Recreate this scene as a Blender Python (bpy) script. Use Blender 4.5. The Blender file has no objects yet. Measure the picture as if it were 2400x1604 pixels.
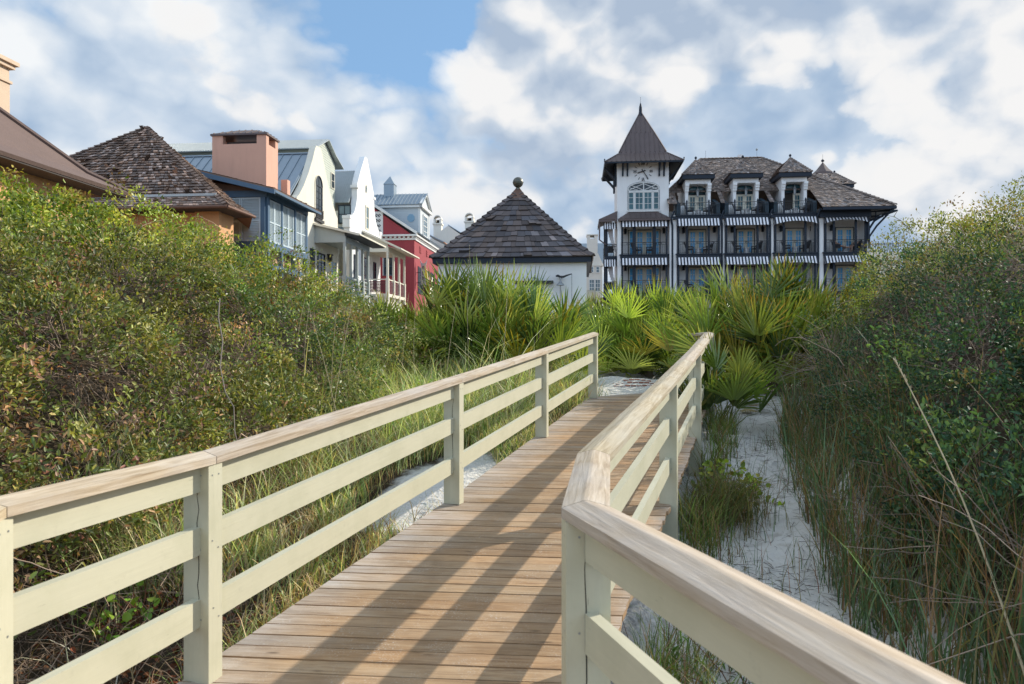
import bpy, math, random
import numpy as np
from mathutils import Vector, Matrix
R = math.radians
rnd = random.Random(7)
rng = np.random.default_rng(11)
SC = bpy.context.scene
COL = SC.collection
CZ = 1.61            # eye height above the near deck (deck = 0)
FPX = 1600.0         # 24 mm lens on a 2400 px wide frame
TH = R(5.5)          # the village street runs 5.5 degrees off the view axis
cT, sT = math.cos(TH), math.sin(TH)
SUN_AZ, SUN_EL = R(60), R(29)

# ------------------------------------------------------------------ helpers
def tag(o, label=None, cat=None, group=None, kind=None):
    if label: o['label'] = label
    if cat: o['category'] = cat
    if group: o['group'] = group
    if kind: o['kind'] = kind
    return o

def vw(U, V, W):
    """village frame -> world"""
    return Vector((U * cT + V * sT, -U * sT + V * cT, W))

def Uat(px, V):
    r = (px - 1200) / FPX
    return V * (r * cT - sT) / (cT + r * sT)
def Vat(px, U):
    r = (px - 1200) / FPX
    return U * (cT + r * sT) / (r * cT - sT)
def Wat(py, U, V):
    return CZ + (802 - py) * (-U * sT + V * cT) / FPX

class MB:
    """collects polygons; builds ONE mesh object"""
    def __init__(s):
        s.v = []; s.f = []; s.uv = []; s.c = []; s.m = []
    def face(s, pts, uv=None, col=(1, 1, 1), mi=0):
        b = len(s.v)
        s.v.extend(tuple(p) for p in pts)
        s.f.append(tuple(range(b, b + len(pts))))
        if uv is None: uv = [(0, 0)] * len(pts)
        s.uv.extend(uv); s.c.extend([col] * len(pts)); s.m.append(mi)
    def hexa(s, p, col=(1, 1, 1), mi=0, L=None, o=(0, 0)):
        """p: 8 corners, 0-3 bottom ring, 4-7 top ring"""
        for q in ((3, 2, 1, 0), (4, 5, 6, 7), (0, 1, 5, 4), (1, 2, 6, 5), (2, 3, 7, 6), (3, 0, 4, 7)):
            pts = [Vector(p[i]) for i in q]
            a = (pts[1] - pts[0]).length; b = (pts[2] - pts[1]).length
            if a >= b: uv = [(o[0], o[1]), (o[0] + a, o[1]), (o[0] + a, o[1] + b), (o[0], o[1] + b)]
            else: uv = [(o[0], o[1]), (o[0], o[1] + a), (o[0] + b, o[1] + a), (o[0] + b, o[1])]
            s.face(pts, uv, col, mi)
    def box(s, x0, x1, y0, y1, z0, z1, col=(1, 1, 1), mi=0, o=None):
        if x0 > x1: x0, x1 = x1, x0
        if y0 > y1: y0, y1 = y1, y0
        if z0 > z1: z0, z1 = z1, z0
        if o is None: o = (rnd.random() * 20, rnd.random() * 20)
        s.hexa([(x0, y0, z0), (x1, y0, z0), (x1, y1, z0), (x0, y1, z0),
                (x0, y0, z1), (x1, y0, z1), (x1, y1, z1), (x0, y1, z1)], col, mi, o=o)
    def bar(s, p, q, w, h, up=(0, 0, 1), col=(1, 1, 1), mi=0):
        p = Vector(p); q = Vector(q); d = (q - p).normalized(); up = Vector(up)
        sd = d.cross(up)
        if sd.length < 1e-4: sd = d.cross(Vector((1, 0, 0)))
        sd.normalize(); u = sd.cross(d).normalized()
        a = sd * w / 2; b = u * h / 2
        s.hexa([p - a - b, p + a - b, q + a - b, q - a - b, p - a + b, p + a + b, q + a + b, q - a + b], col, mi,
               o=(rnd.random() * 20, rnd.random() * 20))
    def tube(s, pts, r, n=6, col=(1, 1, 1), mi=0, cap=True):
        pts = [Vector(p) for p in pts]
        if not hasattr(r, '__len__'): r = [r] * len(pts)
        rings = []; L = 0
        t0 = (pts[1] - pts[0]).normalized()
        a = t0.cross(Vector((0.3, 0.2, 1))); a.normalize()
        for i, p in enumerate(pts):
            t = (pts[min(i + 1, len(pts) - 1)] - pts[max(i - 1, 0)])
            if t.length > 1e-9: t0 = t.normalized()
            a = (a - t0 * a.dot(t0)); a.normalize(); b = t0.cross(a)
            rings.append([p + (a * math.cos(2 * math.pi * k / n) + b * math.sin(2 * math.pi * k / n)) * r[i] for k in range(n)])
        for i in range(len(pts) - 1):
            l = (pts[i + 1] - pts[i]).length
            for k in range(n):
                k2 = (k + 1) % n
                s.face([rings[i][k], rings[i][k2], rings[i + 1][k2], rings[i + 1][k]],
                       [(L, k / n * .2), (L, (k + 1) / n * .2), (L + l, (k + 1) / n * .2), (L + l, k / n * .2)], col, mi)
            L += l
        if cap:
            s.face(rings[0][::-1], None, col, mi); s.face(rings[-1], None, col, mi)
    def lathe(s, c, prof, n=16, col=(1, 1, 1), mi=0):
        c = Vector(c)
        for i in range(len(prof) - 1):
            (r0, z0), (r1, z1) = prof[i], prof[i + 1]
            for k in range(n):
                a0, a1 = 2 * math.pi * k / n, 2 * math.pi * (k + 1) / n
                s.face([c + Vector((r0 * math.cos(a0), r0 * math.sin(a0), z0)), c + Vector((r0 * math.cos(a1), r0 * math.sin(a1), z0)),
                        c + Vector((r1 * math.cos(a1), r1 * math.sin(a1), z1)), c + Vector((r1 * math.cos(a0), r1 * math.sin(a0), z1))], None, col, mi)
    def prism(s, poly, d, col=(1, 1, 1), mi=0):
        """planar polygon extruded along vector d"""
        poly = [Vector(p) for p in poly]; d = Vector(d)
        top = [p + d for p in poly]
        s.face(poly[::-1], [(p.x + p.y, p.z) for p in poly[::-1]], col, mi)
        s.face(top, [(p.x + p.y, p.z) for p in top], col, mi)
        n = len(poly)
        for i in range(n):
            j = (i + 1) % n
            s.face([poly[i], poly[j], top[j], top[i]], None, col, mi)
    def build(s, name, mats, parent=None, off=(0, 0, 0), smooth=False, merge=False):
        me = bpy.data.meshes.new(name)
        off = Vector(off)
        me.from_pydata([tuple(Vector(p) - off) for p in s.v], [], s.f)
        uvl = me.uv_layers.new(name='UVMap')
        uvl.data.foreach_set('uv', np.array(s.uv, dtype=np.float32).ravel())
        ca = me.attributes.new('Col', 'FLOAT_COLOR', 'CORNER')
        c = np.ones((len(s.c), 4), dtype=np.float32); c[:, :3] = np.array(s.c, dtype=np.float32)
        ca.data.foreach_set('color', c.ravel())
        if not isinstance(mats, (list, tuple)): mats = [mats]
        for m in mats: me.materials.append(m)
        me.polygons.foreach_set('material_index', np.array(s.m, dtype=np.int32))
        import bmesh
        bm = bmesh.new(); bm.from_mesh(me)
        if merge: bmesh.ops.remove_doubles(bm, verts=bm.verts, dist=1e-4)
        bmesh.ops.recalc_face_normals(bm, faces=bm.faces)
        bm.to_mesh(me); bm.free()
        if smooth: me.polygons.foreach_set('use_smooth', [True] * len(me.polygons))
        me.update()
        o = bpy.data.objects.new(name, me); COL.objects.link(o)
        if parent is not None: o.parent = parent
        return o

class Thing:
    def __init__(s, name, label, cat, org, village=False, group=None):
        s.org = Vector(org)
        s.o = bpy.data.objects.new(name, None); COL.objects.link(s.o)
        s.o.empty_display_size = .3
        if village:
            s.o.location = vw(*org); s.o.rotation_euler = (0, 0, -TH)
        else:
            s.o.location = s.org
        tag(s.o, label, cat, group)
    def part(s, name, mb, mat, parent=None, smooth=False, merge=False, label=None, kind=None):
        o = mb.build(name, mat, parent or s.o, s.org, smooth, merge)
        if label: o['label'] = label
        if kind: o['kind'] = kind
        return o

def single(name, label, cat, mb, mat, org=(0, 0, 0), village=False, group=None, kind=None, smooth=False, merge=False):
    o = mb.build(name, mat, None, org, smooth, merge)
    if village:
        o.location = vw(*org); o.rotation_euler = (0, 0, -TH)
    else:
        o.location = Vector(org)
    return tag(o, label, cat, group, kind)

def np_mesh(name, co, faces, mats, parent=None, col=None, smooth=False, off=(0, 0, 0)):
    """co (N,3); faces (M,k) int array; col (N,3)"""
    me = bpy.data.meshes.new(name)
    co = np.asarray(co, dtype=np.float32) - np.array(off, dtype=np.float32)
    faces = np.asarray(faces, dtype=np.int32)
    M, k = faces.shape
    me.vertices.add(len(co)); me.vertices.foreach_set('co', co.ravel())
    me.loops.add(M * k); me.loops.foreach_set('vertex_index', faces.ravel())
    me.polygons.add(M)
    me.polygons.foreach_set('loop_start', np.arange(0, M * k, k, dtype=np.int32))
    if smooth: me.polygons.foreach_set('use_smooth', np.ones(M, dtype=bool))
    if col is not None:
        ca = me.attributes.new('Col', 'FLOAT_COLOR', 'POINT')
        c = np.ones((len(co), 4), dtype=np.float32); c[:, :3] = col
        ca.data.foreach_set('color', c.ravel())
    for m in (mats if isinstance(mats, (list, tuple)) else [mats]): me.materials.append(m)
    me.update(calc_edges=True); me.validate()
    o = bpy.data.objects.new(name, me); COL.objects.link(o)
    if parent is not None: o.parent = parent
    return o

# ------------------------------------------------------------------ materials
class NT:
    def __init__(s, tree): s.t = tree; s.n = tree.nodes; s.l = tree.links
    def add(s, typ, **kw):
        n = s.n.new(typ)
        for k, v in kw.items():
            if k.startswith('i_'):
                key = k[2:]
                key = int(key) if key.isdigit() else key.replace('_', ' ')
                n.inputs[key].default_value = v
            else: setattr(n, k, v)
        return n
    def link(s, a, b): s.l.new(a, b)
    def math(s, op, a, b=None, c=None, clamp=False):
        n = s.n.new('ShaderNodeMath'); n.operation = op; n.use_clamp = clamp
        for i, x in enumerate((a, b, c)):
            if x is None: continue
            if isinstance(x, (int, float)): n.inputs[i].default_value = x
            else: s.l.new(x, n.inputs[i])
        return n.outputs[0]
    def vmath(s, op, a, b=None, scale=None):
        n = s.n.new('ShaderNodeVectorMath'); n.operation = op
        for i, x in enumerate((a, b)):
            if x is None: continue
            if isinstance(x, (tuple, list, Vector)): n.inputs[i].default_value = tuple(x)
            else: s.l.new(x, n.inputs[i])
        if scale is not None: n.inputs['Scale'].default_value = scale
        return n.outputs['Value'] if op in ('DOT_PRODUCT', 'LENGTH') else n.outputs['Vector']
    def mix(s, f, a, b, blend='MIX'):
        n = s.n.new('ShaderNodeMix'); n.data_type = 'RGBA'; n.blend_type = blend; n.clamp_factor = True
        for k, x in ((0, f), (6, a), (7, b)):
            if isinstance(x, (int, float)): n.inputs[k].default_value = x
            elif isinstance(x, (tuple, list)): n.inputs[k].default_value = (*x[:3], 1)
            else: s.l.new(x, n.inputs[k])
        return n.outputs[2]
    def ramp(s, f, stops, interp='LINEAR'):
        n = s.n.new('ShaderNodeValToRGB'); n.color_ramp.interpolation = interp
        e = n.color_ramp.elements
        while len(e) < len(stops): e.new(0.5)
        for i, (p, c) in enumerate(stops):
            e[i].position = p; e[i].color = (*c[:3], 1) if hasattr(c, '__len__') else (c, c, c, 1)
        s.l.new(f, n.inputs[0]); return n.outputs[0]
    def noise(s, vec, scale, detail=4, rough=.55, dist=0.0):
        n = s.n.new('ShaderNodeTexNoise')
        n.inputs['Scale'].default_value = scale; n.inputs['Detail'].default_value = detail
        n.inputs['Roughness'].default_value = rough; n.inputs['Distortion'].default_value = dist
        if vec is not None: s.l.new(vec, n.inputs['Vector'])
        return n.outputs['Fac']

def mat_new(name):
    m = bpy.data.materials.new(name); m.use_nodes = True
    t = NT(m.node_tree); t.n.clear()
    out = t.add('ShaderNodeOutputMaterial'); b = t.add('ShaderNodeBsdfPrincipled')
    t.link(b.outputs[0], out.inputs[0])
    return m, t, b, out

def simple(name, col, rough=.6, var=.15, scale=3.0, bump=.0, bscale=30, metal=0.0, usecol=False, spec=.5, stain=0.0, fine=0.0):
    """painted / plain surface with uneven tone, optional stains and bump"""
    m, t, b, out = mat_new(name)
    tc = t.add('ShaderNodeTexCoord').outputs['Object']
    n1 = t.noise(tc, scale, 5, .6)
    c = t.mix(n1, tuple(x * (1 - var) for x in col), tuple(min(1, x * (1 + var)) for x in col))
    if stain:
        mp = t.add('ShaderNodeMapping'); mp.inputs['Scale'].default_value = (2.2, 2.2, .35); t.link(tc, mp.inputs[0])
        n2 = t.noise(mp.outputs[0], 1.6, 6, .65)
        c = t.mix(t.ramp(n2, [(.48, 0.0), (.78, stain)]), c, tuple(x * .55 for x in col))
    if fine:
        n3 = t.noise(tc, bscale * 2, 2, .5)
        c = t.mix(t.math('MULTIPLY', n3, fine), c, (0, 0, 0))
    if usecol:
        a = t.add('ShaderNodeAttribute', attribute_name='Col')
        c = t.mix(1.0, c, a.outputs['Color'], 'MULTIPLY')
    t.link(c, b.inputs['Base Color'])
    b.inputs['Roughness'].default_value = rough; b.inputs['Metallic'].default_value = metal
    b.inputs['Specular IOR Level'].default_value = spec
    if bump:
        bn = t.add('ShaderNodeBump'); bn.inputs['Strength'].default_value = bump; bn.inputs['Distance'].default_value = .02
        t.link(t.noise(tc, bscale, 6, .65), bn.inputs['Height']); t.link(bn.outputs[0], b.inputs['Normal'])
    return m

def wood(name, c1, c2, c3, rough=.7, grain=14.0, bump=.35, usecol=True, along=.9, grey=None, sand=False, knots=1.0):
    """grain runs along UV.x (metres)"""
    m, t, b, out = mat_new(name)
    uv = t.add('ShaderNodeTexCoord').outputs['UV']
    mp = t.add('ShaderNodeMapping'); mp.inputs['Scale'].default_value = (along, grain, 1); t.link(uv, mp.inputs[0])
    g = t.noise(mp.outputs[0], 3.2, 8, .62, .9)
    mp2 = t.add('ShaderNodeMapping'); mp2.inputs['Scale'].default_value = (1.2, 3.0, 1); t.link(uv, mp2.inputs[0])
    bl = t.noise(mp2.outputs[0], 1.7, 5, .6)
    c = t.ramp(g, [(.30, c1), (.52, c2), (.72, c3)])
    c = t.mix(t.ramp(bl, [(.42, 0.0), (.72, .65)]), c, grey or c3)
    # knots and nail spots
    mp3 = t.add('ShaderNodeMapping'); mp3.inputs['Scale'].default_value = (2.2, 8.0, 1); t.link(uv, mp3.inputs[0])
    vo = t.add('ShaderNodeTexVoronoi'); vo.inputs['Scale'].default_value = 1.0; t.link(mp3.outputs[0], vo.inputs['Vector'])
    c = t.mix(t.ramp(vo.outputs['Distance'], [(.03, .75 * knots), (.03 + .07 * knots, 0.0)]), c, tuple(x * .35 for x in c1))
    if usecol:
        a = t.add('ShaderNodeAttribute', attribute_name='Col')
        c = t.mix(1.0, c, a.outputs['Color'], 'MULTIPLY')
    if sand:
        oc = t.add('ShaderNodeTexCoord').outputs['Object']
        s1 = t.noise(oc, 5.5, 5, .6); s2 = t.noise(oc, 85, 3, .7)
        f_ = t.math('MULTIPLY', t.ramp(s1, [(.45, 0.0), (.68, 1.0)]), t.ramp(s2, [(.55, 0.0), (.67, .6)])); c = t.mix(f_, c, (.66, .64, .59))
        d1 = t.noise(oc, 2.1, 6, .65); c = t.mix(t.ramp(d1, [(.50, 0.0), (.74, .45)]), c, (.17, .115, .07))
    t.link(c, b.inputs['Base Color'])
    b.inputs['Roughness'].default_value = rough; b.inputs['Specular IOR Level'].default_value = .3
    bn = t.add('ShaderNodeBump'); bn.inputs['Strength'].default_value = bump; bn.inputs['Distance'].default_value = .006
    t.link(g, bn.inputs['Height']); t.link(bn.outputs[0], b.inputs['Normal'])
    return m

def painted_wood(name, col, rough=.55):
    m, t, b, out = mat_new(name)
    uv = t.add('ShaderNodeTexCoord').outputs['UV']
    mp = t.add('ShaderNodeMapping'); mp.inputs['Scale'].default_value = (1.3, 18, 1); t.link(uv, mp.inputs[0])
    g = t.noise(mp.outputs[0], 2.6, 7, .6, .5)
    n2 = t.noise(uv, 2.2, 6, .65)
    c = t.mix(g, tuple(x * .90 for x in col), tuple(min(1, x * 1.06) for x in col))
    c = t.mix(t.ramp(n2, [(.46, 0.0), (.78, .7)]), c, tuple(x * k for x, k in zip(col, (.74, .76, .70))))
    n5 = t.noise(uv, 9.0, 8, .7); c = t.mix(t.ramp(n5, [(.60, 0.0), (.78, .5)]), c, tuple(x * .6 for x in col))
    n3 = t.noise(mp.outputs[0], 7.0, 4, .7)
    c = t.mix(t.ramp(n3, [(.66, 0.0), (.76, .8)]), c, (.16, .13, .09))
    t.link(c, b.inputs['Base Color']); b.inputs['Roughness'].default_value = rough
    bn = t.add('ShaderNodeBump'); bn.inputs['Strength'].default_value = .22; bn.inputs['Distance'].default_value = .004
    t.link(g, bn.inputs['Height']); t.link(bn.outputs[0], b.inputs['Normal'])
    return m

def leafmat(name, rough=.42, trans=.35, spec=.5):
    m, t, b, out = mat_new(name)
    a = t.add('ShaderNodeAttribute', attribute_name='Col').outputs['Color']
    t.link(a, b.inputs['Base Color']); b.inputs['Roughness'].default_value = rough
    b.inputs['Specular IOR Level'].default_value = spec
    tr = t.add('ShaderNodeBsdfTranslucent')
    c2 = t.mix(1.0, a, (1.25, 1.25, .55), 'MULTIPLY'); t.link(c2, tr.inputs[0])
    mx = t.add('ShaderNodeMixShader'); mx.inputs[0].default_value = trans
    t.link(b.outputs[0], mx.inputs[1]); t.link(tr.outputs[0], mx.inputs[2]); t.link(mx.outputs[0], out.inputs[0])
    return m

def shingle_mat(name, c1, c2, bump=.5):
    m, t, b, out = mat_new(name)
    tc = t.add('ShaderNodeTexCoord').outputs['Object']
    a = t.add('ShaderNodeAttribute', attribute_name='Col').outputs['Color']
    n1 = t.noise(tc, 1.4, 6, .65); n2 = t.noise(tc, 22, 4, .6)
    c = t.mix(n1, c1, c2); c = t.mix(1.0, c, a, 'MULTIPLY')
    c = t.mix(t.math('MULTIPLY', n2, .35), c, tuple(x * .3 for x in c1))
    t.link(c, b.inputs['Base Color']); b.inputs['Roughness'].default_value = .8; b.inputs['Specular IOR Level'].default_value = .25
    bn = t.add('ShaderNodeBump'); bn.inputs['Strength'].default_value = bump; bn.inputs['Distance'].default_value = .015
    t.link(n2, bn.inputs['Height']); t.link(bn.outputs[0], b.inputs['Normal'])
    return m

def glassy(name, col, rough=.06, var=.5):
    m, t, b, out = mat_new(name)
    tc = t.add('ShaderNodeTexCoord').outputs['Object']
    n = t.noise(tc, 1.1, 3, .5)
    t.link(t.mix(n, tuple(x * (1 - var) for x in col), tuple(x * (1 + var) for x in col)), b.inputs['Base Color'])
    b.inputs['Roughness'].default_value = rough; b.inputs['Specular IOR Level'].default_value = .45
    return m

M = {}
M['sage'] = painted_wood('sage_paint', (.56, .535, .395))
M['cap'] = wood('bleached_handrail_wood', (.29, .215, .135), (.47, .38, .262), (.60, .515, .39), grain=20, bump=.5, grey=(.50, .46, .40), knots=.35)
M['deck'] = wood('weathered_deck_wood', (.25, .145, .073), (.42, .263, .14), (.51, .352, .212), grain=13, bump=.45, grey=(.45, .335, .225), sand=True)
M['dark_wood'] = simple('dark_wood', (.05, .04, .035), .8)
M['crack'] = simple('split_wood', (.03, .026, .02), .9)
M['stucco_white'] = simple('white_stucco', (.84, .84, .83), .85, .05, .8, .25, 18, stain=.25)
M['stucco_hut'] = simple('hut_white_stucco', (.76, .77, .77), .85, .04, .7, .25, 25, stain=.10)
M['stucco_cream'] = simple('cream_stucco', (.74, .70, .58), .85, .05, .8, .2, 18, stain=.22)
M['stucco_far'] = simple('far_white_stucco', (.72, .68, .60), .85, .05, .8, .1, 18, stain=.15)
M['stucco_orange'] = simple('orange_stucco', (.66, .36, .17), .85, .10, .9, .2, 18, stain=.3)
M['stucco_peach'] = simple('peach_stucco', (.64, .37, .27), .85, .07, .9, .3, 14, stain=.25)
M['stucco_sand'] = simple('sandstone_block', (.62, .47, .34), .85, .12, 2.5, .3, 14, stain=.25)
M['stucco_red'] = simple('red_stucco', (.33, .048, .06), .8, .15, .9, .2, 18, stain=.35)
M['brown_roof'] = simple('brown_shingle_roof', (.18, .12, .10), .8, .14, 1.2, .5, 26, stain=.25, fine=.35)
M['grey_metal'] = simple('grey_metal_roof', (.27, .33, .38), .42, .10, .6, metal=.35, stain=.25)
M['pale_metal'] = simple('pale_corrugated_metal', (.38, .42, .43), .42, .08, .6, metal=.35, stain=.25)
M['bronze_metal'] = simple('bronze_metal_roof', (.12, .088, .082), .45, .16, .8, metal=.3, stain=.3)
M['copper'] = simple('copper_flashing', (.15, .085, .06), .5, .35, 3.0, metal=.4)
M['charcoal'] = simple('charcoal_paint', (.016, .025, .040), .55, .2, 2.0, spec=.3)
M['slate_dark'] = simple('dark_slate_paint', (.028, .05, .068), .6, .2, 2.0, spec=.3)
M['blue_grey'] = simple('slate_blue_paint', (.062, .125, .20), .55, .15, 1.4, stain=.2)
M['shutter'] = simple('pale_blue_shutter_paint', (.50, .59, .63), .55, .06, 1.4, stain=.2)
M['porch'] = simple('sage_porch_paint', (.47, .47, .36), .6, .08, 1.2, stain=.2)
M['porch_grey'] = simple('grey_porch_paint', (.36, .40, .38), .6, .08, 1.2, stain=.2)
M['maroon'] = simple('maroon_paint', (.10, .022, .03), .55, .15, 2.0)
M['trim'] = simple('white_trim_paint', (.72, .73, .71), .6, .05, 2.0, stain=.12)
M['trim_cream'] = simple('cream_trim_paint', (.70, .66, .54), .6, .05, 2.0, stain=.12)
M['siding'] = simple('pale_grey_siding', (.55, .60, .62), .65, .05, 1.5, stain=.12)
M['siding_green'] = simple('pale_green_siding', (.56, .60, .52), .65, .05, 1.5, stain=.12)
M['stripe'] = simple('striped_canvas', (.80, .80, .82), .8, .05, 4, usecol=True)
M['curtain'] = simple('curtain_canvas', (.60, .58, .58), .85, .12, 2)
M['glass_sky_reflect'] = glassy('sky_reflection_tinted_glass', (.09, .40, .72), .18, .3)  # blue is the sky's reflection, put into the base colour
M['glass_dark'] = glassy('dark_window_glass', (.018, .032, .045))
M['glass_teal'] = glassy('teal_window_glass', (.025, .10, .125), .12)
M['glass_pale'] = glassy('pale_window_glass', (.14, .20, .23))
M['glass_sky'] = glassy('pale_blue_glass', (.24, .40, .52), .1, .15)
M['wicker'] = simple('dark_wicker', (.020, .019, .022), .6, .3, 30)
M['white_paint'] = simple('white_metal_paint', (.75, .75, .75), .5, .05, 4)
M['steel'] = simple('weathered_steel', (.30, .32, .33), .4, .3, 9, metal=.6)
M['iron'] = simple('black_iron', (.022, .022, .024), .55, .3, 9)
M['bronze_ball'] = simple('verdigris_bronze', (.12, .12, .10), .4, .35, 7, metal=.6)
M['shingle_hut'] = shingle_mat('hut_wood_shingles', (.105, .088, .086), (.175, .152, .150))
M['shingle_brown'] = shingle_mat('brown_wood_shingles', (.17, .105, .078), (.32, .245, .20))
M['shingle_hotel'] = shingle_mat('hotel_wood_shingles', (.22, .17, .14), (.36, .30, .27))
M['tile'] = simple('orange_roof_tile', (.45, .20, .10), .8, .2, 4)
M['sign'] = simple('grey_sign_paint', (.42, .37, .38), .6, .08, 3, stain=.2)
M['sign_letter'] = simple('maroon_lettering', (.09, .03, .04), .6)
M['leaf'] = leafmat('shrub_leaf', .42, .28, .4)
M['leaf_dull'] = leafmat('small_dull_leaf', .6, .25, .2)
M['palm'] = leafmat('palmetto_blade', .26, .22, .75)
M['grass'] = leafmat('grass_blade', .5, .35)
M['twig'] = simple('grey_twig', (.19, .155, .125), .85, .3, 6, usecol=True)
M['deadleaf'] = leafmat('dead_frond', .7, .15, .2)
M['skin'] = simple('skin', (.46, .26, .18), .55, .08, 9)
M['hair'] = simple('brown_hair', (.07, .04, .025), .6, .2, 30)
M['shirt'] = simple('pale_patterned_shirt', (.50, .50, .48), .8, .25, 22)
M['shorts'] = simple('dark_shorts', (.03, .032, .045), .8, .2, 12)
M['towel'] = simple('white_towel', (.78, .78, .80), .9, .05, 9)
M['petal'] = simple('yellow_petal', (.80, .52, .02), .6, .1, 9)
M['brick'] = simple('worn_red_brick', (.36, .17, .12), .85, .25, 9, usecol=True)
# ------------------------------------------------------------------ camera, sun, sky
cam = bpy.data.cameras.new('camera'); co_ = bpy.data.objects.new('camera', cam); COL.objects.link(co_)
cam.sensor_width = 36; cam.lens = 24; cam.clip_end = 3000; cam.clip_start = .05
co_.location = (0, 0, CZ); co_.rotation_euler = (R(90), 0, 0)
cam.dof.use_dof = True; cam.dof.focus_distance = 9.0; cam.dof.aperture_fstop = 4.5
SC.camera = co_
sl = bpy.data.lights.new('sun', 'SUN'); sl.energy = 5.0; sl.angle = R(.53); sl.color = (1.0, .925, .80)
so = bpy.data.objects.new('sun', sl); COL.objects.link(so)
sdir = Vector((math.sin(SUN_AZ) * math.cos(SUN_EL), math.cos(SUN_AZ) * math.cos(SUN_EL), math.sin(SUN_EL)))
so.rotation_euler = sdir.to_track_quat('Z', 'Y').to_euler(); so.location = sdir * 60 + Vector((0, 0, 20))

def px_dir(px, py):
    return Vector(((px - 1200) / FPX, 1, (802 - py) / FPX)).normalized()

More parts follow.
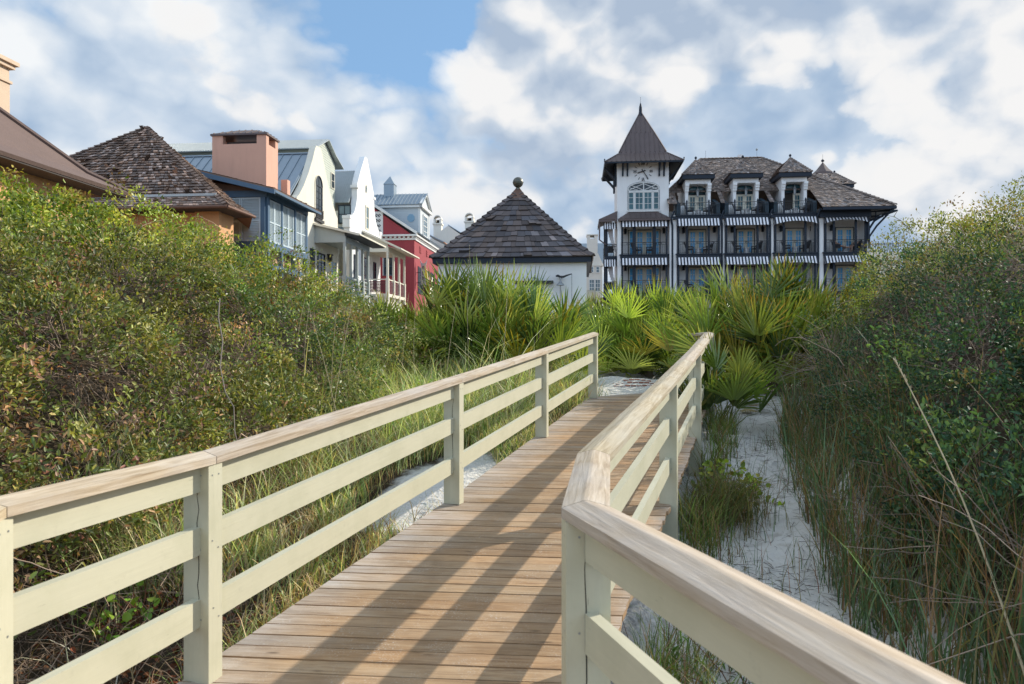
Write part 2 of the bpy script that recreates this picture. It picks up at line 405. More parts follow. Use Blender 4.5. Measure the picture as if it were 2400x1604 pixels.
def build_world():
    w = bpy.data.worlds.new('World'); SC.world = w; w.use_nodes = True
    t = NT(w.node_tree); t.n.clear()
    out = t.add('ShaderNodeOutputWorld'); bg = t.add('ShaderNodeBackground'); t.link(bg.outputs[0], out.inputs[0])
    bg.inputs['Strength'].default_value = .1
    sky = t.add('ShaderNodeTexSky', sky_type='NISHITA', sun_disc=False, sun_elevation=SUN_EL, sun_rotation=SUN_AZ,
                air_density=1.15, dust_density=.5, ozone_density=2.2)
    g = t.add('ShaderNodeTexCoord').outputs['Generated']
    d = t.vmath('NORMALIZE', g)
    sx = t.add('ShaderNodeSeparateXYZ'); t.link(d, sx.inputs[0])
    blue = t.mix(1.0, sky.outputs[0], (.80, 1.02, 1.30), 'MULTIPLY')
    blue = t.mix(.60, blue, (3.3, 5.6, 8.4))
    # cloud field in world directions, flattened a little in height
    q = t.vmath('MULTIPLY', d, (1.0, 1.0, 1.4))
    def dens(vec, det=12):
        a = t.noise(vec, 1.75, det, .56, .12)
        b = t.noise(vec, 6.4, max(2, det - 4), .55, .2)
        # cauliflower heads: billowed noise, round bumps with sharp creases
        pf = None
        for sc_n, am in ((5.2, .30), (11.0, .17), (23.0, .09)) if det > 6 else ((5.2, .30), (11.0, .17)):
            n_ = t.math('MULTIPLY', t.math('ABSOLUTE', t.math('SUBTRACT', t.noise(vec, sc_n, 1, .4), .5)), am * 2)
            pf = n_ if pf is None else t.math('ADD', pf, n_)
        s_ = t.math('ADD', t.math('MULTIPLY', a, .80), t.math('MULTIPLY', b, .16))
        return t.math('ADD', s_, t.math('MULTIPLY', t.math('SUBTRACT', pf, .03), .70))
    off = (2.3, 7.1, 1.4)
    q0 = t.vmath('ADD', q, off)
    D = dens(q0)
    ls = (sdir * .035 + Vector((0, 0, .055)))
    DL = dens(q0, 5); D2 = dens(t.vmath('ADD', q0, tuple(ls)), 5)
    lit = t.math('ADD', t.math('MULTIPLY', t.math('ADD', t.math('MULTIPLY', t.math('SUBTRACT', DL, D2), .8), t.math('MULTIPLY', t.math('SUBTRACT', D, DL), .9)), 5.2), .5, clamp=True)
    # openings of blue and heavier banks, each a soft lobe round a direction of the sky
    cov = None
    for (px, py, k, a) in ((30, 50, 80, -.30), (905, 40, 120, -.21), (1210, 30, 160, -.13), (1205, 335, 500, -.08), (1150, 110, 250, -.03), (150, 330, 60, .10), (60, 200, 60, .08),
                           (330, 170, 22, .07), (700, 330, 30, .05), (1330, 130, 60, .07), (1950, 110, 30, .07), (1050, 380, 60, .05), (2150, 330, 30, .03)):
        v = t.vmath('DOT_PRODUCT', d, px_dir(px, py))
        e = t.math('EXPONENT', t.math('MULTIPLY', t.math('SUBTRACT', v, 1.0), k))
        e = t.math('MULTIPLY', e, a)
        cov = e if cov is None else t.math('ADD', cov, e)
    Dc = t.math('ADD', D, cov)
    alpha = t.ramp(Dc, [(.405, 0.0), (.45, .6), (.50, 1.0)])
    # grey bellies: broad noise
    bel = t.noise(t.vmath('ADD', q, (9.1, 3.3, 5.2)), 2.0, 5, .5)
    shade = t.math('ADD', t.math('MULTIPLY', lit, .64), t.math('MULTIPLY', t.ramp(bel, [(.36, 0.0), (.62, 1.0)]), .34), clamp=True)
    dk = None
    for (px, py, k, a) in ((1850, 330, 60, -.30), (1250, 400, 120, -.22), (2250, 260, 60, -.08), (560, 330, 80, -.10), (1330, 100, 120, .28), (1900, 110, 60, .20),
                           (300, 90, 60, .10), (1090, 380, 90, .20), (2050, 420, 200, .25), (2330, 300, 150, .15)):
        v = t.vmath('DOT_PRODUCT', d, px_dir(px, py))
        e = t.math('MULTIPLY', t.math('EXPONENT', t.math('MULTIPLY', t.math('SUBTRACT', v, 1.0), k)), a)
        dk = e if dk is None else t.math('ADD', dk, e)
    shade = t.math('ADD', shade, dk, clamp=True)
    cc = t.ramp(shade, [(.02, (.30, .42, .60)), (.32, (.43, .55, .71)), (.60, (.65, .735, .84)), (.92, (1.0, .995, .985))])
    cc = t.mix(1.0, cc, (8.6, 8.9, 9.2), 'MULTIPLY')
    c = t.mix(alpha, blue, cc)
    # nearer, crisper cumulus heads standing in front of the soft bank
    c2 = None
    for (px, py, k, a) in ((1130, 90, 130, .11), (1340, 150, 110, .10), (1500, 60, 90, .08), (250, 100, 90, .09), (560, 130, 70, .09), (700, 270, 90, .06), (1080, 370, 130, .10), (1960, 60, 70, .10), (2270, 160, 90, .10),
                           (2060, 400, 120, .07), (1700, 130, 100, .05), (850, 60, 120, -.25), (50, 50, 70, -.35), (1850, 330, 60, -.12), (1000, 250, 160, -.06)):
        v = t.vmath('DOT_PRODUCT', d, px_dir(px, py))
        e = t.math('MULTIPLY', t.math('EXPONENT', t.math('MULTIPLY', t.math('SUBTRACT', v, 1.0), k)), a)
        c2 = e if c2 is None else t.math('ADD', c2, e)
    E = t.math('ADD', t.math('ADD', D, c2), t.math('MULTIPLY', t.math('SUBTRACT', t.noise(q0, 17.0, 6, .6), .5), .07))
    al2 = t.ramp(E, [(.565, 0.0), (.592, .75), (.65, 1.0)])
    sh2 = t.math('ADD', t.math('MULTIPLY', t.math('SUBTRACT', D, D2), 6.0), .50, clamp=True)
    k2 = t.ramp(sh2, [(.05, (.46, .565, .71)), (.40, (.66, .74, .835)), (.62, (.90, .92, .94)), (.80, (1.0, .995, .98))])
    k2 = t.mix(1.0, k2, (8.7, 8.7, 8.8), 'MULTIPLY')
    c = t.mix(al2, c, k2)
    # added fill: unseen sky behind the viewer and overhead is brightened and tinted
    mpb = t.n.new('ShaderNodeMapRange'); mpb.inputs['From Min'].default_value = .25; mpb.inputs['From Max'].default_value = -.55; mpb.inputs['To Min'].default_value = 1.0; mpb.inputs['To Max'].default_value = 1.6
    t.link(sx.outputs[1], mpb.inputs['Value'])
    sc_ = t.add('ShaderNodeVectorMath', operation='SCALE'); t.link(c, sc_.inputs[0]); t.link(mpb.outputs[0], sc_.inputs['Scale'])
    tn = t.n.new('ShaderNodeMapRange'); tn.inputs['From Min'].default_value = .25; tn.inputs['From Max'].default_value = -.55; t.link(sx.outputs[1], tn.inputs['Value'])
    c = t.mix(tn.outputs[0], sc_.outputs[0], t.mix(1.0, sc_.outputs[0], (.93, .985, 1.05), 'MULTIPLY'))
    # ground side of the dome
    c = t.mix(t.ramp(sx.outputs[2], [(.0, 1.0), (.02, 0.0)]), c, (3.2, 3.2, 2.9))
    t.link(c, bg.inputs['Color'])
    return bg
BG = build_world()
SC.world.cycles.sampling_method = 'MANUAL'; SC.world.cycles.sample_map_resolution = 512
SC.view_settings.view_transform = 'Standard'; SC.view_settings.look = 'None'
SC.view_settings.gamma = 1; SC.view_settings.use_curve_mapping = False
SC.view_settings.exposure = 0.08
SC.cycles.max_bounces = 6; SC.cycles.diffuse_bounces = 3; SC.cycles.glossy_bounces = 2
SC.cycles.transmission_bounces = 3; SC.cycles.transparent_max_bounces = 4
SC.cycles.caustics_reflective = False; SC.cycles.caustics_refractive = False

# ------------------------------------------------------------------ terrain
def ip(x, xs, ys): return np.interp(x, xs, ys)
def sm(t):
    t = np.clip(t, 0, 1); return t * t * (3 - 2 * t)
def left_base(y): return ip(y, [0, 3, 5, 6.5, 8, 10, 12, 15, 20], [-2.9, -2.9, -2.85, -2.5, -2.4, -2.25, -2.0, -1.9, -2.0])
def right_base(y): return ip(y, [0, 2, 4.6, 8, 10, 11.3, 14, 17, 20], [2.3, 2.4, 2.6, 3.55, 4.2, 4.85, 6.7, 8.7, 10.5])
def wob(x, y):
    return .06 * np.sin(x * 1.7 + 1.1 * y) + .05 * np.sin(2.3 * y - .7 * x + 1) + .025 * np.sin(4.1 * x + 3.3 * y) + .02 * np.sin(6.3 * y - 5.1 * x)
def terrain(x, y):
    x = np.asarray(x, dtype=float); y = np.asarray(y, dtype=float)
    g = ip(y, [-40, 4, 8, 11.3, 13.5, 18, 22, 30, 45, 70, 140, 400], [-.6, -.5, -.12, .50, .67, .86, 1.5, 2.3, 2.9, 3.4, 3.6, 3.6])
    mid = ip(y, [0, 3.3, 5.9, 8.5, 11.3, 13.5], [-.4, -.5, .4, 1.3, 2.3, 2.6])
    lft = sm((mid - x) / 1.6)
    g = g + .22 * lft * ip(y, [9, 12], [1, 0])
    HL = ip(y, [-4, 2, 4, 6, 8.5, 10, 11, 12, 13, 14, 16, 20], [1.6, 2.2, 2.3, 2.45, 2.52, 2.68, 2.78, 2.4, 2.05, 1.7, 1.0, 0])
    hl = HL * (1 - np.exp(-np.maximum(left_base(y) - x, 0) / 1.75)) * (1 - .6 * sm((-x - 11) / 14))
    HR = ip(y, [-4, 2, 6, 9, 11, 15, 19, 26], [1.5, 1.9, 2.2, 2.45, 2.8, 2.75, 2.0, 0])
    tr = np.clip((x - right_base(y) + .1) / 4.0, 0, 1)
    hr = .97 * HR * (1 - np.exp(-np.maximum(x - right_base(y) - .1, 0) / 1.15)) * (1 - .6 * sm((x - 13) / 14))
    near = ip(y, [20, 40], [1, 0])
    under = np.zeros_like(x)
    return g + hl + hr + wob(x, y) * near

LP0 = [(-.92, -.15), (-1.75, 2.25), (-1.48, 3.27), (-.50, 5.86), (.37, 8.45), (1.34, 11.29), (1.2, 13), (.2, 16), (0, 22)]
def build_ground():
    xs = np.concatenate([np.linspace(-900, -60, 8), np.linspace(-50, -15, 12), np.arange(-14, 14.01, .2), np.linspace(15, 50, 12), np.linspace(60, 900, 8)])
    ys = np.concatenate([np.linspace(-300, -12, 6), np.linspace(-10, -1, 8), np.arange(0, 20, .2), np.linspace(20.5, 60, 28), np.linspace(70, 2000, 14)])
    X, Y = np.meshgrid(xs, ys)
    Z = terrain(X, Y)
    n = len(xs); m = len(ys)
    idx = np.arange(n * m).reshape(m, n)
    f = np.stack([idx[:-1, :-1], idx[:-1, 1:], idx[1:, 1:], idx[1:, :-1]], -1).reshape(-1, 4)
    co = np.stack([X, Y, Z], -1).reshape(-1, 3)
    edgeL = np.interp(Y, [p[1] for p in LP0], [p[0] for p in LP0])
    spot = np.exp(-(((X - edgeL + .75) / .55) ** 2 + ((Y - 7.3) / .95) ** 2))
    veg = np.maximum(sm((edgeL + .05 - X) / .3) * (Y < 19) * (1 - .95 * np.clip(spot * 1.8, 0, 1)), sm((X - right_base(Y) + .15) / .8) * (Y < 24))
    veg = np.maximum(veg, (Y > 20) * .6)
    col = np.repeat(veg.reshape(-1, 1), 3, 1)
    m_, t, b, out = mat_new('sand_and_leaf_litter')
    tc = t.add('ShaderNodeTexCoord').outputs['Object']
    a = t.add('ShaderNodeAttribute', attribute_name='Col').outputs['Fac']
    n1 = t.noise(tc, 1.3, 6, .6); n2 = t.noise(tc, 30, 4, .6); n3 = t.noise(tc, 5, 6, .65)
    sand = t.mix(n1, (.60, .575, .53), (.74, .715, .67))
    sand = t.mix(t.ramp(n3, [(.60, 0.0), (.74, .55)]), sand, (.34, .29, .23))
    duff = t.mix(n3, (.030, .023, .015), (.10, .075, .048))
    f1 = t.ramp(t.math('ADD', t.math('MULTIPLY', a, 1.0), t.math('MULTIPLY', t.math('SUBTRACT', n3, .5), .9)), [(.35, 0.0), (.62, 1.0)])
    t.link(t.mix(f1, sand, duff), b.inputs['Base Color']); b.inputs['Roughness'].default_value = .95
    b.inputs['Specular IOR Level'].default_value = .1
    bn = t.add('ShaderNodeBump'); bn.inputs['Strength'].default_value = .9; bn.inputs['Distance'].default_value = .09
    vf = t.add('ShaderNodeTexVoronoi'); vf.inputs['Scale'].default_value = 3.4; t.link(tc, vf.inputs['Vector'])
    hh = t.math('ADD', t.math('MULTIPLY', t.noise(tc, 4.5, 5, .6), 1.0), t.math('MULTIPLY', n2, .14)); hh = t.math('ADD', hh, t.math('MULTIPLY', t.ramp(vf.outputs['Distance'], [(.10, 0.0), (.34, 1.0)]), .45))
    t.link(hh, bn.inputs['Height']); t.link(bn.outputs[0], b.inputs['Normal'])
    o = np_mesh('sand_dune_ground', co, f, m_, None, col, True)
    tag(o, 'pale quartz sand dune ground with brown leaf litter under the shrubs', 'ground', None, 'structure')
build_ground()

# ------------------------------------------------------------------ boardwalk
LP = [(-.92, -.15), (-1.75, 2.25), (-1.48, 3.27), (-.50, 5.86), (.37, 8.45), (1.34, 11.29)]          # left railing centre line
RP = [(1.09, -.25), (.243, 2.25), (.395, 3.30), (1.345, 5.86), (2.265, 8.45), (3.255, 11.29), (3.52, 13.5)]   # right railing centre line
def deck_z(y): return float(np.interp(y, [-5, 3.27, 5.86, 8.45, 11.29, 13.5], [0, 0, .23, .44, .69, .69]))
def xl(y):
    x = float(np.interp(y, [p[1] for p in LP], [p[0] for p in LP])) - .085
    if y > 11.42: x = 1.30 + (y - 11.42) * 1.15
    return x
def xr(y): return float(np.interp(y, [p[1] for p in RP], [p[0] for p in RP])) + .02

def build_deck():
    mb = MB(); pitch = .1135; y = -3.0; k = 0
    while y < 13.15:
        gp = rnd.uniform(.0035, .0062); y0, y1 = y + gp, y + pitch - gp
        ym = (y0 + y1) / 2
        SK = .07                                  # boards lie a few degrees off square
        a = xl(ym - SK * xl(ym)) + rnd.uniform(-.006, .006); b = xr(ym - SK * xr(ym)) + rnd.uniform(-.012, .012)
        if b - a > .08:
            tone = rnd.uniform(.80, 1.14); warm = rnd.uniform(-.05, .05)
            base = (tone * (1 + warm), tone, tone * (1 - warm))
            o = (rnd.random() * 60, rnd.random() * 60)
            nseg = 10; gw = rnd.uniform(.16, .34)
            ts = [0, .03, .09, .18, .3, .45, .6, .75, .88, .96, 1]
            zl = rnd.uniform(-.0025, .0025)
            a0, a1 = xl(y0 - SK * a) + rnd.uniform(-.004, .004), xl(y1 - SK * a) + rnd.uniform(-.004, .004); b0, b1 = xr(y0 - SK * b) + rnd.uniform(-.012, .012), xr(y1 - SK * b) + rnd.uniform(-.012, .012); S = lambda x_, y_, z_: (x_, y_ - SK * x_, deck_z(y_ - SK * x_) + z_)
            def gcol(t):
                g = max(0, 1 - t / gw) ** .8 * .9 + max(0, (t - .93) / .07) * .6      # grey, sandy, weathered plank ends
                gr = (1.12 * tone, 1.45 * tone, 2.1 * tone)
                return tuple(base[i] * (1 - g) + gr[i] * g for i in range(3))
            dz0, dz1 = deck_z(y0), deck_z(y1)
            for i in range(nseg):
                xa, xb = a + (b - a) * ts[i], a + (b - a) * ts[i + 1]
                ca, cb = gcol(ts[i]), gcol(ts[i + 1])
                za, zb = zl + rnd.uniform(-.0004, .0004), zl
                bi = len(mb.c)
                P0 = lambda t_: a0 + (b0 - a0) * t_
                P1 = lambda t_: a1 + (b1 - a1) * t_
                mb.face([S(P0(ts[i]), y0, zl), S(P0(ts[i + 1]), y0, zl), S(P1(ts[i + 1]), y1, zl), S(P1(ts[i]), y1, zl)],
                        [(xa + o[0], o[1]), (xb + o[0], o[1]), (xb + o[0], o[1] + .105), (xa + o[0], o[1] + .105)])
                mb.c[bi:bi + 4] = [ca, cb, cb, ca]
                for (yy, dz, uvv, PP) in ((y0, dz0, o[1] - .035, P0), (y1, dz1, o[1] + .175, P1)):
                    xa, xb = PP(ts[i]), PP(ts[i + 1])
                    mb.face([S(xa, yy, zl - .036), S(xb, yy, zl - .036), S(xb, yy, zl), S(xa, yy, zl)],
                            [(xa + o[0], uvv), (xb + o[0], uvv), (xb + o[0], uvv + .03), (xa + o[0], uvv + .03)], base)
            for (xx, x1) in ((a0, a1), (b0, b1)):
                mb.face([S(xx, y0, zl - .036), S(x1, y1, zl - .036), S(x1, y1, zl), S(xx, y0, zl)], None, tuple(c * 1.1 for c in base))
        y += pitch; k += 1
    root = Thing('boardwalk', 'weathered tan plank boardwalk sloping up from the beach side towards the sand', 'boardwalk', (0, 0, 0))
    root.o['kind'] = 'structure'
    root.part('planks', mb, M['deck'])
    jb = MB()
    for off in (.12, .5, .88):
        ys = [-3, 2.25, 3.3, 5.86, 8.45, 11.2]
        for i in range(len(ys) - 1):
            p = [(xl(yy) + (xr(yy) - xl(yy)) * off, yy, deck_z(yy) - .036 - .12) for yy in (ys[i], ys[i + 1])]
            jb.bar(p[0], p[1], .05, .235)
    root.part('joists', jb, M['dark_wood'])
build_deck()

def v2(p): return Vector((p[0], p[1]))
def heading(P, i):
    a = v2(P[max(i - 1, 0)]); b = v2(P[min(i + 1, len(P) - 1)])
    if 0 < i < len(P) - 1:
        d = (v2(P[i]) - a).normalized() + (b - v2(P[i])).normalized()
    else: d = b - a
    return d.normalized()

def make_railing(label, P, inward, posts, low, with_cracks):
    T = Thing('boardwalk_railing', label, 'railing', (P[1][0], P[1][1], 0))
    H = 1.03
    zs = [deck_z(p[1]) for p in P]
    # posts
    for i in posts:
        h = heading(P, i); s = Vector((h.y, -h.x))       # s points right of travel
        hx, hy = .045, .073
        c = v2(P[i]); zb = low[i]
        mb = MB()
        cr = [c - h * hx - s * hy, c - h * hx + s * hy, c + h * hx + s * hy, c + h * hx - s * hy]
        e = .006
        lo = [(p.x, p.y, zb) for p in cr]; hi = [(p.x, p.y, zs[i] + H - .001) for p in cr]
        mb.hexa(lo + hi, o=(rnd.random() * 30, rnd.random() * 30))
        sb = mb
        SCREWS = True
        for (u_, z_) in ((-.03, .05), (.03, .05), (-.03, .36), (.025, .40), (-.02, .68), (.03, .73)):
            q = c - h * (hx + .0005) + s * u_
            for cc_, nn_ in ((q, -h), (c + s * inward * (hy + .0005) + h * u_ * .7, s * inward)):
                t_ = Vector((nn_.y, -nn_.x)); zz_ = zs[i] + H - z_
                sb.face([(*(cc_ + t_ * .0045 * math.cos(a_) + nn_ * .0008), zz_ + .0045 * math.sin(a_)) for a_ in [k_ * math.pi / 3 for k_ in range(6)]], None, (1, 1, 1), 1)
        po = T.part('post', mb, [M['sage'], M['steel']])
        bv = po.modifiers.new('edge', 'BEVEL'); bv.width = .006; bv.segments = 2; bv.limit_method = 'ANGLE'
        if i in with_cracks:
            cb = MB(); q = c - h * (hx + .0012) + s * inward * .012
            pts = []
            z = zs[i] + .28
            while z < zs[i] + H - .03:
                pts.append((q + s * rnd.uniform(-.007, .007), z)); z += .06
            for j in range(len(pts) - 1):
                w0 = .0006 + .0016 * math.sin(math.pi * j / (len(pts) - 1)); w1 = .0006 + .0016 * math.sin(math.pi * (j + 1) / (len(pts) - 1))
                (a, za), (b, zb2) = pts[j], pts[j + 1]
                cb.hexa([(*(a - s * w0), za), (*(a + s * w0), za), (*(a + s * w0 + h * .01), za), (*(a - s * w0 + h * .01), za),
                         (*(b - s * w1), zb2), (*(b + s * w1), zb2), (*(b + s * w1 + h * .01), zb2), (*(b - s * w1 + h * .01), zb2)])
            T.part('crack', cb, M['crack'], po)
    # boards between posts (skipping hidden plain joints)
    for i in range(len(P) - 1):
        a, b = v2(P[i]), v2(P[i + 1]); d = (b - a).normalized(); s = Vector((d.y, -d.x)) * inward
        oa = a + d * (.046) - s * (-.002); ob = b - d * (.046) - s * (-.002)
        for (t0, t1) in ((H, H - .128), (.735, .605), (.395, .265)):
            mb = MB(); th = .021
            za, zb = zs[i], zs[i + 1]
            c = [oa - s * th, oa + s * th, ob + s * th, ob - s * th]
            zz = [za, za, zb, zb]
            mb.hexa([(c[k].x, c[k].y, zz[k] + t1) for k in range(4)] + [(c[k].x, c[k].y, zz[k] + t0 - (.001 if t0 == H else 0)) for k in range(4)],
                    o=(rnd.random() * 30, rnd.random() * 30))
            ro = T.part('rail_board', mb, M['sage'])
            bv = ro.modifiers.new('edge', 'BEVEL'); bv.width = .009; bv.segments = 2; bv.limit_method = 'ANGLE'
    # peaked handrail cap, mitred at the bends
    w = .079
    prof = [(-w, .001), (-w, .036), (-w * .08, .058), (w * .08, .058), (w, .036), (w, .001)]
    dirs = [(v2(P[i + 1]) - v2(P[i])).normalized() for i in range(len(P) - 1)]
    def ring(i):
        if i == 0: h = dirs[0]; k = 1
        elif i == len(P) - 1: h = dirs[-1]; k = 1
        else:
            h = (dirs[i - 1] + dirs[i]).normalized(); k = 1 / max(.5, h.dot(dirs[i]))
        s = Vector((h.y, -h.x)) * k; c = v2(P[i])
        if i == len(P) - 1: c = c + dirs[-1] * .06
        return [(c.x + s.x * u, c.y + s.y * u, zs[i] + H + z) for u, z in prof]
    def lerp_ring(r0, r1, t): return [tuple(a[k] + (b[k] - a[k]) * t for k in range(3)) for a, b in zip(r0, r1)]
    cum = [0, .035, .09, .10, .155, .19]
    for i in range(len(P) - 1):
        r0, r1 = ring(i), ring(i + 1)
        L = (v2(P[i + 1]) - v2(P[i])).length
        cuts = [0, 1] if L < 1.5 else ([0, .52, 1] if i % 2 == 1 else [0, 1])
        for j in range(len(cuts) - 1):
            g = .0025 / L
            ra = lerp_ring(r0, r1, cuts[j] + g); rb = lerp_ring(r0, r1, cuts[j + 1] - g)
            mb = MB(); o = rnd.random() * 40; o2 = rnd.random() * 40; ll = L * (cuts[j + 1] - cuts[j])
            tone = rnd.uniform(.92, 1.08); col = (tone, tone * rnd.uniform(.98, 1.02), tone * rnd.uniform(.95, 1.05))
            n = len(prof)
            for k in range(n):
                k2 = (k + 1) % n
                u0 = cum[k]; u1 = cum[k2] if k2 else .36
                mb.face([ra[k], ra[k2], rb[k2], rb[k]], [(o, o2 + u0), (o, o2 + u1), (o + ll, o2 + u1), (o + ll, o2 + u0)], col)
            mb.face(ra[::-1], [(o, o2)] * n, col); mb.face(rb, [(o, o2)] * n, col)
            ho = T.part('handrail_cap', mb, M['cap'])
            bv = ho.modifiers.new('edge', 'BEVEL'); bv.width = .004; bv.segments = 2; bv.limit_method = 'ANGLE'; bv.angle_limit = R(35)
    return T
lowL = [deck_z(p[1]) - .001 for p in LP]
lowR = [-.7, -.7, -.7, -.5, -.1, .3, .5]
make_railing('sage painted wooden railing with bleached cap between the boardwalk and the tall grass', LP, 1, [1, 2, 3, 4, 5], lowL, (2, 3))
make_railing('sage painted wooden railing with sharp bend near the camera beside the sand gully', RP, -1, [1, 2, 3, 4, 5, 6], lowR, (1, 4))

def build_bricks():
    mb = MB(); c = Vector((2.62, 14.3)); ang = -.08
    for r_ in range(3):
        for k in range(9):
            x = (k - 4 + .5 * (r_ % 2)) * .115; y = (r_ - 2) * .16
            xx = c.x + x * math.cos(ang) - y * math.sin(ang); yy = c.y + x * math.sin(ang) + y * math.cos(ang)
            z = float(terrain(xx, yy)) - .004 + rnd.uniform(-.012, .006)
            t_ = rnd.uniform(.75, 1.35)
            mb.box(xx - .048, xx + .048, yy - .07, yy + .07, z - .05, z + rnd.uniform(.0, .01), (t_, t_, t_))
    single('brick_paving', 'small patch of worn red bricks set in the sand past the boardwalk end', 'paving', mb, M['brick'], (c.x, c.y, .7), kind='structure')
build_bricks()
# ------------------------------------------------------------------ building helpers (village frame U right, V away, W up)
class Plane:
    """'F' faces the camera (constant V), 'R' faces the street on the right (constant U). o>0 = out of the wall"""
    def __init__(s, kind, c): s.k = kind; s.c = c
    def p(s, a, b, o=0): return (a, s.c - o, b) if s.k == 'F' else (s.c + o, a, b)
    def box(s, mb, a0, a1, b0, b1, o0, o1, col=(1, 1, 1), mi=0):
        p, q = s.p(a0, b0, o0), s.p(a1, b1, o1)
        mb.box(p[0], q[0], p[1], q[1], p[2], q[2], col, mi)
    def bar(s, mb, a0, b0, a1, b1, w, o, th=.03):
        d = s.p(0, 0, 1); n = Vector(d) - Vector(s.p(0, 0, 0))
        mb.bar(s.p(a0, b0, o), s.p(a1, b1, o), w, th, up=n)

def arc(a0, a1, b, h, n=12):
    c = (a0 + a1) / 2; r = (a1 - a0) / 2
    return [(c - r * math.cos(math.pi * i / n), b + h * math.sin(math.pi * i / n)) for i in range(n + 1)]

def window(T, parent, pl, a0, a1, b0, b1, nx, ny, fm, gm, fw=.07, mw=.03, name='window', h=0.0, o=.0, casing=None, cw=.06, fan=False, label=None):
    """frame with glazing bars; its glass is a sub-part. h: height of an arched head"""
    f = MB(); g = MB()
    pl.box(f, a0, a0 + fw, b0, b1, o + .01, o + .07); pl.box(f, a1 - fw, a1, b0, b1, o + .01, o + .07)
    pl.box(f, a0 + fw, a1 - fw, b0, b0 + fw, o + .01, o + .068)
    pl.box(f, a0 + fw, a1 - fw, b1 - fw, b1, o + .01, o + .068)
    for i in range(1, nx):
        x = a0 + (a1 - a0) * i / nx; pl.box(f, x - mw / 2, x + mw / 2, b0 + fw, b1 - fw, o + .01, o + .055)
    for j in range(1, ny):
        y = b0 + (b1 - b0) * j / ny; pl.box(f, a0 + fw, a1 - fw, y - mw / 2, y + mw / 2, o + .01, o + .053)
    pl.box(g, a0 + .01, a1 - .01, b0 + .01, b1 - .01, o - .02, o + .03)
    if h:
        pts = arc(a0, a1, b1, h)
        for k in range(len(pts) - 1):
            pl.bar(f, *pts[k], *pts[k + 1], fw, o + .04, .062)
        poly = [pl.p(x, y, o - .02) for x, y in pts]
        g.prism(poly, Vector(pl.p(0, 0, .05)) - Vector(pl.p(0, 0, 0)))
        c = (a0 + a1) / 2
        pl.box(f, c - mw / 2, c + mw / 2, b1, b1 + h, o + .01, o + .05)
        if fan:
            for s_ in (-1, 1):
                pl.bar(f, c, b1 + .02, c + s_ * (a1 - a0) * .40, b1 + h * .62, mw, o + .04)
                pl.bar(f, c + s_ * (a1 - a0) * .48, b1 + .04, c + s_ * .02, b1 + h * .93, mw, o + .043)
    mats = [fm]
    fo = T.part(name, f, fm, parent, label=label)
    T.part('pane', g, gm, fo)
    if casing is not None:
        cb = MB()
        pl.box(cb, a0 - cw, a0, b0, b1, o + .0, o + .05); pl.box(cb, a1, a1 + cw, b0, b1, o + .0, o + .05)
        if h:
            pts = arc(a0 - cw / 2, a1 + cw / 2, b1, h + cw / 2)
            for k in range(len(pts) - 1): pl.bar(cb, *pts[k], *pts[k + 1], cw, o + .025, .046)
        else: pl.box(cb, a0 - cw, a1 + cw, b1, b1 + cw, o + .0, o + .05)
        T.part('casing', cb, casing, fo)
    return fo

def shingles(mb, bl, br, tl, tr, n, sw, lift=.03, tone=(.6, 1.35), pale=.10, ragged=.12, warm=.12, seed=0, palev=2.0):
    """overlapping courses of separate wood shingles on a roof plane"""
    r = random.Random(seed); bl, br, tl, tr = map(Vector, (bl, br, tl, tr))
    nrm = (br - bl).cross(tl - bl).normalized()
    if nrm.z < 0: nrm = -nrm
    mb.face([bl, br, tr, tl] if (tr - tl).length > 1e-3 else [bl, br, tl], None, (.5, .5, .5))
    def P(u, t): 
        a = bl.lerp(tl, t); b = br.lerp(tr, t); return a.lerp(b, u)
    for i in range(n):
        t0, t1 = i / n, min(1.0, (i + 1.25) / n)
        wid = (P(1, t0) - P(0, t0)).length
        m = max(1, int(round(wid / sw)))
        cuts = [0.0]
        for k in range(1, m): cuts.append((k + r.uniform(-.32, .32)) / m)
        cuts.append(1.0)
        rowt = r.uniform(.88, 1.1)
        for k in range(m):
            u0, u1 = cuts[k], cuts[k + 1]
            g = .0012 / max(wid, .1) * 4
            tb = t0 - (r.random() * ragged / n if i else 0)
            l = lift * r.uniform(.6, 1.25)
            if r.random() < .04: l *= 2.0
            v = rowt * r.uniform(*tone)
            if r.random() < pale: v *= palev
            w_ = r.uniform(-warm, warm)
            col = (v * (1 + w_), v, v * (1 - w_))
            A, B = P(u0 + g, tb) + nrm * l, P(u1 - g, tb) + nrm * l
            C, D = P(u1 - g, t1) + nrm * .004, P(u0 + g, t1) + nrm * .004
            mb.face([A, B, C, D], None, col)
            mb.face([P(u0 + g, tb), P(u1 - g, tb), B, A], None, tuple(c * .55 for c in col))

def hipcaps(mb, p, q, n, w=.22, lift=.03, seed=0, tone=(.6, 1.3)):
    """lapped ridge shingles along a hip"""
    r = random.Random(seed); p, q = Vector(p), Vector(q); d = (q - p) / n
    dn = d.normalized(); s = dn.cross(Vector((0, 0, 1))).normalized(); u = s.cross(dn)
    for i in range(n):
        a = p + d * i; b = p + d * (i + 1.15)
        v = r.uniform(*tone); col = (v, v * .97, v * .95)
        up0 = u * (.06 + lift); up1 = u * .045
        for sg in (-1, 1):
            e0 = a + s * sg * w / 2 - u * .035 + u * lift; e1 = b + s * sg * w / 2 - u * .035
            mb.face([a + up0, b + up1, e1, e0], None, col)
            mb.face([a, a + up0, e0], None, tuple(c * .5 for c in col))

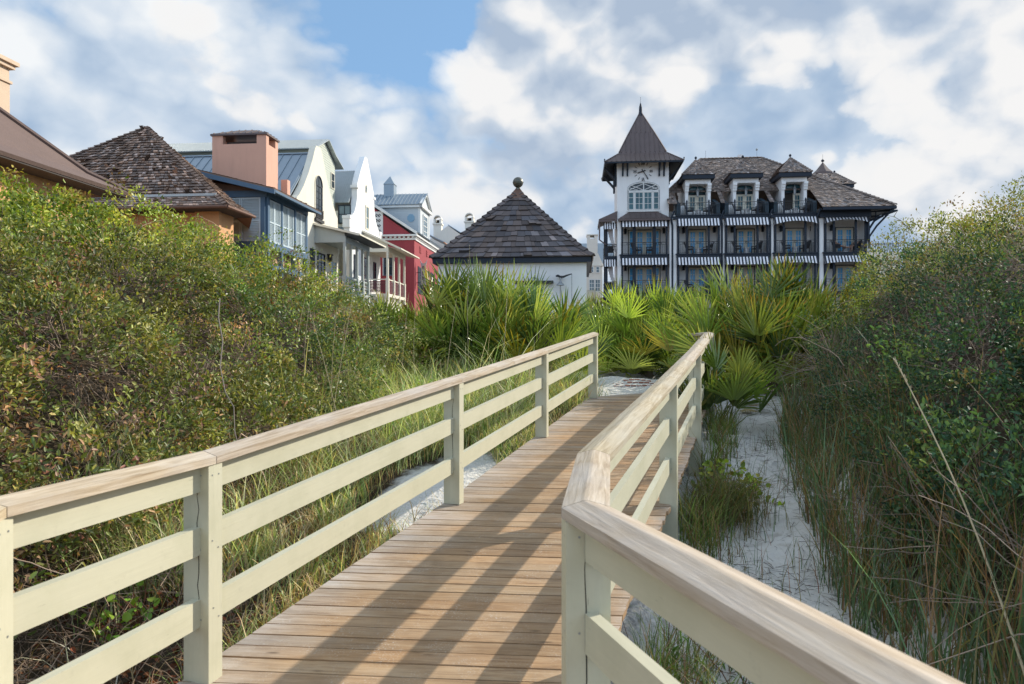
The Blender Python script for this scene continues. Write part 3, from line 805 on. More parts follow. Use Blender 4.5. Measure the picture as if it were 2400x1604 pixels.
def seams(mb, bl, br, tl, tr, step, h=.045, w=.035, col=(1.12, 1.12, 1.12)):
    """standing seams up a metal roof plane"""
    bl, br, tl, tr = map(Vector, (bl, br, tl, tr))
    nrm = (br - bl).cross(tl - bl).normalized()
    if nrm.z < 0: nrm = -nrm
    wb = (br - bl).length; e = (br - bl).normalized()
    ub = lambda x: bl + e * x
    # top edge positions along the same direction
    x0 = (tl - bl).dot(e); x1 = (tr - bl).dot(e)
    up = tl - bl - e * x0
    k = step * .5
    while k < wb:
        t = 1.0
        if k < x0 and x0 > 0: t = k / x0
        if k > x1 and wb > x1: t = min(t, (wb - k) / (wb - x1))
        if t > .05:
            a = ub(k) + nrm * h / 2; b = ub(k) + up * t + nrm * h / 2
            mb.bar(a, b, w, h, up=nrm, col=col)
        k += step

def slab_roof(mb, pts, th, col=(1, 1, 1)):
    """roof plane with thickness, pts ccw from above"""
    pts = [Vector(p) for p in pts]
    n = (pts[1] - pts[0]).cross(pts[2] - pts[0]).normalized()
    if n.z < 0: n = -n
    mb.prism(pts, -n * th, col)

# ------------------------------------------------------------------ 1 brown roofed house (far left)
def house_brown():
    T = Thing('house', 'house with a plain brown hip roof and tall sandstone chimney, nearest building above the dune', 'house', (-17, 12, 2.0), True)
    E, Vn, Vf, We = -13.0, 3.0, 18.9, 5.95
    rU, rW = -18.5, 10.75; rV = Vf - 5.2
    wl = MB(); wl.box(-24, E - .75, Vn + .7, Vf - .75, 1.5, We + .12); T.part('wall', wl, M['stucco_orange'])
    rf = MB()
    k = .8; kW = We + .42
    # flared foot then main slope
    slab_roof(rf, [(E, Vn, We), (E, Vf, We), (E - k, Vf - k, kW), (E - k, Vn, kW)], .1)
    slab_roof(rf, [(E - k, Vn, kW), (E - k, Vf - k, kW), (rU, rV, rW), (rU, Vn, rW)], .1)
    slab_roof(rf, [(E, Vf, We), (-24, Vf, We), (-24 + k, Vf - k, kW), (E - k, Vf - k, kW)], .1)
    slab_roof(rf, [(E - k, Vf - k, kW), (-24 + k, Vf - k, kW), (rU, rV, rW)], .1)
    slab_roof(rf, [(-24, Vf, We), (-24, Vn, We), (-24 + k, Vn, kW), (-24 + k, Vf - k, kW)], .1)
    slab_roof(rf, [(-24 + k, Vf - k, kW), (-24 + k, Vn, kW), (rU, Vn, rW), (rU, rV, rW)], .1)
    ro = T.part('roof', rf, M['brown_roof'])
    hc = MB(); hc.tube([(E, Vf, We + .03), (E - k, Vf - k, kW + .04), (rU, rV, rW + .05)], .07, 6); T.part('hip_cap', hc, M['brown_roof'], ro)
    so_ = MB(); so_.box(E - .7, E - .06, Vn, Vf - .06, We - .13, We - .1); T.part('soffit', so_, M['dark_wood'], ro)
    c = MB(); U0, U1, V0, V1 = -19.9, -17.55, 18.2, 19.6
    c.box(U0, U1, V0, V1, 5, 9.62); U0, U1 = U0 + .0, U1 + .0
    c.box(U0 - .05, U1 + .05, V0 - .05, V1 + .05, 9.62, 9.70)
    c.box(U0 + .01, U1 - .01, V0 + .01, V1 - .01, 9.70, 10.08)
    c.box(U0 - .10, U1 + .10, V0 - .10, V1 + .10, 10.08, 10.2); c.box(U0 - .18, U1 + .18, V0 - .18, V1 + .18, 10.2, 10.32)
    b = [(U0 - .12, V0 - .12, 10.32), (U1 + .12, V0 - .12, 10.32), (U1 + .12, V1 + .12, 10.32), (U0 - .12, V1 + .12, 10.32)]
    t = [(U0 + .55, V0 + .5, 10.77), (U1 - .75, V0 + .5, 10.77), (U1 - .75, V1 - .5, 10.77), (U0 + .55, V1 - .5, 10.77)]
    c.hexa(b + t)
    co = T.part('chimney', c, M['stucco_sand'])
    p = MB(); p.lathe(((U0 + U1) / 2 + .15, (V0 + V1) / 2, 10.77), [(.16, 0), (.16, .35), (.3, .35), (.3, .42), (0, .55)], 10)
    T.part('chimney_pot', p, M['iron'], co)
house_brown()

# ------------------------------------------------------------------ 2 orange house under the brown shingle hip roof
def house_hip():
    T = Thing('house', 'orange house under a weathered brown wood shingle hip roof with copper gutter', 'house', (-20, 30, 2), True)
    Er, El, Vf, Vb, We = -14.0, -27.4, 26.1, 36.0, 7.09
    A = (-20.6, 31.0, 11.95)
    k, kW = .85, 7.66
    wl = MB(); wl.box(El + .8, Er - .75, Vf + .9, 28.1, 2, We + .25); wl.box(El + .8, -18.2, 28.1, Vb - .9, 2, We + .2); T.part('wall', wl, M['stucco_orange'])
    w2 = MB(); w2.box(Er - 1.75, Er - .70, Vf + .72, Vf + .9, 2, We + .1); T.part('pilaster', w2, M['stucco_orange'])
    rf = MB()
    fr = [(El, Vf, We), (Er, Vf, We), (Er - k, Vf + k, kW), (El + k, Vf + k, kW)]
    shingles(rf, *fr[:2], fr[3], fr[2], 4, .16, .05, (.9, 1.5), .25, seed=1)
    shingles(rf, fr[3], fr[2], A, A, 27, .15, .085, (.5, 1.5), .30, seed=2, palev=2.2)
    Ve_ = 28.35; rb = [(Er, Vf, We), (Er, Ve_, We), (Er - k, Ve_ + .1, kW), (Er - k, Vf + k, kW)]
    shingles(rf, rb[0], rb[1], rb[3], rb[2], 4, .16, .05, (.7, 1.3), .1, seed=3)
    shingles(rf, rb[3], rb[2], A, A, 27, .15, .06, (.55, 1.3), .1, seed=4)
    bk = [(Er, Vb, We), (El, Vb, We)]
    rf.face([(-18.2, Vb, We), bk[1], A]); rf.face([(Er, Ve_, We), (Er - k, Ve_ + .1, kW), (-18.2, Vb, We)]); rf.face([(Er - k, Ve_ + .1, kW), A, (-18.2, Vb, We)]); rf.face([(El, Vb, We), (El, Vf, We), A])
    ro = T.part('roof', rf, M['shingle_brown'])
    hc = MB(); hipcaps(hc, (Er, Vf, We + .03), (Er - k, Vf + k, kW + .03), 4, .3, .04, 5); hipcaps(hc, (Er - k, Vf + k, kW + .03), A, 30, .3, .045, 6)
    hipcaps(hc, (El + k, Vf + k, kW + .03), A, 30, .3, .045, 7)
    T.part('hip_cap', hc, M['shingle_brown'], ro)
    bd = MB(); bd.bar((El + k, Vf + k - .06, kW + .04), (Er - k, Vf + k - .06, kW + .04), .09, .1); T.part('batten', bd, M['pale_metal'], ro)
    g = MB(); g.tube([(El, Vf - .05, We - .06), (Er + .05, Vf - .05, We - .06)], .075, 8)
    g.tube([(Er + .05, Vf - .05, We - .06), (Er + .05, Ve_ + .05, We - .06)], .075, 8)
    T.part('gutter', g, M['copper'])
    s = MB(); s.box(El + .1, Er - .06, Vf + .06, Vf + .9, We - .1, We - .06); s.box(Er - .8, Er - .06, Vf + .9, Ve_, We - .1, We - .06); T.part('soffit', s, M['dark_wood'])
house_hip()

# ------------------------------------------------------------------ 3 blue shuttered porch house with peach chimney
def louvres(T, parent, pl, a0, a1, b0, b1, step=.075):
    f = MB(); w = .07
    pl.box(f, a0, a0 + w, b0, b1, 0, .06); pl.box(f, a1 - w, a1, b0, b1, 0, .06)
    mid = b0 + (b1 - b0) * .47
    for y in (b0, mid - w / 2, b1 - w): pl.box(f, a0 + w, a1 - w, y, y + w, 0, .058)
    y = b0 + w + .02
    while y < b1 - w - .02:
        if not (mid - w / 2 - .04 < y < mid + w / 2 + .01):
            n = Vector(pl.p(0, 0, 1)) - Vector(pl.p(0, 0, 0))
            d = (n * .7 + Vector((0, 0, .7))).normalized()
            f.bar(pl.p(a0 + w, y + .02, .025), pl.p(a1 - w, y + .02, .025), .05, .008, up=d)
        y += step
    pl.box(f, a0 + .01, a1 - .01, b0 + .01, b1 - .01, -.03, .0)
    return T.part('shutter', f, M['shutter'], parent)

def house_blue():
    T = Thing('house', 'blue timber porch house with pale louvred shutters and a big peach chimney', 'house', (-17, 33, 3), True)
    V0, V1, Ur, Ul = 31.7, 36.6, -15.0, -17.5
    PF, PR = Plane('F', V0), Plane('R', Ur)
    Wt, Wb = 8.62, 6.5
    core = MB(); core.box(-24, Ur - .35, V0 + .35, V1 - .05, 2.5, 8.3); T.part('wall', core, M['stucco_peach'])
    fr = MB()
    # posts and beams
    for u in (Ul + .1, Ur - .12): PF.box(fr, u - .11, u + .11, 3.2, Wt, -.12, .10)
    PF.box(fr, Ul, Ur + .1, Wt, Wt + .3, -.12, .12); PF.box(fr, Ul, Ur + .1, Wb - .3, Wb - .02, -.12, .12)
    n = 3; bay = (V1 - V0) / n
    for i in range(n + 1):
        v = V0 + i * bay; v = min(max(v, V0 + .12), V1 - .1)
        PR.box(fr, v - .1, v + .1, 3.2, Wt, -.12, .10)
    PR.box(fr, V0, V1, Wt + .001, Wt + .3, -.12, .12); PR.box(fr, V0 + .22, V1 - .2, Wb - .36, Wb - .02, -.12, .115)
    PR.box(fr, V0, V1, 5.15, 5.4, -.12, .10)
    T.part('timber_frame', fr, M['blue_grey'])
    sh = MB(); sh.prism([(Ul - 2.5, V0 + .02, Wt + .3), (Ur, V0 + .02, Wt + .3), (Ur, V0 + .02, Wt + .34), (Ul - 2.5, V0 + .02, Wt + 1.1)], (0, .2, 0))
    T.part('gable_wall', sh, M['shingle_brown'])
    a = Ul + .23; b = Ur - .25; m = (a + b) / 2
    louvres(T, None, PF, a, m - .01, Wb, Wt - .02); louvres(T, None, PF, m + .01, b, Wb, Wt - .02)
    for i in range(n):
        v0 = V0 + i * bay + .16; v1 = V0 + (i + 1) * bay - .14; m = (v0 + v1) / 2
        louvres(T, None, PR, v0, m - .01, Wb, Wt - .06); louvres(T, None, PR, m + .01, v1, Wb, Wt - .06)
    pan = MB(); PF.box(pan, Ul + .2, Ur - .2, 3.4, Wb - .3, -.1, -.05); T.part('lower_panel', pan, M['blue_grey'])
    # sloping roof with rafters
    rl, rr, vn, vf = (-19.6, 10.22), (-14.25, 8.86), V0 - .75, V1 + .25
    rf = MB(); slab_roof(rf, [(rr[0], vn, rr[1]), (rr[0], vf, rr[1]), (rl[0], vf, rl[1]), (rl[0], vn, rl[1])], .05)
    shingles(rf, (rr[0], vn, rr[1] + .01), (rr[0], vf, rr[1] + .01), (rl[0], vn, rl[1] + .01), (rl[0], vf, rl[1] + .01), 26, .16, .03, (.5, 1.0), .03, seed=11)
    ro = T.part('roof', rf, M['shingle_brown'])
    bb = MB()
    bb.prism([(rr[0] + .02, vn, rr[1] - .05), (rr[0] + .02, vn, rr[1] - .26), (rl[0], vn, rl[1] - .3), (rl[0], vn, rl[1] - .05)], (0, .08, 0))
    bb.box(rr[0] - .04, rr[0] + .03, vn + .09, vf, rr[1] - .17, rr[1] - .055)
    T.part('bargeboard', bb, M['blue_grey'], ro)
    rt = MB(); v = V0 - .3
    while v < vf:
        rt.bar((rr[0] - .05, v, rr[1] - .13), (rr[0] - 1.6, v, rr[1] + .27), .07, .12); v += .42
    T.part('rafters', rt, M['blue_grey'], ro)
    # chimney
    c = MB(); U0, U1, C0, C1 = -18.45, -15.6, 33.0, 34.35; Wc = 12.05
    ow0, ow1 = 11.62, 11.98
    c.box(U0, U1, C0, C1, 7.5, ow0)
    for (x0, x1) in ((U0, U0 + .56), (U1 - .5, U1)):
        c.box(x0, x1, C0, C0 + .3, ow0, Wc); c.box(x0, x1, C1 - .3, C1, ow0, Wc)
    co = T.part('chimney', c, M['stucco_peach'])
    d = MB(); d.box(U0 + .6, U1 - .6, C0 + .34, C1 - .34, ow0 - .01, ow0 + .2); T.part('flue', d, M['dark_wood'], co)
    r = MB(); e = .07
    r.box(U0 - e, U1 + e, C0 - e, C1 + e, Wc, Wc + .09)
    b = [(U0 - e, C0 - e, Wc + .09), (U1 + e, C0 - e, Wc + .09), (U1 + e, C1 + e, Wc + .09), (U0 - e, C1 + e, Wc + .09)]
    rv = (C0 + C1) / 2; tl, tr = (U0 + .95, rv, Wc + .46), (U1 - .95, rv, Wc + .46)
    r.face([b[0], b[1], tr, tl]); r.face([b[1], b[2], tr]); r.face([b[2], b[3], tl, tr]); r.face([b[3], b[0], tl])
    seams(r, b[0], b[1], tl, tr, .34, .03, .03); seams(r, b[1], b[2], tr, tr, .34, .03, .03)
    T.part('chimney_roof', r, M['bronze_metal'], co)
    st = MB(); st.box(-15.55, -15.2, 34.6, 34.95, 8.8, 10.15); T.part('chimney_stub', st, M['stucco_peach'])
house_blue()

# ------------------------------------------------------------------ gables with shaped parapets facing the street
def gable_wall(mb, U, th, cV, prof, base):
    """prof: [(half width, W)] from the top down"""
    L = [(cV - a, w) for a, w in prof]; Rr = [(cV + a, w) for a, w in prof]
    poly = [(U, v, w) for v, w in Rr] + [(U, cV + prof[-1][0], base), (U, cV - prof[-1][0], base)] + [(U, v, w) for v, w in L[::-1]]
    mb.prism(poly, (-th, 0, 0))

def porch(T, Uw, Ur, Vn, Vf, Wfloor, Wrail, Wbeam, wall_top, eave, n, pm, rail_style):
    PR, PF = Plane('R', Ur), Plane('F', Vn)
    fl = MB(); fl.box(Uw, Ur + .1, Vn - .05, Vf + .05, Wfloor - .25, Wfloor); fl.box(Uw, Ur - .2, Vn + .1, Vf, 2.0, Wfloor - .25)
    po = T.part('porch_floor', fl, pm)
    for i in range(n):
        v = Vn + (Vf - Vn) * i / (n - 1)
        mb = MB(); mb.box(Ur - .08, Ur + .08, v - .08, v + .08, Wrail + .05, Wbeam)
        mb.box(Ur - .12, Ur + .12, v - .12, v + .12, Wfloor - .6, Wrail + .05)
        T.part('porch_post', mb, pm)
    bm_ = MB(); PR.box(bm_, Vn - .1, Vf + .1, Wbeam, Wbeam + .38, -.1, .1)
    PF.box(bm_, Uw, Ur - .1, Wbeam, Wbeam + .38, -.1, .1)
    T.part('porch_beam', bm_, pm)
    wu, ww = wall_top; eu, ew = eave
    gb = MB(); sl = (ww - ew) / (eu - wu)
    gb.prism([(Uw, Vn - .04, Wbeam + .38), (Ur + .02, Vn - .04, Wbeam + .38), (Ur + .02, Vn - .04, ww - sl * (Ur - wu) - .09), (Uw, Vn - .04, ww - sl * (Uw - wu) - .09)], (0, .08, 0))
    T.part('porch_gable', gb, pm)
    cl = MB(); cl.box(Uw, Ur - .1, Vn + .1, Vf, Wbeam + .2, Wbeam + .24); T.part('porch_ceiling', cl, pm)
    rf = MB(); a, b = Vn - .25, Vf + .9
    slab_roof(rf, [(eu, a, ew), (eu, b, ew), (wu, b, ww), (wu, a, ww)], .07)
    seams(rf, (eu, a, ew), (eu, b, ew), (wu, a, ww), (wu, b, ww), .4, .04)
    ro = T.part('porch_roof', rf, M['bronze_metal'] if rail_style == 'grey' else M['trim_cream'])
    fs = MB(); fs.bar((wu, a - .02, ww - .05), (eu, a - .02, ew - .05), .05, .13); fs.bar((eu + .02, a, ew - .03), (eu + .02, b, ew - .03), .05, .1)
    T.part('fascia', fs, M['trim_cream'], ro)
    un = MB(); un.prism([(eu - .05, a + .05, ew - .1), (eu - .05, b - .05, ew - .1), (Ur + .1, b - .05, Wbeam + .385), (Ur + .1, a + .05, Wbeam + .385)], (0, 0, .015)); T.part('soffit', un, M['charcoal'] if rail_style == 'grey' else pm, ro)
    # rails
    rm = M['porch_grey'] if rail_style == 'grey' else M['maroon']
    rr = MB(); PR.box(rr, Vn, Vf, Wrail - .08, Wrail, -.04, .04); PF.box(rr, Uw, Ur - .12, Wrail - .08, Wrail, -.04, .04)
    T.part('porch_handrail', rr, pm)
    ib = MB()
    if rail_style == 'grey':
        for z in (.22, .40, .58, .76): PR.box(ib, Vn + .1, Vf - .1, Wfloor + z, Wfloor + z + .03, -.02, .02)
        for z in (.22, .40, .58, .76): PF.box(ib, Uw, Ur - .13, Wfloor + z, Wfloor + z + .03, -.02, .02)
    else:
        z = .1
        while z < Wrail - Wfloor - .15:
            PR.box(ib, Vn + .1, Vf - .1, Wfloor + z, Wfloor + z + .075, -.02, .02); PF.box(ib, Uw, Ur - .13, Wfloor + z, Wfloor + z + .085, -.02, .02); z += .115
        PF.box(ib, Uw + (Ur - Uw) * .14, Uw + (Ur - Uw) * .22, Wfloor, Wrail - .08, -.03, .03)
    T.part('porch_balustrade', ib, rm)

def house_cream():
    T = Thing('house', 'cream gabled house with tall arched window, grey seam metal roof and posted porch', 'house', (-20, 45, 3), True)
    U = -17.0; cV = 43.6
    g = MB()
    prof = [(.42, 14.45), (.62, 14.2), (1.1, 13.3), (1.75, 12.3), (2.5, 11.35), (3.2, 10.65), (3.55, 10.4), (3.55, 10.15), (3.62, 9.4)]
    gable_wall(g, U, .42, cV, prof, 2.5); T.part('gable_wall', g, M['stucco_cream'])
    body = MB(); body.box(-28, U - .42, cV - 3.5, cV + 3.5, 2.5, 10.2); T.part('wall', body, M['stucco_cream'])
    PR = Plane('R', U)
    window(T, None, PR, cV - .62, cV + .52, 9.75, 11.9, 2, 5, M['charcoal'], M['glass_dark'], .07, .035, 'arched_window', h=.62, casing=M['trim_cream'], cw=.1)
    jb = MB(); PR.box(jb, cV - .6, cV + .5, 9.75, 10.3, .07, .10); 
    for i in range(7):
        a = cV - .6 + i * 1.1 / 6; PR.box(jb, a - .02, a + .02, 9.8, 10.35, .10, .13)
    PR.box(jb, cV - .75, cV + .65, 9.5, 9.68, 0, .14)
    T.part('window_rail', jb, M['iron'])
    # roof: ridge runs away from the street
    rw, re, rl = 14.05, 10.45, -29.0
    rf = MB(); Vn, Vf = cV - 3.7, cV + 3.7
    bl, br, tr, tl = (rl, Vn, re), (U - .42, Vn, re), (U - .42, cV, rw), (rl, cV, rw)
    slab_roof(rf, [bl, br, tr, tl], .08); seams(rf, bl, br, tl, tr, .62, .05, .04)
    slab_roof(rf, [(U - .42, Vf, re), (rl, Vf, re), tl, tr], .08); rf.bar((rl, cV, rw + .03), (U - .42, cV, rw + .03), .2, .08)
    T.part('roof', rf, M['grey_metal'])
    # upper volume with its own gable
    u2, c2 = -18.5, 48.6
    d = MB(); d.box(-30, u2, c2 - 2.2, c2 + 2.1, 9, 15.15)
    d.prism([(u2, c2 - 2.2, 15.15), (u2, c2 + 2.1, 15.15), (u2, c2 + .02, 16.3)], (-.1, 0, 0))
    z = 9.6
    while z < 16.1:
        hw = 2.15 if z < 15.15 else 2.15 * (16.3 - z) / 1.15
        d.box(u2, u2 + .025, c2 - hw + .02, c2 + hw - .06, z, z + .02, (.6, .6, .6)); z += .17
    dm = T.part('upper_storey', d, M['siding_green'])
    window(T, dm, Plane('R', u2), c2 + 1.2, c2 + 1.9, 13.2, 14.4, 1, 2, M['trim_cream'], M['glass_dark'], .06)
    r2 = MB(); rl2 = -32
    slab_roof(r2, [(rl2, c2 - 2.75, 15.1), (u2 + .35, c2 - 2.75, 15.1), (u2 + .35, c2, 16.5), (rl2, c2, 16.5)], .07)
    seams(r2, (rl2, c2 - 2.75, 15.1), (u2 + .35, c2 - 2.75, 15.1), (rl2, c2, 16.5), (u2 + .35, c2, 16.5), .2, .03, .06)
    slab_roof(r2, [(u2 + .35, c2, 16.5), (u2 + .35, c2 + 1.4, 15.75), (rl2, c2 + 1.4, 15.75), (rl2, c2, 16.5)], .07)
    slab_roof(r2, [(u2 + .35, c2 + 1.4, 15.75), (u2 + .45, c2 + 2.9, 15.05), (rl2, c2 + 2.9, 15.05), (rl2, c2 + 1.4, 15.75)], .07)
    T.part('upper_roof', r2, M['pale_metal'], dm)
    # ground and first floor openings under the porch
    window(T, None, PR, 43.3, 44.6, 5.0, 7.5, 2, 4, M['charcoal'], M['glass_dark'], .09, .03, 'french_door')
    window(T, None, PR, 45.6, 46.8, 5.0, 7.3, 2, 4, M['trim_cream'], M['glass_pale'], .09, .03, 'french_door')
    ln = MB(); ln.box(U + .05, U + .3, 45.1, 45.3, 7.1, 7.5); ln.box(U + .02, U + .34, 45.05, 45.35, 7.5, 7.6); T.part('lantern', ln, M['iron'])
    sh = MB(); sh.box(U, U + .08, 42.1, 42.75, 4.9, 7.6); T.part('door_shutter', sh, M['charcoal'])
    porch(T, U, -15.0, 42.9, 47.8, 4.95, 5.86, 8.05, (U + .02, 9.3), (-13.95, 8.55), 5, M['porch_grey'], 'grey')
house_cream()

def house_white():
    T = Thing('house', 'white house with a pointed curvy gable, corrugated roof and maroon railed porch', 'house', (-20, 54, 3), True)
    U = -17.0; cV = 53.7
    g = MB()
    prof = [(.28, 16.45), (2.3, 14.15), (2.42, 13.7), (2.44, 13.2), (2.5, 12.6), (2.72, 12.0), (3.15, 11.45), (3.7, 11.1), (4.1, 10.95), (4.15, 10.0)]
    prof = [(.28, 16.5), (1.3, 15.2), (2.15, 13.95), (2.2, 13.3), (2.26, 12.7), (2.5, 12.1), (2.95, 11.5), (3.55, 11.12), (3.95, 11.0), (4.0, 10.0)]
    gable_wall(g, U, .45, cV, prof, 2.5)
    for s in (-1, 1):
        g.box(U - .5, U + .08, cV + s * 2.2 - .2, cV + s * 2.2 + .2, 13.55, 13.75)
        g.box(U - .52, U + .1, cV + s * 3.9 - .28, cV + s * 3.9 + .28, 10.85, 11.08)
        g.box(U - .50, U + .05, cV + s * 3.95 - .18, cV + s * 3.95 + .18, 10.2, 10.85)
    T.part('gable_wall', g, M['stucco_white'])
    body = MB(); body.box(-28, U - .45, cV - 3.2, cV + 3.5, 2.5, 11.6); body.box(-24, U - .9, 49.2, 50.5, 2.5, 10.2); T.part('wall', body, M['stucco_cream'])
    PR = Plane('R', U)
    ov = MB(); pts = [(cV + .22 * math.cos(a), 13.95 + .32 * math.sin(a)) for a in [2 * math.pi * i / 14 for i in range(14)]]
    for i in range(14): PR.bar(ov, *pts[i], *pts[(i + 1) % 14], .07, .03)
    oo = T.part('oval_window', ov, M['trim_cream']); op = MB(); op.prism([PR.p(a, b, -.01) for a, b in pts], (.03, 0, 0)); T.part('pane', op, M['glass_pale'], oo)
    window(T, None, PR, 53.5, 54.3, 10.7, 12.6, 1, 2, M['trim_cream'], M['glass_pale'], .1, .05, casing=M['trim_cream'])
    window(T, None, PR, 53.0, 53.9, 6.2, 8.4, 1, 3, M['maroon'], M['glass_dark'], .1, .05, 'french_door')
    window(T, None, PR, 50.6, 51.4, 6.0, 8.3, 1, 3, M['charcoal'], M['glass_dark'], .1, .05)
    window(T, None, PR, 55.6, 56.3, 6.0, 8.3, 1, 3, M['charcoal'], M['glass_dark'], .1, .05)
    rw, re, rl = 15.45, 12.3, -30.0
    Vn = cV - 2.9
    rf = MB(); bl, br, tr, tl = (rl, Vn, re), (U - .45, Vn, re), (U - .45, cV, rw), (rl, cV, rw)
    slab_roof(rf, [bl, br, tr, tl], .06); seams(rf, bl, br, tl, tr, .17, .03, .05)
    slab_roof(rf, [(U - .45, cV + 2.9, re), (rl, cV + 2.9, re), tl, tr], .06)
    T.part('roof', rf, M['pale_metal'])
    PF = Plane('F', cV - 3.2)
    window(T, None, PF, Uat(793, 50.5), Uat(823, 50.5), 10.6, 12.05, 2, 2, M['charcoal'], M['glass_pale'], .09, .05)
    lr = MB(); slab_roof(lr, [(-24, 48.8, 9.0), (U - .6, 48.8, 9.0), (U - .6, 50.5, 10.4), (-24, 50.5, 10.4)], .06); T.part('lower_roof', lr, M['grey_metal'])
    porch(T, U, -15.0, 52.9, 58.1, 5.45, 6.62, 8.75, (U + .02, 10.45), (-13.9, 9.0), 4, M['trim_cream'], 'maroon')
house_white()

# ------------------------------------------------------------------ red house
def house_red():
    T = Thing('house', 'red stucco house with white dentil cornice and a pale grey sided dormer', 'house', (-19, 66, 3), True)
    V0, V1, Ur, Ul = 61.8, 72.5, -15.0, -25.0
    rU, rW, eW = -20.0, 14.95, 11.45
    PF, PR = Plane('F', V0), Plane('R', Ur)
    w = MB(); w.box(Ul, Ur, V0, V1, 2.5, 11.0)
    w.prism([(Ul, V0, 11.0), (Ur, V0, 11.0), (Ur, V0, eW - .1), (rU, V0, rW - .1), (Ul, V0, eW - .1)], (0, .3, 0))
    T.part('wall', w, M['stucco_red'])
    c = MB()
    PF.box(c, Ul, Ur + .16, 11.02, 11.2, 0, .10); PF.box(c, Ul, Ur + .3, 11.36, 11.52, 0, .3)
    PR.box(c, V0, V1, 11.02, 11.2, 0, .10); PR.box(c, V0, V1, 11.36, 11.52, 0, .3)
    for i in range(22):
        u = Ur - .1 - i * .42; PF.box(c, u - .1, u + .1, 11.2, 11.36, .0, .18)
    for i in range(30):
        v = V0 + .15 + i * .34; PR.box(c, v - .08, v + .08, 11.2, 11.36, .0, .18)
    T.part('cornice', c, M['trim'])
    rk = MB(); rk.bar((Ur + .32, V0 - .16, eW + .16), (rU, V0 - .16, rW + .14), .34, .24, up=(0, 0, 1)); rk.bar((Ul - .3, V0 - .16, eW + .16), (rU, V0 - .16, rW + .14), .34, .24)
    T.part('rake_board', rk, M['trim'])
    rf = MB(); bl, br, tr, tl = (Ur + .4, V0 - .3, eW + .25), (Ur + .4, V1, eW + .25), (rU, V1, rW + .3), (rU, V0 - .3, rW + .3)
    slab_roof(rf, [bl, br, tr, tl], .08); seams(rf, bl, br, tl, tr, .5)
    slab_roof(rf, [(Ul - .4, V1, eW + .25), (Ul - .4, V0 - .3, eW + .25), tl, tr], .08)
    T.part('roof', rf, M['grey_metal'])
    # decorated white panel in the gable
    pn = MB(); PF.box(pn, -19.0, -17.95, 11.55, 13.7, 0, .05); sc = pn
    for k in range(4):
        for s in (-1, 1):
            cx = -18.42 + s * .13; cy = 13.3 - k * .48
            pts = [PF.p(cx + .12 * (1 - t / 14) * math.cos(s * t * .55), cy + .17 * (1 - t / 16) * math.sin(t * .55), .07) for t in range(12)]
            sc.tube(pts, .03, 4, mi=1)
    T.part('gable_panel', pn, [M['trim'], M['charcoal']])
    window(T, None, PF, -17.9, -17.0, 7.75, 9.5, 2, 2, M['blue_grey'], M['glass_dark'], .09, .05, casing=M['trim'], cw=.08)
    for v in (64.2, 67.0, 69.8):
        gr = MB(); PR.box(gr, v - .3, v + .3, 10.1, 10.75, 0, .04)
        for i in range(3): PR.box(gr, v - .28, v + .28, 10.15 + i * .2, 10.25 + i * .2, .04, .07)
        T.part('vent_grille', gr, M['stucco_red'])
        window(T, None, PR, v - .5, v + .5, 6.2, 8.7, 2, 3, M['charcoal'], M['glass_dark'], .1, .05)
        sh = MB(); PR.box(sh, v - 1.05, v - .54, 6.2, 8.75, 0, .06); T.part('window_shutter', sh, M['charcoal'])
        sh = MB(); PR.box(sh, v + .54, v + 1.05, 6.2, 8.75, 0, .06); T.part('window_shutter', sh, M['charcoal'])
    # dormer tower
    D0, D1, Dr, Dl = 64.0, 68.0, -14.95, -21.0
    d = MB(); d.box(Dl, Dr - .02, D0, D1, 11.5, 14.6)
    d.prism([(Dr, D0, 14.6), (Dr, D1, 14.6), (Dr, 66, 15.9)], (-.2, 0, 0))
    z = 11.7
    while z < 14.5: d.box(Dl, Dr, D0 - .02, D0, z, z + .02, (.62, .62, .62)); z += .16
    do = T.part('dormer', d, M['siding'])
    tr_ = MB()
    for (u0, u1) in ((Dr - .2, Dr + .02),): tr_.box(u0, u1, D0 - .03, D0 + .2, 11.5, 14.6)
    tr_.box(Dr - .2, Dr + .03, D1 - .2, D1 + .02, 11.5, 14.6); tr_.box(Dl, Dr + .2, D0 - .25, D0 + .02, 14.45, 14.72)
    tr_.box(Dr - .05, Dr + .25, D0 - .25, D1 + .25, 14.45, 14.72)
    tr_.bar((Dr + .1, D0 - .3, 14.75), (Dr + .1, 66, 16.05), .22, .16); tr_.bar((Dr + .1, D1 + .3, 14.75), (Dr + .1, 66, 16.05), .22, .16)
    T.part('trim_boards', tr_, M['trim'], do)
    r = MB(); bl, br, tr2, tl = (Dl, D0 - .35, 14.72), (Dr + .25, D0 - .35, 14.72), (Dr + .25, 66, 16.2), (Dl, 66, 16.2)
    slab_roof(r, [bl, br, tr2, tl], .07); seams(r, bl, br, tl, tr2, .36, .06, .05)
    slab_roof(r, [(Dr + .25, D1 + .35, 14.72), (Dl, D1 + .35, 14.72), tl, tr2], .07)
    T.part('dormer_roof', r, M['grey_metal'], do)
    oc = MB(); pf = Plane('F', D0); pts = [(-15.85 + .38 * math.cos(math.pi / 8 + i * math.pi / 4), 13.45 + .40 * math.sin(math.pi / 8 + i * math.pi / 4)) for i in range(8)]
    oc.prism([pf.p(a, b, .03) for a, b in pts], (0, -.02, 0)); ow = T.part('octagonal_window', oc, M['glass_sky'], do)
    window(T, do, Plane('R', Dr), 65.1, 66.9, 11.9, 14.0, 2, 4, M['trim'], M['glass_pale'], .12, .06)
    cu = MB(); cu.box(-18.95, -17.95, 65.5, 66.5, 15.4, 17.1)
    t0 = (-18.45, 66, 18.0); b = [(-19.0, 65.45, 17.1), (-17.9, 65.45, 17.1), (-17.9, 66.55, 17.1), (-19.0, 66.55, 17.1)]
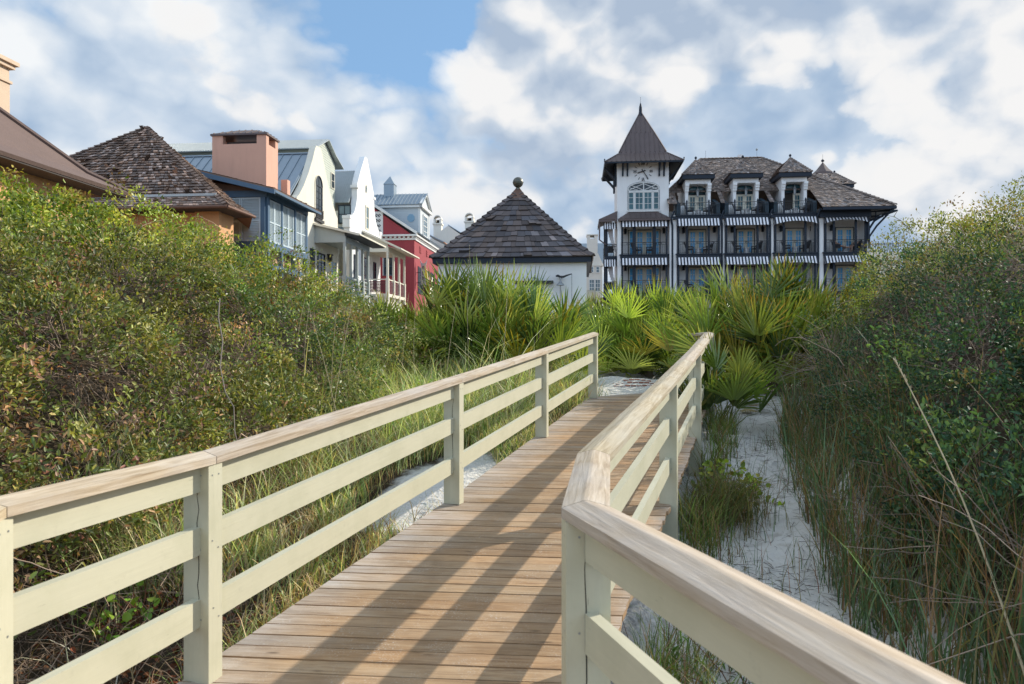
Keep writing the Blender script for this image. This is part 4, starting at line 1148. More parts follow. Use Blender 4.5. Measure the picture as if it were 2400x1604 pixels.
    for i in range(4): cu.face([b[i], b[(i + 1) % 4], t0])
    T.part('roof_vent', cu, M['grey_metal'], do)
house_red()

def text_letters(mb, pl, s, a, b, h, o, t=.035):
    """strokes of capital letters, one under the other"""
    S = {'P': [((0, 0), (0, 1)), ((0, 1), (.5, 1)), ((.5, 1), (.5, .52)), ((.5, .52), (0, .52))],
         'E': [((0, 0), (0, 1)), ((0, 1), (.5, 1)), ((0, .52), (.42, .52)), ((0, 0), (.5, 0))],
         'N': [((0, 0), (0, 1)), ((0, 1), (.52, 0)), ((.52, 0), (.52, 1))]}
    for i, ch in enumerate(s):
        for (x0, y0), (x1, y1) in S[ch]:
            pl.bar(mb, a + x0 * h, b - i * h * 1.45 + y0 * h, a + x1 * h, b - i * h * 1.45 + y1 * h, t * 1.3, o, t)

def hanging_sign():
    V = 62.6; pl = Plane('F', V)
    u0, u1 = Uat(984, V), Uat(1001.5, V); um = (u0 + u1) / 2; h = (u1 - u0) / 2
    top = Wat(609, um, V); bot = Wat(668, um, V)
    T = Thing('shop_sign', 'narrow grey hanging sign with vertical maroon letters on the red house corner', 'sign', (um, V, top), True)
    mb = MB()
    poly = [(u0, top), (u0 + h * .55, top - .30), (um, top - .36), (u1 - h * .55, top - .30), (u1, top), (u1 - h * .35, top - .55), (u1 - h * .28, top - 1.0),
            (u1 - h * .28, bot), (u0 + h * .28, bot), (u0 + h * .28, top - 1.0), (u0 + h * .35, top - .55)]
    mb.prism([pl.p(a, b, .03) for a, b in poly], (0, .06, 0))
    T.part('board', mb, M['sign'])
    lt = MB(); text_letters(lt, pl, 'PEN', um - .10, top - .95, .32, .045, .035); T.part('lettering', lt, M['sign_letter'])
    br = MB(); br.bar((u0 - .7, V, top - 1.2), (u0 + .2, V, top - 1.2), .05, .05); br.bar((u0 - .7, V, bot + .2), (u0 + .2, V, bot + .2), .05, .05); br.bar((u0 - .35, V, top - .75), (u0 - .35, V, bot + .2), .04, .04)
    T.part('bracket', br, M['iron'])
hanging_sign()

# ------------------------------------------------------------------ far houses
def arched_chimney(T, U, V, w, W0, W1, mat):
    c = MB(); h = w / 2
    c.box(U - h, U + h, V - h, V + h, W0, W1 - 1.3)
    c.box(U - h - .12, U + h + .12, V - h - .12, V + h + .12, W1 - 1.3, W1 - 1.1)
    for s in (-1, 1): c.box(U + s * h - .13 * (1 + s), U + s * h + .13 * (1 - s), V - h, V + h, W1 - 1.1, W1 - .55)
    pts = arc(U - h, U + h, W1 - .55, .55, 10)
    for i in range(10): c.hexa([(pts[i][0], V - h, pts[i][1] - .16), (pts[i + 1][0], V - h, pts[i + 1][1] - .16), (pts[i + 1][0], V + h, pts[i + 1][1] - .16), (pts[i][0], V + h, pts[i][1] - .16),
                                (pts[i][0], V - h, pts[i][1]), (pts[i + 1][0], V - h, pts[i + 1][1]), (pts[i + 1][0], V + h, pts[i + 1][1]), (pts[i][0], V + h, pts[i][1])])
    co = T.part('chimney', c, mat)
    d = MB(); d.box(U - h + .27, U + h - .27, V + h - .1, V + h - .05, W1 - 1.1, W1 - .5); T.part('flue', d, M['dark_wood'], co)

def far_houses():
    V = 88.0
    T = Thing('house', 'far white gabled house with two arched chimneys behind the shingled hut', 'house', (-14, V, 3), True)
    w = MB(); a, b, c = Uat(1008, V), Uat(1050, V), Uat(1088, V); wt = Wat(529, b, V); wa = Wat(561, a, V); wc = Wat(556, c, V)
    w.prism([(a, V, 3), (c + 2, V, 3), (c + 2, V, wc - 1.2), (c, V, wc), (b, V, wt), (a, V, wa)], (0, 9, 0)); T.part('wall', w, M['stucco_far'])
    rf = MB(); slab_roof(rf, [(c + 2.6, V - .2, wc - 1.3), (c + 2.6, V + 9, wc - 1.3), (b, V + 9, wt + .15), (b, V - .0, wt + .15)], .1); T.part('roof', rf, M['grey_metal'])
    arched_chimney(T, Uat(1016, V), V + 3, 1.05, 12, Wat(506, Uat(1016, V), V + 3), M['stucco_far'])
    arched_chimney(T, Uat(1092.5, V), V + 3, 1.15, 12, Wat(501, Uat(1092, V), V + 3), M['stucco_far'])
    V = 82.0
    T2 = Thing('house', 'low far house with grey roof and orange tiled edge beside the red house', 'house', (-14, V, 3), True)
    w = MB(); w.box(Uat(1000, V), Uat(1075, V), V, V + 5, 3, 12.2); T2.part('wall', w, M['stucco_orange'])
    rf = MB(); x0, x1 = Uat(1000, V), Uat(1080, V); slab_roof(rf, [(x0, V - .4, 14.9), (x0 + 2.2, V - .4, 13.8), (x0 + 2.2, V + 5, 13.8), (x0, V + 5, 14.9)], .1); ro = T2.part('roof', rf, M['grey_metal'])
    tl = MB(); slab_roof(tl, [(x0 + 2.2, V - .4, 13.8), (x1, V - .4, 11.9), (x1, V + 5, 11.9), (x0 + 2.2, V + 5, 13.8)], .1); T2.part('tiled_edge', tl, M['tile'], ro)
    # between the hut and the hotel
    V = 80.0
    T3 = Thing('house', 'far cream house with tall tapered chimney seen between the hut and hotel', 'house', (1.8, V, 3), True)
    a, b = Uat(1340, V), Uat(1412, V); wt = Wat(621, b, V)
    w = MB(); w.box(a, b, V, V + 8, 3, wt); w.box(Uat(1380, V), b + .1, V - .1, V, wt - .15, wt); T3.part('wall', w, M['stucco_far'])
    rf = MB(); r0, r1 = Uat(1345, V + 3), Uat(1440, V + 3); yb = Wat(618, r0, V + 3); yt = Wat(570, r0, V + 6)
    slab_roof(rf, [(r0, V + 3, yb), (r1, V + 3, yb), (r1, V + 6.5, yt), (r0, V + 6.5, yt)], .1); seams(rf, (r0, V + 3, yb), (r1, V + 3, yb), (r0, V + 6.5, yt), (r1, V + 6.5, yt), .55); T3.part('roof', rf, M['grey_metal'])
    c = MB(); u0, u1 = Uat(1376, V), Uat(1400, V); ct = Wat(549, u0, V); cb = Wat(622, u0, V)
    c.hexa([(u0 - .1, V + .2, cb), (u1 + .7, V + .2, cb), (u1 + .7, V + 2, cb), (u0 - .1, V + 2, cb), (u0, V + .2, cb + 1.4), (u1 + .1, V + .2, cb + 1.4), (u1 + .1, V + 2, cb + 1.4), (u0, V + 2, cb + 1.4)])
    c.box(u0, u1 + .04, V + .2, V + 2, cb + 1.4, ct - .5); c.box(u0 - .06, u1 + .1, V + .14, V + 2.06, ct - .12, ct)
    for (x0, x1) in ((u0, u0 + .35), (u1 - .35, u1 + .04)): c.box(x0, x1, V + .2, V + 2, ct - .5, ct - .12)
    T3.part('chimney', c, M['stucco_far'])
    pf = Plane('F', V)
    for px in (1387, 1401):
        u = Uat(px, V); window(T3, None, pf, u - .32, u + .32, Wat(684, u, V), Wat(655, u, V), 2, 3, M['trim'], M['glass_pale'], .08, .05)
        window(T3, None, pf, u - .22, u + .22, Wat(640, u, V), Wat(625, u, V), 1, 2, M['trim'], M['glass_pale'], .08, .05)
    bl = MB(); u0, u1 = Uat(1376, V - 2), Uat(1395, V - 2); w0, w1 = Wat(700, u0, V - 2), Wat(682, u0, V - 2)
    bl.box(u0, u1, V - 2, V, w0 - .25, w0); n = 9
    for i in range(n): 
        u = u0 + (u1 - u0) * i / (n - 1); bl.box(u - .025, u + .025, V - 2, V - 1.94, w0, w1)
    bl.box(u0, u1 + .05, V - 2.05, V - 1.92, w1, w1 + .07); bl.box(u1 - .06, u1 + .06, V - 2.06, V - 1.9, w0 - .3, w1 + .25)
    T3.part('balcony', bl, M['porch'])
    # terrace beyond the hotel's right corner
    V = 62.0
    T4 = Thing('house', 'small white flat roofed house with black iron terrace fence beyond the hotel corner', 'house', (28, V, 3), True)
    a, b = Uat(2036, V), Uat(2110, V); wt = Wat(592, a, V)
    w = MB(); w.box(a, b, V, V + 6, 3, wt); w.box(a - .1, b, V - .1, V + .1, wt - .8, wt - .65, (.2, .2, .2)); T4.part('wall', w, M['stucco_far'])
    f = MB(); n = 20
    for i in range(n):
        u = a + .1 + (b - a - .2) * i / (n - 1); f.box(u - .02, u + .02, V + .1, V + .14, wt, wt + .85 + .12 * (i % 3 == 0))
    f.box(a, b, V + .1, V + .15, wt + .7, wt + .75); T4.part('terrace_fence', f, M['iron'])
far_houses()

# ------------------------------------------------------------------ white hut with shingle pyramid roof
def hut():
    T = Thing('hut', 'white hut with dark wood shingle pyramid roof and bronze ball on top', 'hut', (-2.1, 24.4, 1.5), True)
    Fv, Ul, Ur = 22.0, -4.55, .28; D = 4.85
    w = MB(); w.box(Ul, Ur, Fv, Fv + D, .6, 4.16); T.part('wall', w, M['stucco_hut'])
    e = .2; L, Rr, N, Fb, We = Ul - e, Ur + e, Fv - e, Fv + D + e, 4.33
    A = ((L + Rr) / 2, (N + Fb) / 2, 7.02)
    def cv(x, y, t, s=.0):  # foot flare point
        return (x + (A[0] - x) * t, y + (A[1] - y) * t, We + (A[2] - We) * t)
    c = [(L, N), (Rr, N), (Rr, Fb), (L, Fb)]
    k = .16; kz = We + (A[2] - We) * k - .055
    foot = [(x, y, We) for x, y in c]
    knee = [(x + (A[0] - x) * k, y + (A[1] - y) * k, kz) for x, y in c]
    rf = MB(); hc = MB()
    for i in range(4):
        j = (i + 1) % 4
        shingles(rf, foot[i], foot[j], knee[i], knee[j], 2, .235, .05, (.75, 1.35), .14, .22, seed=20 + i, palev=1.8)
        shingles(rf, knee[i], knee[j], A, A, 11, .235, .05, (.62, 1.3), .09, .2, seed=30 + i, palev=1.9)
        hipcaps(hc, foot[i], knee[i], 2, .24, .05, 40 + i, (.7, 1.4)); hipcaps(hc, knee[i], A, 14, .24, .05, 44 + i, (.7, 1.4))
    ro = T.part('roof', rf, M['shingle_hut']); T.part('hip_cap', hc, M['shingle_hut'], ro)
    fs = MB(); fs.box(L + .05, Rr - .05, N + .04, N + .12, 4.16, We - .01); fs.box(Rr - .12, Rr - .05, N + .12, Fb - .05, 4.16, We - .01); fs.box(L + .05, L + .12, N + .12, Fb - .05, 4.16, We - .01)
    fs.box(L + .12, Rr - .12, N + .12, Fb - .12, 4.165, 4.2)
    T.part('fascia', fs, M['charcoal'])
    f = MB(); h = .44; zb = A[2] - .27
    b = [(A[0] - h, A[1] - h, zb - .17), (A[0] + h, A[1] - h, zb - .17), (A[0] + h, A[1] + h, zb - .17), (A[0] - h, A[1] + h, zb - .17)]
    ap = (A[0], A[1], A[2] + .20)
    for i in range(4):
        m = tuple((b[i][q] + b[(i + 1) % 4][q]) / 2 for q in range(3)); m = (m[0] + (m[0] - A[0]) * .12, m[1] + (m[1] - A[1]) * .12, m[2] - .13)
        f.face([b[i], m, ap]); f.face([m, b[(i + 1) % 4], ap])
    T.part('ridge_flashing', f, M['copper'])
    bl = MB(); pr = [(0.001, -.02), (.10, -.02), (.09, .05), (.055, .10)] + [(.19 * math.sin(a), .27 - .19 * math.cos(a)) for a in [math.pi * (.12 + .88 * i / 14) for i in range(15)]]
    bl.lathe((A[0], A[1], A[2] + .05), pr, 20); bl.lathe((A[0], A[1], A[2] + .05), [(.192, .262), (.197, .265), (.197, .278), (.192, .281)], 20)
    T.part('finial_ball', bl, M['bronze_ball'], smooth=True)
hut()

def wall_fixtures():
    V = 22.0
    u, z = Uat(1314, V), Wat(662, Uat(1314, V), V)
    T = Thing('outdoor_shower', 'grey pull chain shower with bell shaped head on the white hut wall', 'shower', (u, V, z), True)
    vv = V - .28
    b = MB(); b.lathe((u, vv, z - .12), [(.125, 0), (.12, .02), (.10, .05), (.06, .085), (.03, .13), (.025, .2), (.04, .2), (.035, .25)], 14); T.part('bell_head', b, M['steel'], smooth=True)
    p = MB(); p.tube([(u, vv, z - .12), (u, vv, z - 1.9)], .018, 8); T.part('pipe', p, M['steel'])
    a = MB(); a.tube([(u, V + .0, z + .17), (u - .08, vv, z + .19), (u, vv, z + .14), (u + .1, vv, z + .15), (u + .2, vv, z + .19), (u + .36, vv, z + .24)], [.03, .035, .045, .035, .028, .015], 8)
    a.tube([(u - .1, vv, z + .15), (u - .1, vv, z + .2)], .05, 8); a.tube([(u + .02, V, z + .12), (u + .02, vv, z + .12)], .02, 6)
    T.part('valve_arm', a, M['iron'])
    c = MB(); c.tube([(u + .36, vv, z + .24), (u + .36, vv, z - 1.0)], .006, 5); T.part('pull_chain', c, M['iron'])
    u2 = Uat(1252, V); z2 = Wat(661, u2, V)
    T2 = Thing('wall_shelf', 'dark ledge with round grey dome cap on the hut wall behind the palmetto', 'shelf', (u2, V, z2), True)
    s = MB(); s.box(u2 - .62, u2 + .62, V - .2, V, z2 - .06, z2 + .02); T2.part('ledge', s, M['iron'])
    d = MB(); d.lathe((u2 + .0, V - .1, z2 + .02), [(.17, 0), (.16, .05), (.11, .1), (.0, .13)], 14); T2.part('dome_cap', d, M['steel'], smooth=True)
wall_fixtures()
# ------------------------------------------------------------------ the hotel
F = 54.7
L1, L2, L3 = 5.54, 8.55, 11.6
def X(xz, V=F): return Uat(1340 + xz / 2.9325, V)
def Y(xz, yz, V=F): return Wat(220 + yz / 2.9325, X(xz, V), V)
BAYS = [(722, 1022), (1052, 1358), (1390, 1688), (1735, 2035)]

def awning(T, U0, U1, V, Wt, drop, n, arch=0.0, flare=.32, side=False):
    mb = MB()
    k = 4
    for i in range(n):
        col = (.96, .96, .97) if i % 2 else (.02, .025, .035)
        for j in range(k):
            a = (i + j / k) / n; b = (i + (j + 1) / k) / n
            lo = lambda t: Wt - drop + arch * math.sin(math.pi * t) ** .8
            ua, ub = U0 + (U1 - U0) * a, U0 + (U1 - U0) * b
            wv = lambda t: .02 * math.sin(t * 40)
            mb.face([(ua, V, Wt), (ub, V, Wt), (ub, V - flare + wv(b), lo(b)), (ua, V - flare + wv(a), lo(a))], None, col)
    for u, s in ((U0, 0), (U1, 1)):
        mb.face([(u, V, Wt), (u, V, Wt - drop), (u, V - flare, Wt - drop)], None, (.5, .5, .52))
        mb.face([(u, V, Wt), (u, V, Wt - drop * .97), (u, V - flare * .4, Wt - drop * .97)], None, (.05, .05, .06))
    return T.part('awning', mb, M['stripe'])

def rail_run(mb, p, q, h=.93, step=.13, bw=.018):
    p, q = Vector(p), Vector(q); L = (q - p).length; d = (q - p) / L
    up = Vector((0, 0, 1))
    for z, w in ((h, .05), (h - .17, .025), (.07, .03)): mb.bar(p + up * z, q + up * z, w, w * .8)
    n = max(2, int(L / step))
    for i in range(1, n):
        a = p + d * (L * i / n); mb.bar(a + up * .07, a + up * (h - .17), bw, bw, up=(0, 1, 0))
    for i in range(3):       # oval ornaments in the top band
        c = p + d * (L * (i + .5) / 3) + up * (h - .085)
        pts = [c + d * (.16 * math.cos(t)) + up * (.05 * math.sin(t)) for t in [2 * math.pi * k / 10 for k in range(11)]]
        mb.tube(pts, .014, 4, cap=False)

def french_door(T, parent, V, u0, u1, w0, w1, glass, h=0.0, open_left=False):
    pf = Plane('F', V); m = (u0 + u1) / 2
    c = MB(); cw = .06
    pf.box(c, u0 - cw, u0, w0, w1, 0, .09); pf.box(c, u1, u1 + cw, w0, w1, 0, .09); pf.box(c, u0 - cw, u1 + cw, w1, w1 + cw, 0, .09)
    co = T.part('door_frame', c, M['charcoal'], parent)
    for k, (a, b) in enumerate(((u0, m), (m, u1))):
        if open_left and k == 0:
            d = MB(); d.box(a + .05, a + .1, V + .0, V + .5, w0, w1); T.part('door', d, M['trim_cream'], parent)
            g = MB(); pf.box(g, a, b, w0, w1, .0, .012); T.part('dark_doorway_sheet', g, M['crack'], parent)  # thin dark sheet over the solid wall stands for the unlit room
            continue
        f = MB(); sw = (b - a) * .22
        pf.box(f, a, a + sw, w0, w1, 0, .06); pf.box(f, b - sw, b, w0, w1, 0, .06)
        pf.box(f, a + sw, b - sw, w1 - .16, w1, 0, .058); pf.box(f, a + sw, b - sw, w0, w0 + .22, 0, .058)
        pf.box(f, (a + b) / 2 - .012, (a + b) / 2 + .012, w0 + .22, w1 - .16, .01, .05)
        for i in range(1, 4): 
            z = w0 + .22 + (w1 - w0 - .38) * i / 4; pf.box(f, a + sw, b - sw, z - .012, z + .012, .01, .048)
        fo = T.part('door', f, M['trim_cream'], parent)
        g = MB(); pf.box(g, a + sw - .01, b - sw + .01, w0 + .21, w1 - .15, -.01, .025); T.part('pane', g, M[glass], fo) if parent is None else T.part('pane', g, M[glass], parent)
    return co

def lantern(T, u, V, w, parent=None):
    l = MB(); l.box(u - .09, u + .09, V - .22, V - .05, w - .18, w + .16); l.box(u - .12, u + .12, V - .25, V - .02, w + .16, w + .2)
    l.lathe((u, V - .135, w + .2), [(.1, 0), (.03, .13), (0, .16)], 6); l.box(u - .02, u + .02, V - .08, V, w + .2, w + .26)
    T.part('lantern', l, M['charcoal'], parent)

def hotel():
    T = Thing('hotel', 'white hotel with black clock tower spire, striped awnings and dark iron balconies', 'hotel', (X(490), F, 2), True)
    Fm = F + 1.7; Ue = X(2035)
    w = MB()
    w.box(X(690), Ue, Fm, F + 13, 2, 12.2)
    for (a, b) in ((690, 722), (1022, 1052), (1358, 1390), (1688, 1735), (2035, 2052)):
        w.box(X(a), X(b) + .0, F + .15, Fm, 2, 11.6 if a != 2035 else 11.2)
    T.part('wall', w, M['stucco_white'])
    dp = MB()
    for xz in (693, 1034, 1366, 1697):
        u = X(xz); dp.tube([(u, F + .08, 2.2), (u, F + .08, 10.8), (u - .12, F - .1, 11.3), (u + .1, F - .2, 11.9)], .075, 8)
    for xz in (700, 1038, 1372, 1703):
        dp.box(X(xz) - .05, X(xz) + .18, F - .05, F + .12, 11.25, 11.5)
    T.part('drainpipes', dp, M['charcoal'])

    # balconies
    def balcony(U0, U1, W, V0=F, V1=Fm, name='balcony'):
        s = MB(); s.box(U0 - .05, U1 + .05, V0, V1, W - .30, W); s.box(U0 - .12, U1 + .12, V0 - .07, V1, W - .08, W - .0015)
        so_ = T.part(name, s, M['charcoal'])
        r = MB(); rail_run(r, (U0, V0 + .02, W), (U1, V0 + .02, W)); T.part('balcony_rail', r, M['iron'], so_)
        return so_
    tb = (X(338), X(660))
    for W in (L1, L2): balcony(*tb, W)
    for i, (a, b) in enumerate(BAYS):
        for W in (L1, L2): balcony(X(a) + .03, X(b) - .03, W)
        if i < 3: balcony(X(a) + .03, X(b) - .03, L3)
    # awnings
    for (lv, y) in ((L3, 0), (L2, 1)):
        W = lv - .30
        for i, (a, b) in enumerate(BAYS):
            ar = .27 if (i >= 2 and lv == L3) else (.12 if i >= 2 else 0)
            Wt = W if not (i == 3 and lv == L3) else 11.22
            awning(T, X(a) + .0, X(b) - .0, F - .02, Wt, .62 if not (i == 3 and lv == L3) else .50, 27, ar)
        awning(T, tb[0] - .02, tb[1] + .02, F - .02, (W if lv == L2 else Y(490, 868)), .58, 29)
    # posts
    for lv in (L1, L2):
        for i, (a, b) in enumerate(BAYS):
            for xz in (a + 12, a + 70, b - 78, b - 10):
                p = MB(); p.box(X(xz) - .075, X(xz) + .075, F + .06, F + .2, lv, lv + 2.72); T.part('balcony_post', p, M['charcoal'])
        for xz in (347, 430, 568, 654):
            p = MB(); q = .13 if xz in (430, 568) else .07; p.box(X(xz) - q, X(xz) + q, F + .06, F + .22, lv, lv + 2.72); T.part('balcony_post', p, M['charcoal'])
    # doors and lanterns of the lower floors
    for lv in (L1, L2):
        for i, (a, b) in enumerate(BAYS):
            c = (a + b) / 2
            u0, u1 = X(c - 58, Fm), X(c + 60, Fm); french_door(T, None, Fm, u0 - .15, u1 - .15, lv + .02, lv + 2.1, 'glass_sky_reflect')
            for s in (-105, 105): lantern(T, X(c + s, Fm), Fm, lv + 2.05)
        tw = MB(); tw.box(X(325, Fm), X(690, Fm), Fm - .012, Fm + .3, lv - .29, lv + 2.75); T.part('balcony_wall', tw, M['stucco_white'])
        u0, u1 = X(436, Fm), X(562, Fm); french_door(T, None, Fm - .012, u0, u1, lv + .02, lv + 2.15, 'glass_sky_reflect')
        pf = Plane('F', Fm - .012)
        for (a, b) in ((392, 428), (572, 604)):
            window(T, None, pf, X(a, Fm), X(b, Fm), lv + .1, lv + 2.15, 1, 3, M['trim_cream'], M['glass_sky_reflect'], .08, .03, 'sidelight', casing=M['charcoal'])
        for xz in (368, 632): lantern(T, X(xz, Fm), Fm, lv + 2.05)
    # beam over the last bay, eave, brackets
    bm_ = MB(); bm_.box(X(1700), Ue + .2, F - .12, F + .2, 11.2, 11.78); T.part('eave_beam', bm_, M['charcoal'])

    # ---- main roof
    Ve, We, Vr, Wr = F - .9, 11.9, F + 8.0, 18.05
    sl = (Wr - We) / (Vr - Ve); Wp = lambda v: We + (v - Ve) * sl
    Ur_ = Uat(1340 + 2232 / 2.9325, Ve); Url = Uat(1340 + 1300 / 2.9325, Vr); Ull = Uat(1340 + 885 / 2.9325, Vr); Ul_ = Ull - 6.0
    cut = F + 1.75
    rf = MB(); kw = dict(lift=.05, tone=(.6, 1.35), pale=.16, palev=1.8, warm=.07)
    def hipU(v): return Ur_ + (Url - Ur_) * (v - Ve) / (Vr - Ve)
    def hipL(v): return Ul_ + (Ull - Ul_) * (v - Ve) / (Vr - Ve)
    shingles(rf, (X(655), cut, Wp(cut)), (hipU(cut), cut, Wp(cut)), (Ull, Vr, Wr), (Url, Vr, Wr), 34, .17, seed=50, **kw)
    for k, (a, b, v0) in enumerate(((660, 724, F - .1), (1024, 1052, F - .1), (1360, 1391, F - .1))):
        shingles(rf, (X(a), v0, Wp(v0)), (X(b), v0, Wp(v0)), (X(a) + .05, cut + .1, Wp(cut + .1)), (X(b) + .05, cut + .1, Wp(cut + .1)), 10, .17, seed=60 + k, **kw)
    e = F - .1
    shingles(rf, (X(1694), Ve, We - .05), (Ur_, Ve, We - .05), (X(1690), F + .3, Wp(F + .3)), (hipU(F + .3), F + .3, Wp(F + .3)), 5, .17, seed=70, lift=.055, tone=(.6, 1.3), pale=.2)
    shingles(rf, (X(1690), F + .3, Wp(F + .3)), (hipU(F + .3), F + .3, Wp(F + .3)), (X(1690), cut + .05, Wp(cut + .05)), (hipU(cut), cut + .05, Wp(cut + .05)), 8, .17, seed=71, **kw)
    Vb = Vr + 8.9
    shingles(rf, (Ur_, Ve, We), (Ur_, Vb, We), (Url, Vr, Wr), (Url, Vr + .01, Wr), 48, .17, seed=72, **kw)
    rf.face([(Ul_, Vb, We), (Ur_, Vb, We), (Url, Vr, Wr), (Ull, Vr, Wr)], None, (.8, .8, .8)); rf.face([(hipL(F + 5), F + 5, Wp(F + 5)), (Ul_, Vb, We), (Ull, Vr, Wr)], None, (.8, .8, .8))
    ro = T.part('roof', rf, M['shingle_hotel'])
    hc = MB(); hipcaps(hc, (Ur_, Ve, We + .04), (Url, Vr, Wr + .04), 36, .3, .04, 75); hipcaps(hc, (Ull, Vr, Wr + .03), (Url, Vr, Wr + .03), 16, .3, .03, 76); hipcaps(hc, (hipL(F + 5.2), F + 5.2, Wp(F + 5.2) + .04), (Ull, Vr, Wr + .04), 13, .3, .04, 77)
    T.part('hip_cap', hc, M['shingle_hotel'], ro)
    ev = MB(); ev.box(X(1698), Ur_ + .02, Ve - .03, Ve + .06, We - .26, We - .06); ev.box(Ur_ - .06, Ur_ + .03, Ve + .06, Vb, We - .26, We - .06)
    ev.box(X(1700), Ur_ - .06, Ve + .06, F - .12, We - .2, We - .16); ev.box(Ue + .02, Ur_ - .06, F - .12, Vb, We - .2, We - .16)
    T.part('eave', ev, M['charcoal'], ro)
    for v in (F + .05, F + 2.5):
        b = MB(); pts = [(Ue + .03, v, 9.6), (Ue + .12, v, 10.3), (Ue + .5, v, 10.9), (Ue + 1.2, v, 11.35), (Ue + 2.1, v, 11.66)]
        b.tube(pts, .09, 6); b.tube([(Ue + .05, v, 11.6), (Ue + 2.2, v, 11.66)], .07, 6); b.tube([(Ue + .6, v, 10.95), (Ue + .6, v, 11.6)], .06, 6); b.box(Ue - .02, Ue + .12, v - .1, v + .1, 9.4, 11.7)
        T.part('eave_bracket', b, M['charcoal'])
    gt = MB(); gt.tube([(Ur_ - .1, Ve + .1, We - .2), (Ur_ - .35, Ve + .2, We - .45), (Ue + .75, F + .2, 10.55), (Ue + .15, F + .1, 9.7), (Ue + .15, F + .1, 8.8)], .075, 8); T.part('downpipe', gt, M['charcoal'])
    vt = MB(); u = X(1165, Vr); vt.box(u - .18, u + .18, Vr + .3, Vr + .7, Wr - .3, Wr + .4); T.part('roof_vent', vt, M['white_paint'], ro)
    for xz in (1272, 920):
        u = X(xz, Vr); an = MB(); an.tube([(u, Vr, Wr), (u, Vr, Wr + .75)], .015, 5)
        if xz == 1272: an.lathe((u, Vr, Wr + .72), [(0, -.1), (.09, -.05), (.1, .03), (.05, .1), (0, .12)], 10)
        T.part('lightning_rod', an, M['steel'], ro)

    # ---- dormers
    for i, cx in enumerate((866, 1195, 1527)):
        Vd = F + 1.15; u0, u1 = X(cx - 86, Vd), X(cx + 89, Vd); uc = (u0 + u1) / 2
        Wh, Wt = 14.28, 14.62
        pw = .24
        d = MB()
        d.box(u0, u0 + pw, Vd, F + 5.0, L3, Wh); d.box(u1 - pw, u1, Vd, F + 5.0, L3, Wh); d.box(u0, u1, Vd - .02, F + 5.5, Wh, Wt)
        Vw = F + 2.1; d.box(u0 + pw, u1 - pw, Vw, Vw + .2, L3, Wh)
        for s, uu in ((0, u0), (1, u1 - pw)):
            for k in range(3): d.box(uu - .03, uu + pw + .03, Vd - .1 - .08 * k, Vd, Wh - .62 + .2 * k, Wh - .42 + .2 * k)
        for (a, b) in ((u0 - .85, u0), (u1, u1 + .75)): d.box(a, b, F + 1.3, F + 1.6, L3, L3 + .98)
        do = T.part('dormer', d, M['stucco_white'])
        for (a, b) in (BAYS[i],):
            for uu in (X(a) + .02, X(b) - .30):
                pr = MB(); pr.hexa([(uu, F + .05, L3), (uu + .28, F + .05, L3), (uu + .28, F + 2.0, L3), (uu, F + 2.0, L3), (uu, F + .05, L3 + .85), (uu + .28, F + .05, L3 + .85), (uu + .28, F + 2.0, L3 + 1.6), (uu, F + 2.0, L3 + 1.6)])
                T.part('balcony_parapet', pr, M['slate_dark'], do)
        du0, du1 = X(cx - 66, Vw), X(cx + 50, Vw)
        french_door(T, do, Vw, du0, du1, L3 + .02, L3 + 1.95, 'glass_teal', open_left=(i == 2))
        tm = MB(); pf = Plane('F', Vw); pts = arc(du0 - .03, du1 + .03, L3 + 2.35, .32, 10)
        tm.prism([pf.p(x, y, .03) for x, y in [(du0 - .03, L3 + 1.99), (du1 + .03, L3 + 1.99)] + pts[::-1]], (0, -.03, 0)); T.part('transom', tm, M['glass_teal'], do)
        tf = MB(); m = (du0 + du1) / 2
        for k in range(len(pts) - 1): pf.bar(tf, *pts[k], *pts[k + 1], .06, .07)
        for (x0, x1) in ((du0, m), (m, du1)): pf.bar(tf, x0, L3 + 2.02, x1, L3 + 2.5, .02, .07); pf.bar(tf, x0, L3 + 2.5, x1, L3 + 2.02, .02, .075)
        pf.box(tf, m - .02, m + .02, L3 + 2.0, L3 + 2.66, .04, .08); pf.box(tf, du0 - .05, du1 + .05, L3 + 1.97, L3 + 2.04, .03, .09); T.part('transom_bars', tf, M['charcoal'], do)
        hg = MB(); hg.tube([(m, F + 1.6, Wh), (m, F + 1.6, Wh - .3)], .015, 5); hg.lathe((m, F + 1.6, Wh - .95), [(.0, 0), (.09, .02), (.12, .42), (.17, .45), (.05, .66), (0, .68)], 8); T.part('hanging_lantern', hg, M['steel'], do)
        r = MB(); ov = .3; a0, a1, va = u0 - ov, u1 + ov, Vd - ov - .1; Wq = Wt + .32; ap = (uc, Vd + 1.0, 16.42); bk = (uc, F + 6.2, 16.42)
        shingles(r, (a0, va, Wq), (a1, va, Wq), ap, ap, 11, .16, .05, (.7, 1.4), .2, seed=80 + i)
        shingles(r, (a1, va, Wq), (a1, F + 5.4, Wq), ap, bk, 11, .16, .05, (.7, 1.4), .2, seed=84 + i)
        shingles(r, (a0, F + 5.4, Wq), (a0, va, Wq), bk, ap, 11, .16, .05, (.7, 1.4), .2, seed=88 + i)
        hipcaps(r, (a0, va, Wq + .03), (ap[0], ap[1], ap[2] + .03), 10, .2, .03, 90 + i); hipcaps(r, (a1, va, Wq + .03), (ap[0], ap[1], ap[2] + .03), 10, .2, .03, 94 + i)
        T.part('dormer_roof', r, M['shingle_hotel'], do)
        fb = MB(); fb.box(a0 + .03, a1 - .03, va + .03, F + 5.0, Wt + .002, Wq - .02); T.part('dormer_fascia', fb, M['charcoal'], do)
        fi = MB(); fi.lathe((uc, Vd + 1.0, 16.4), [(.03, 0), (.03, .12), (.1, .17), (.1, .27), (.0, .36)], 8); T.part('finial', fi, M['charcoal'], do)
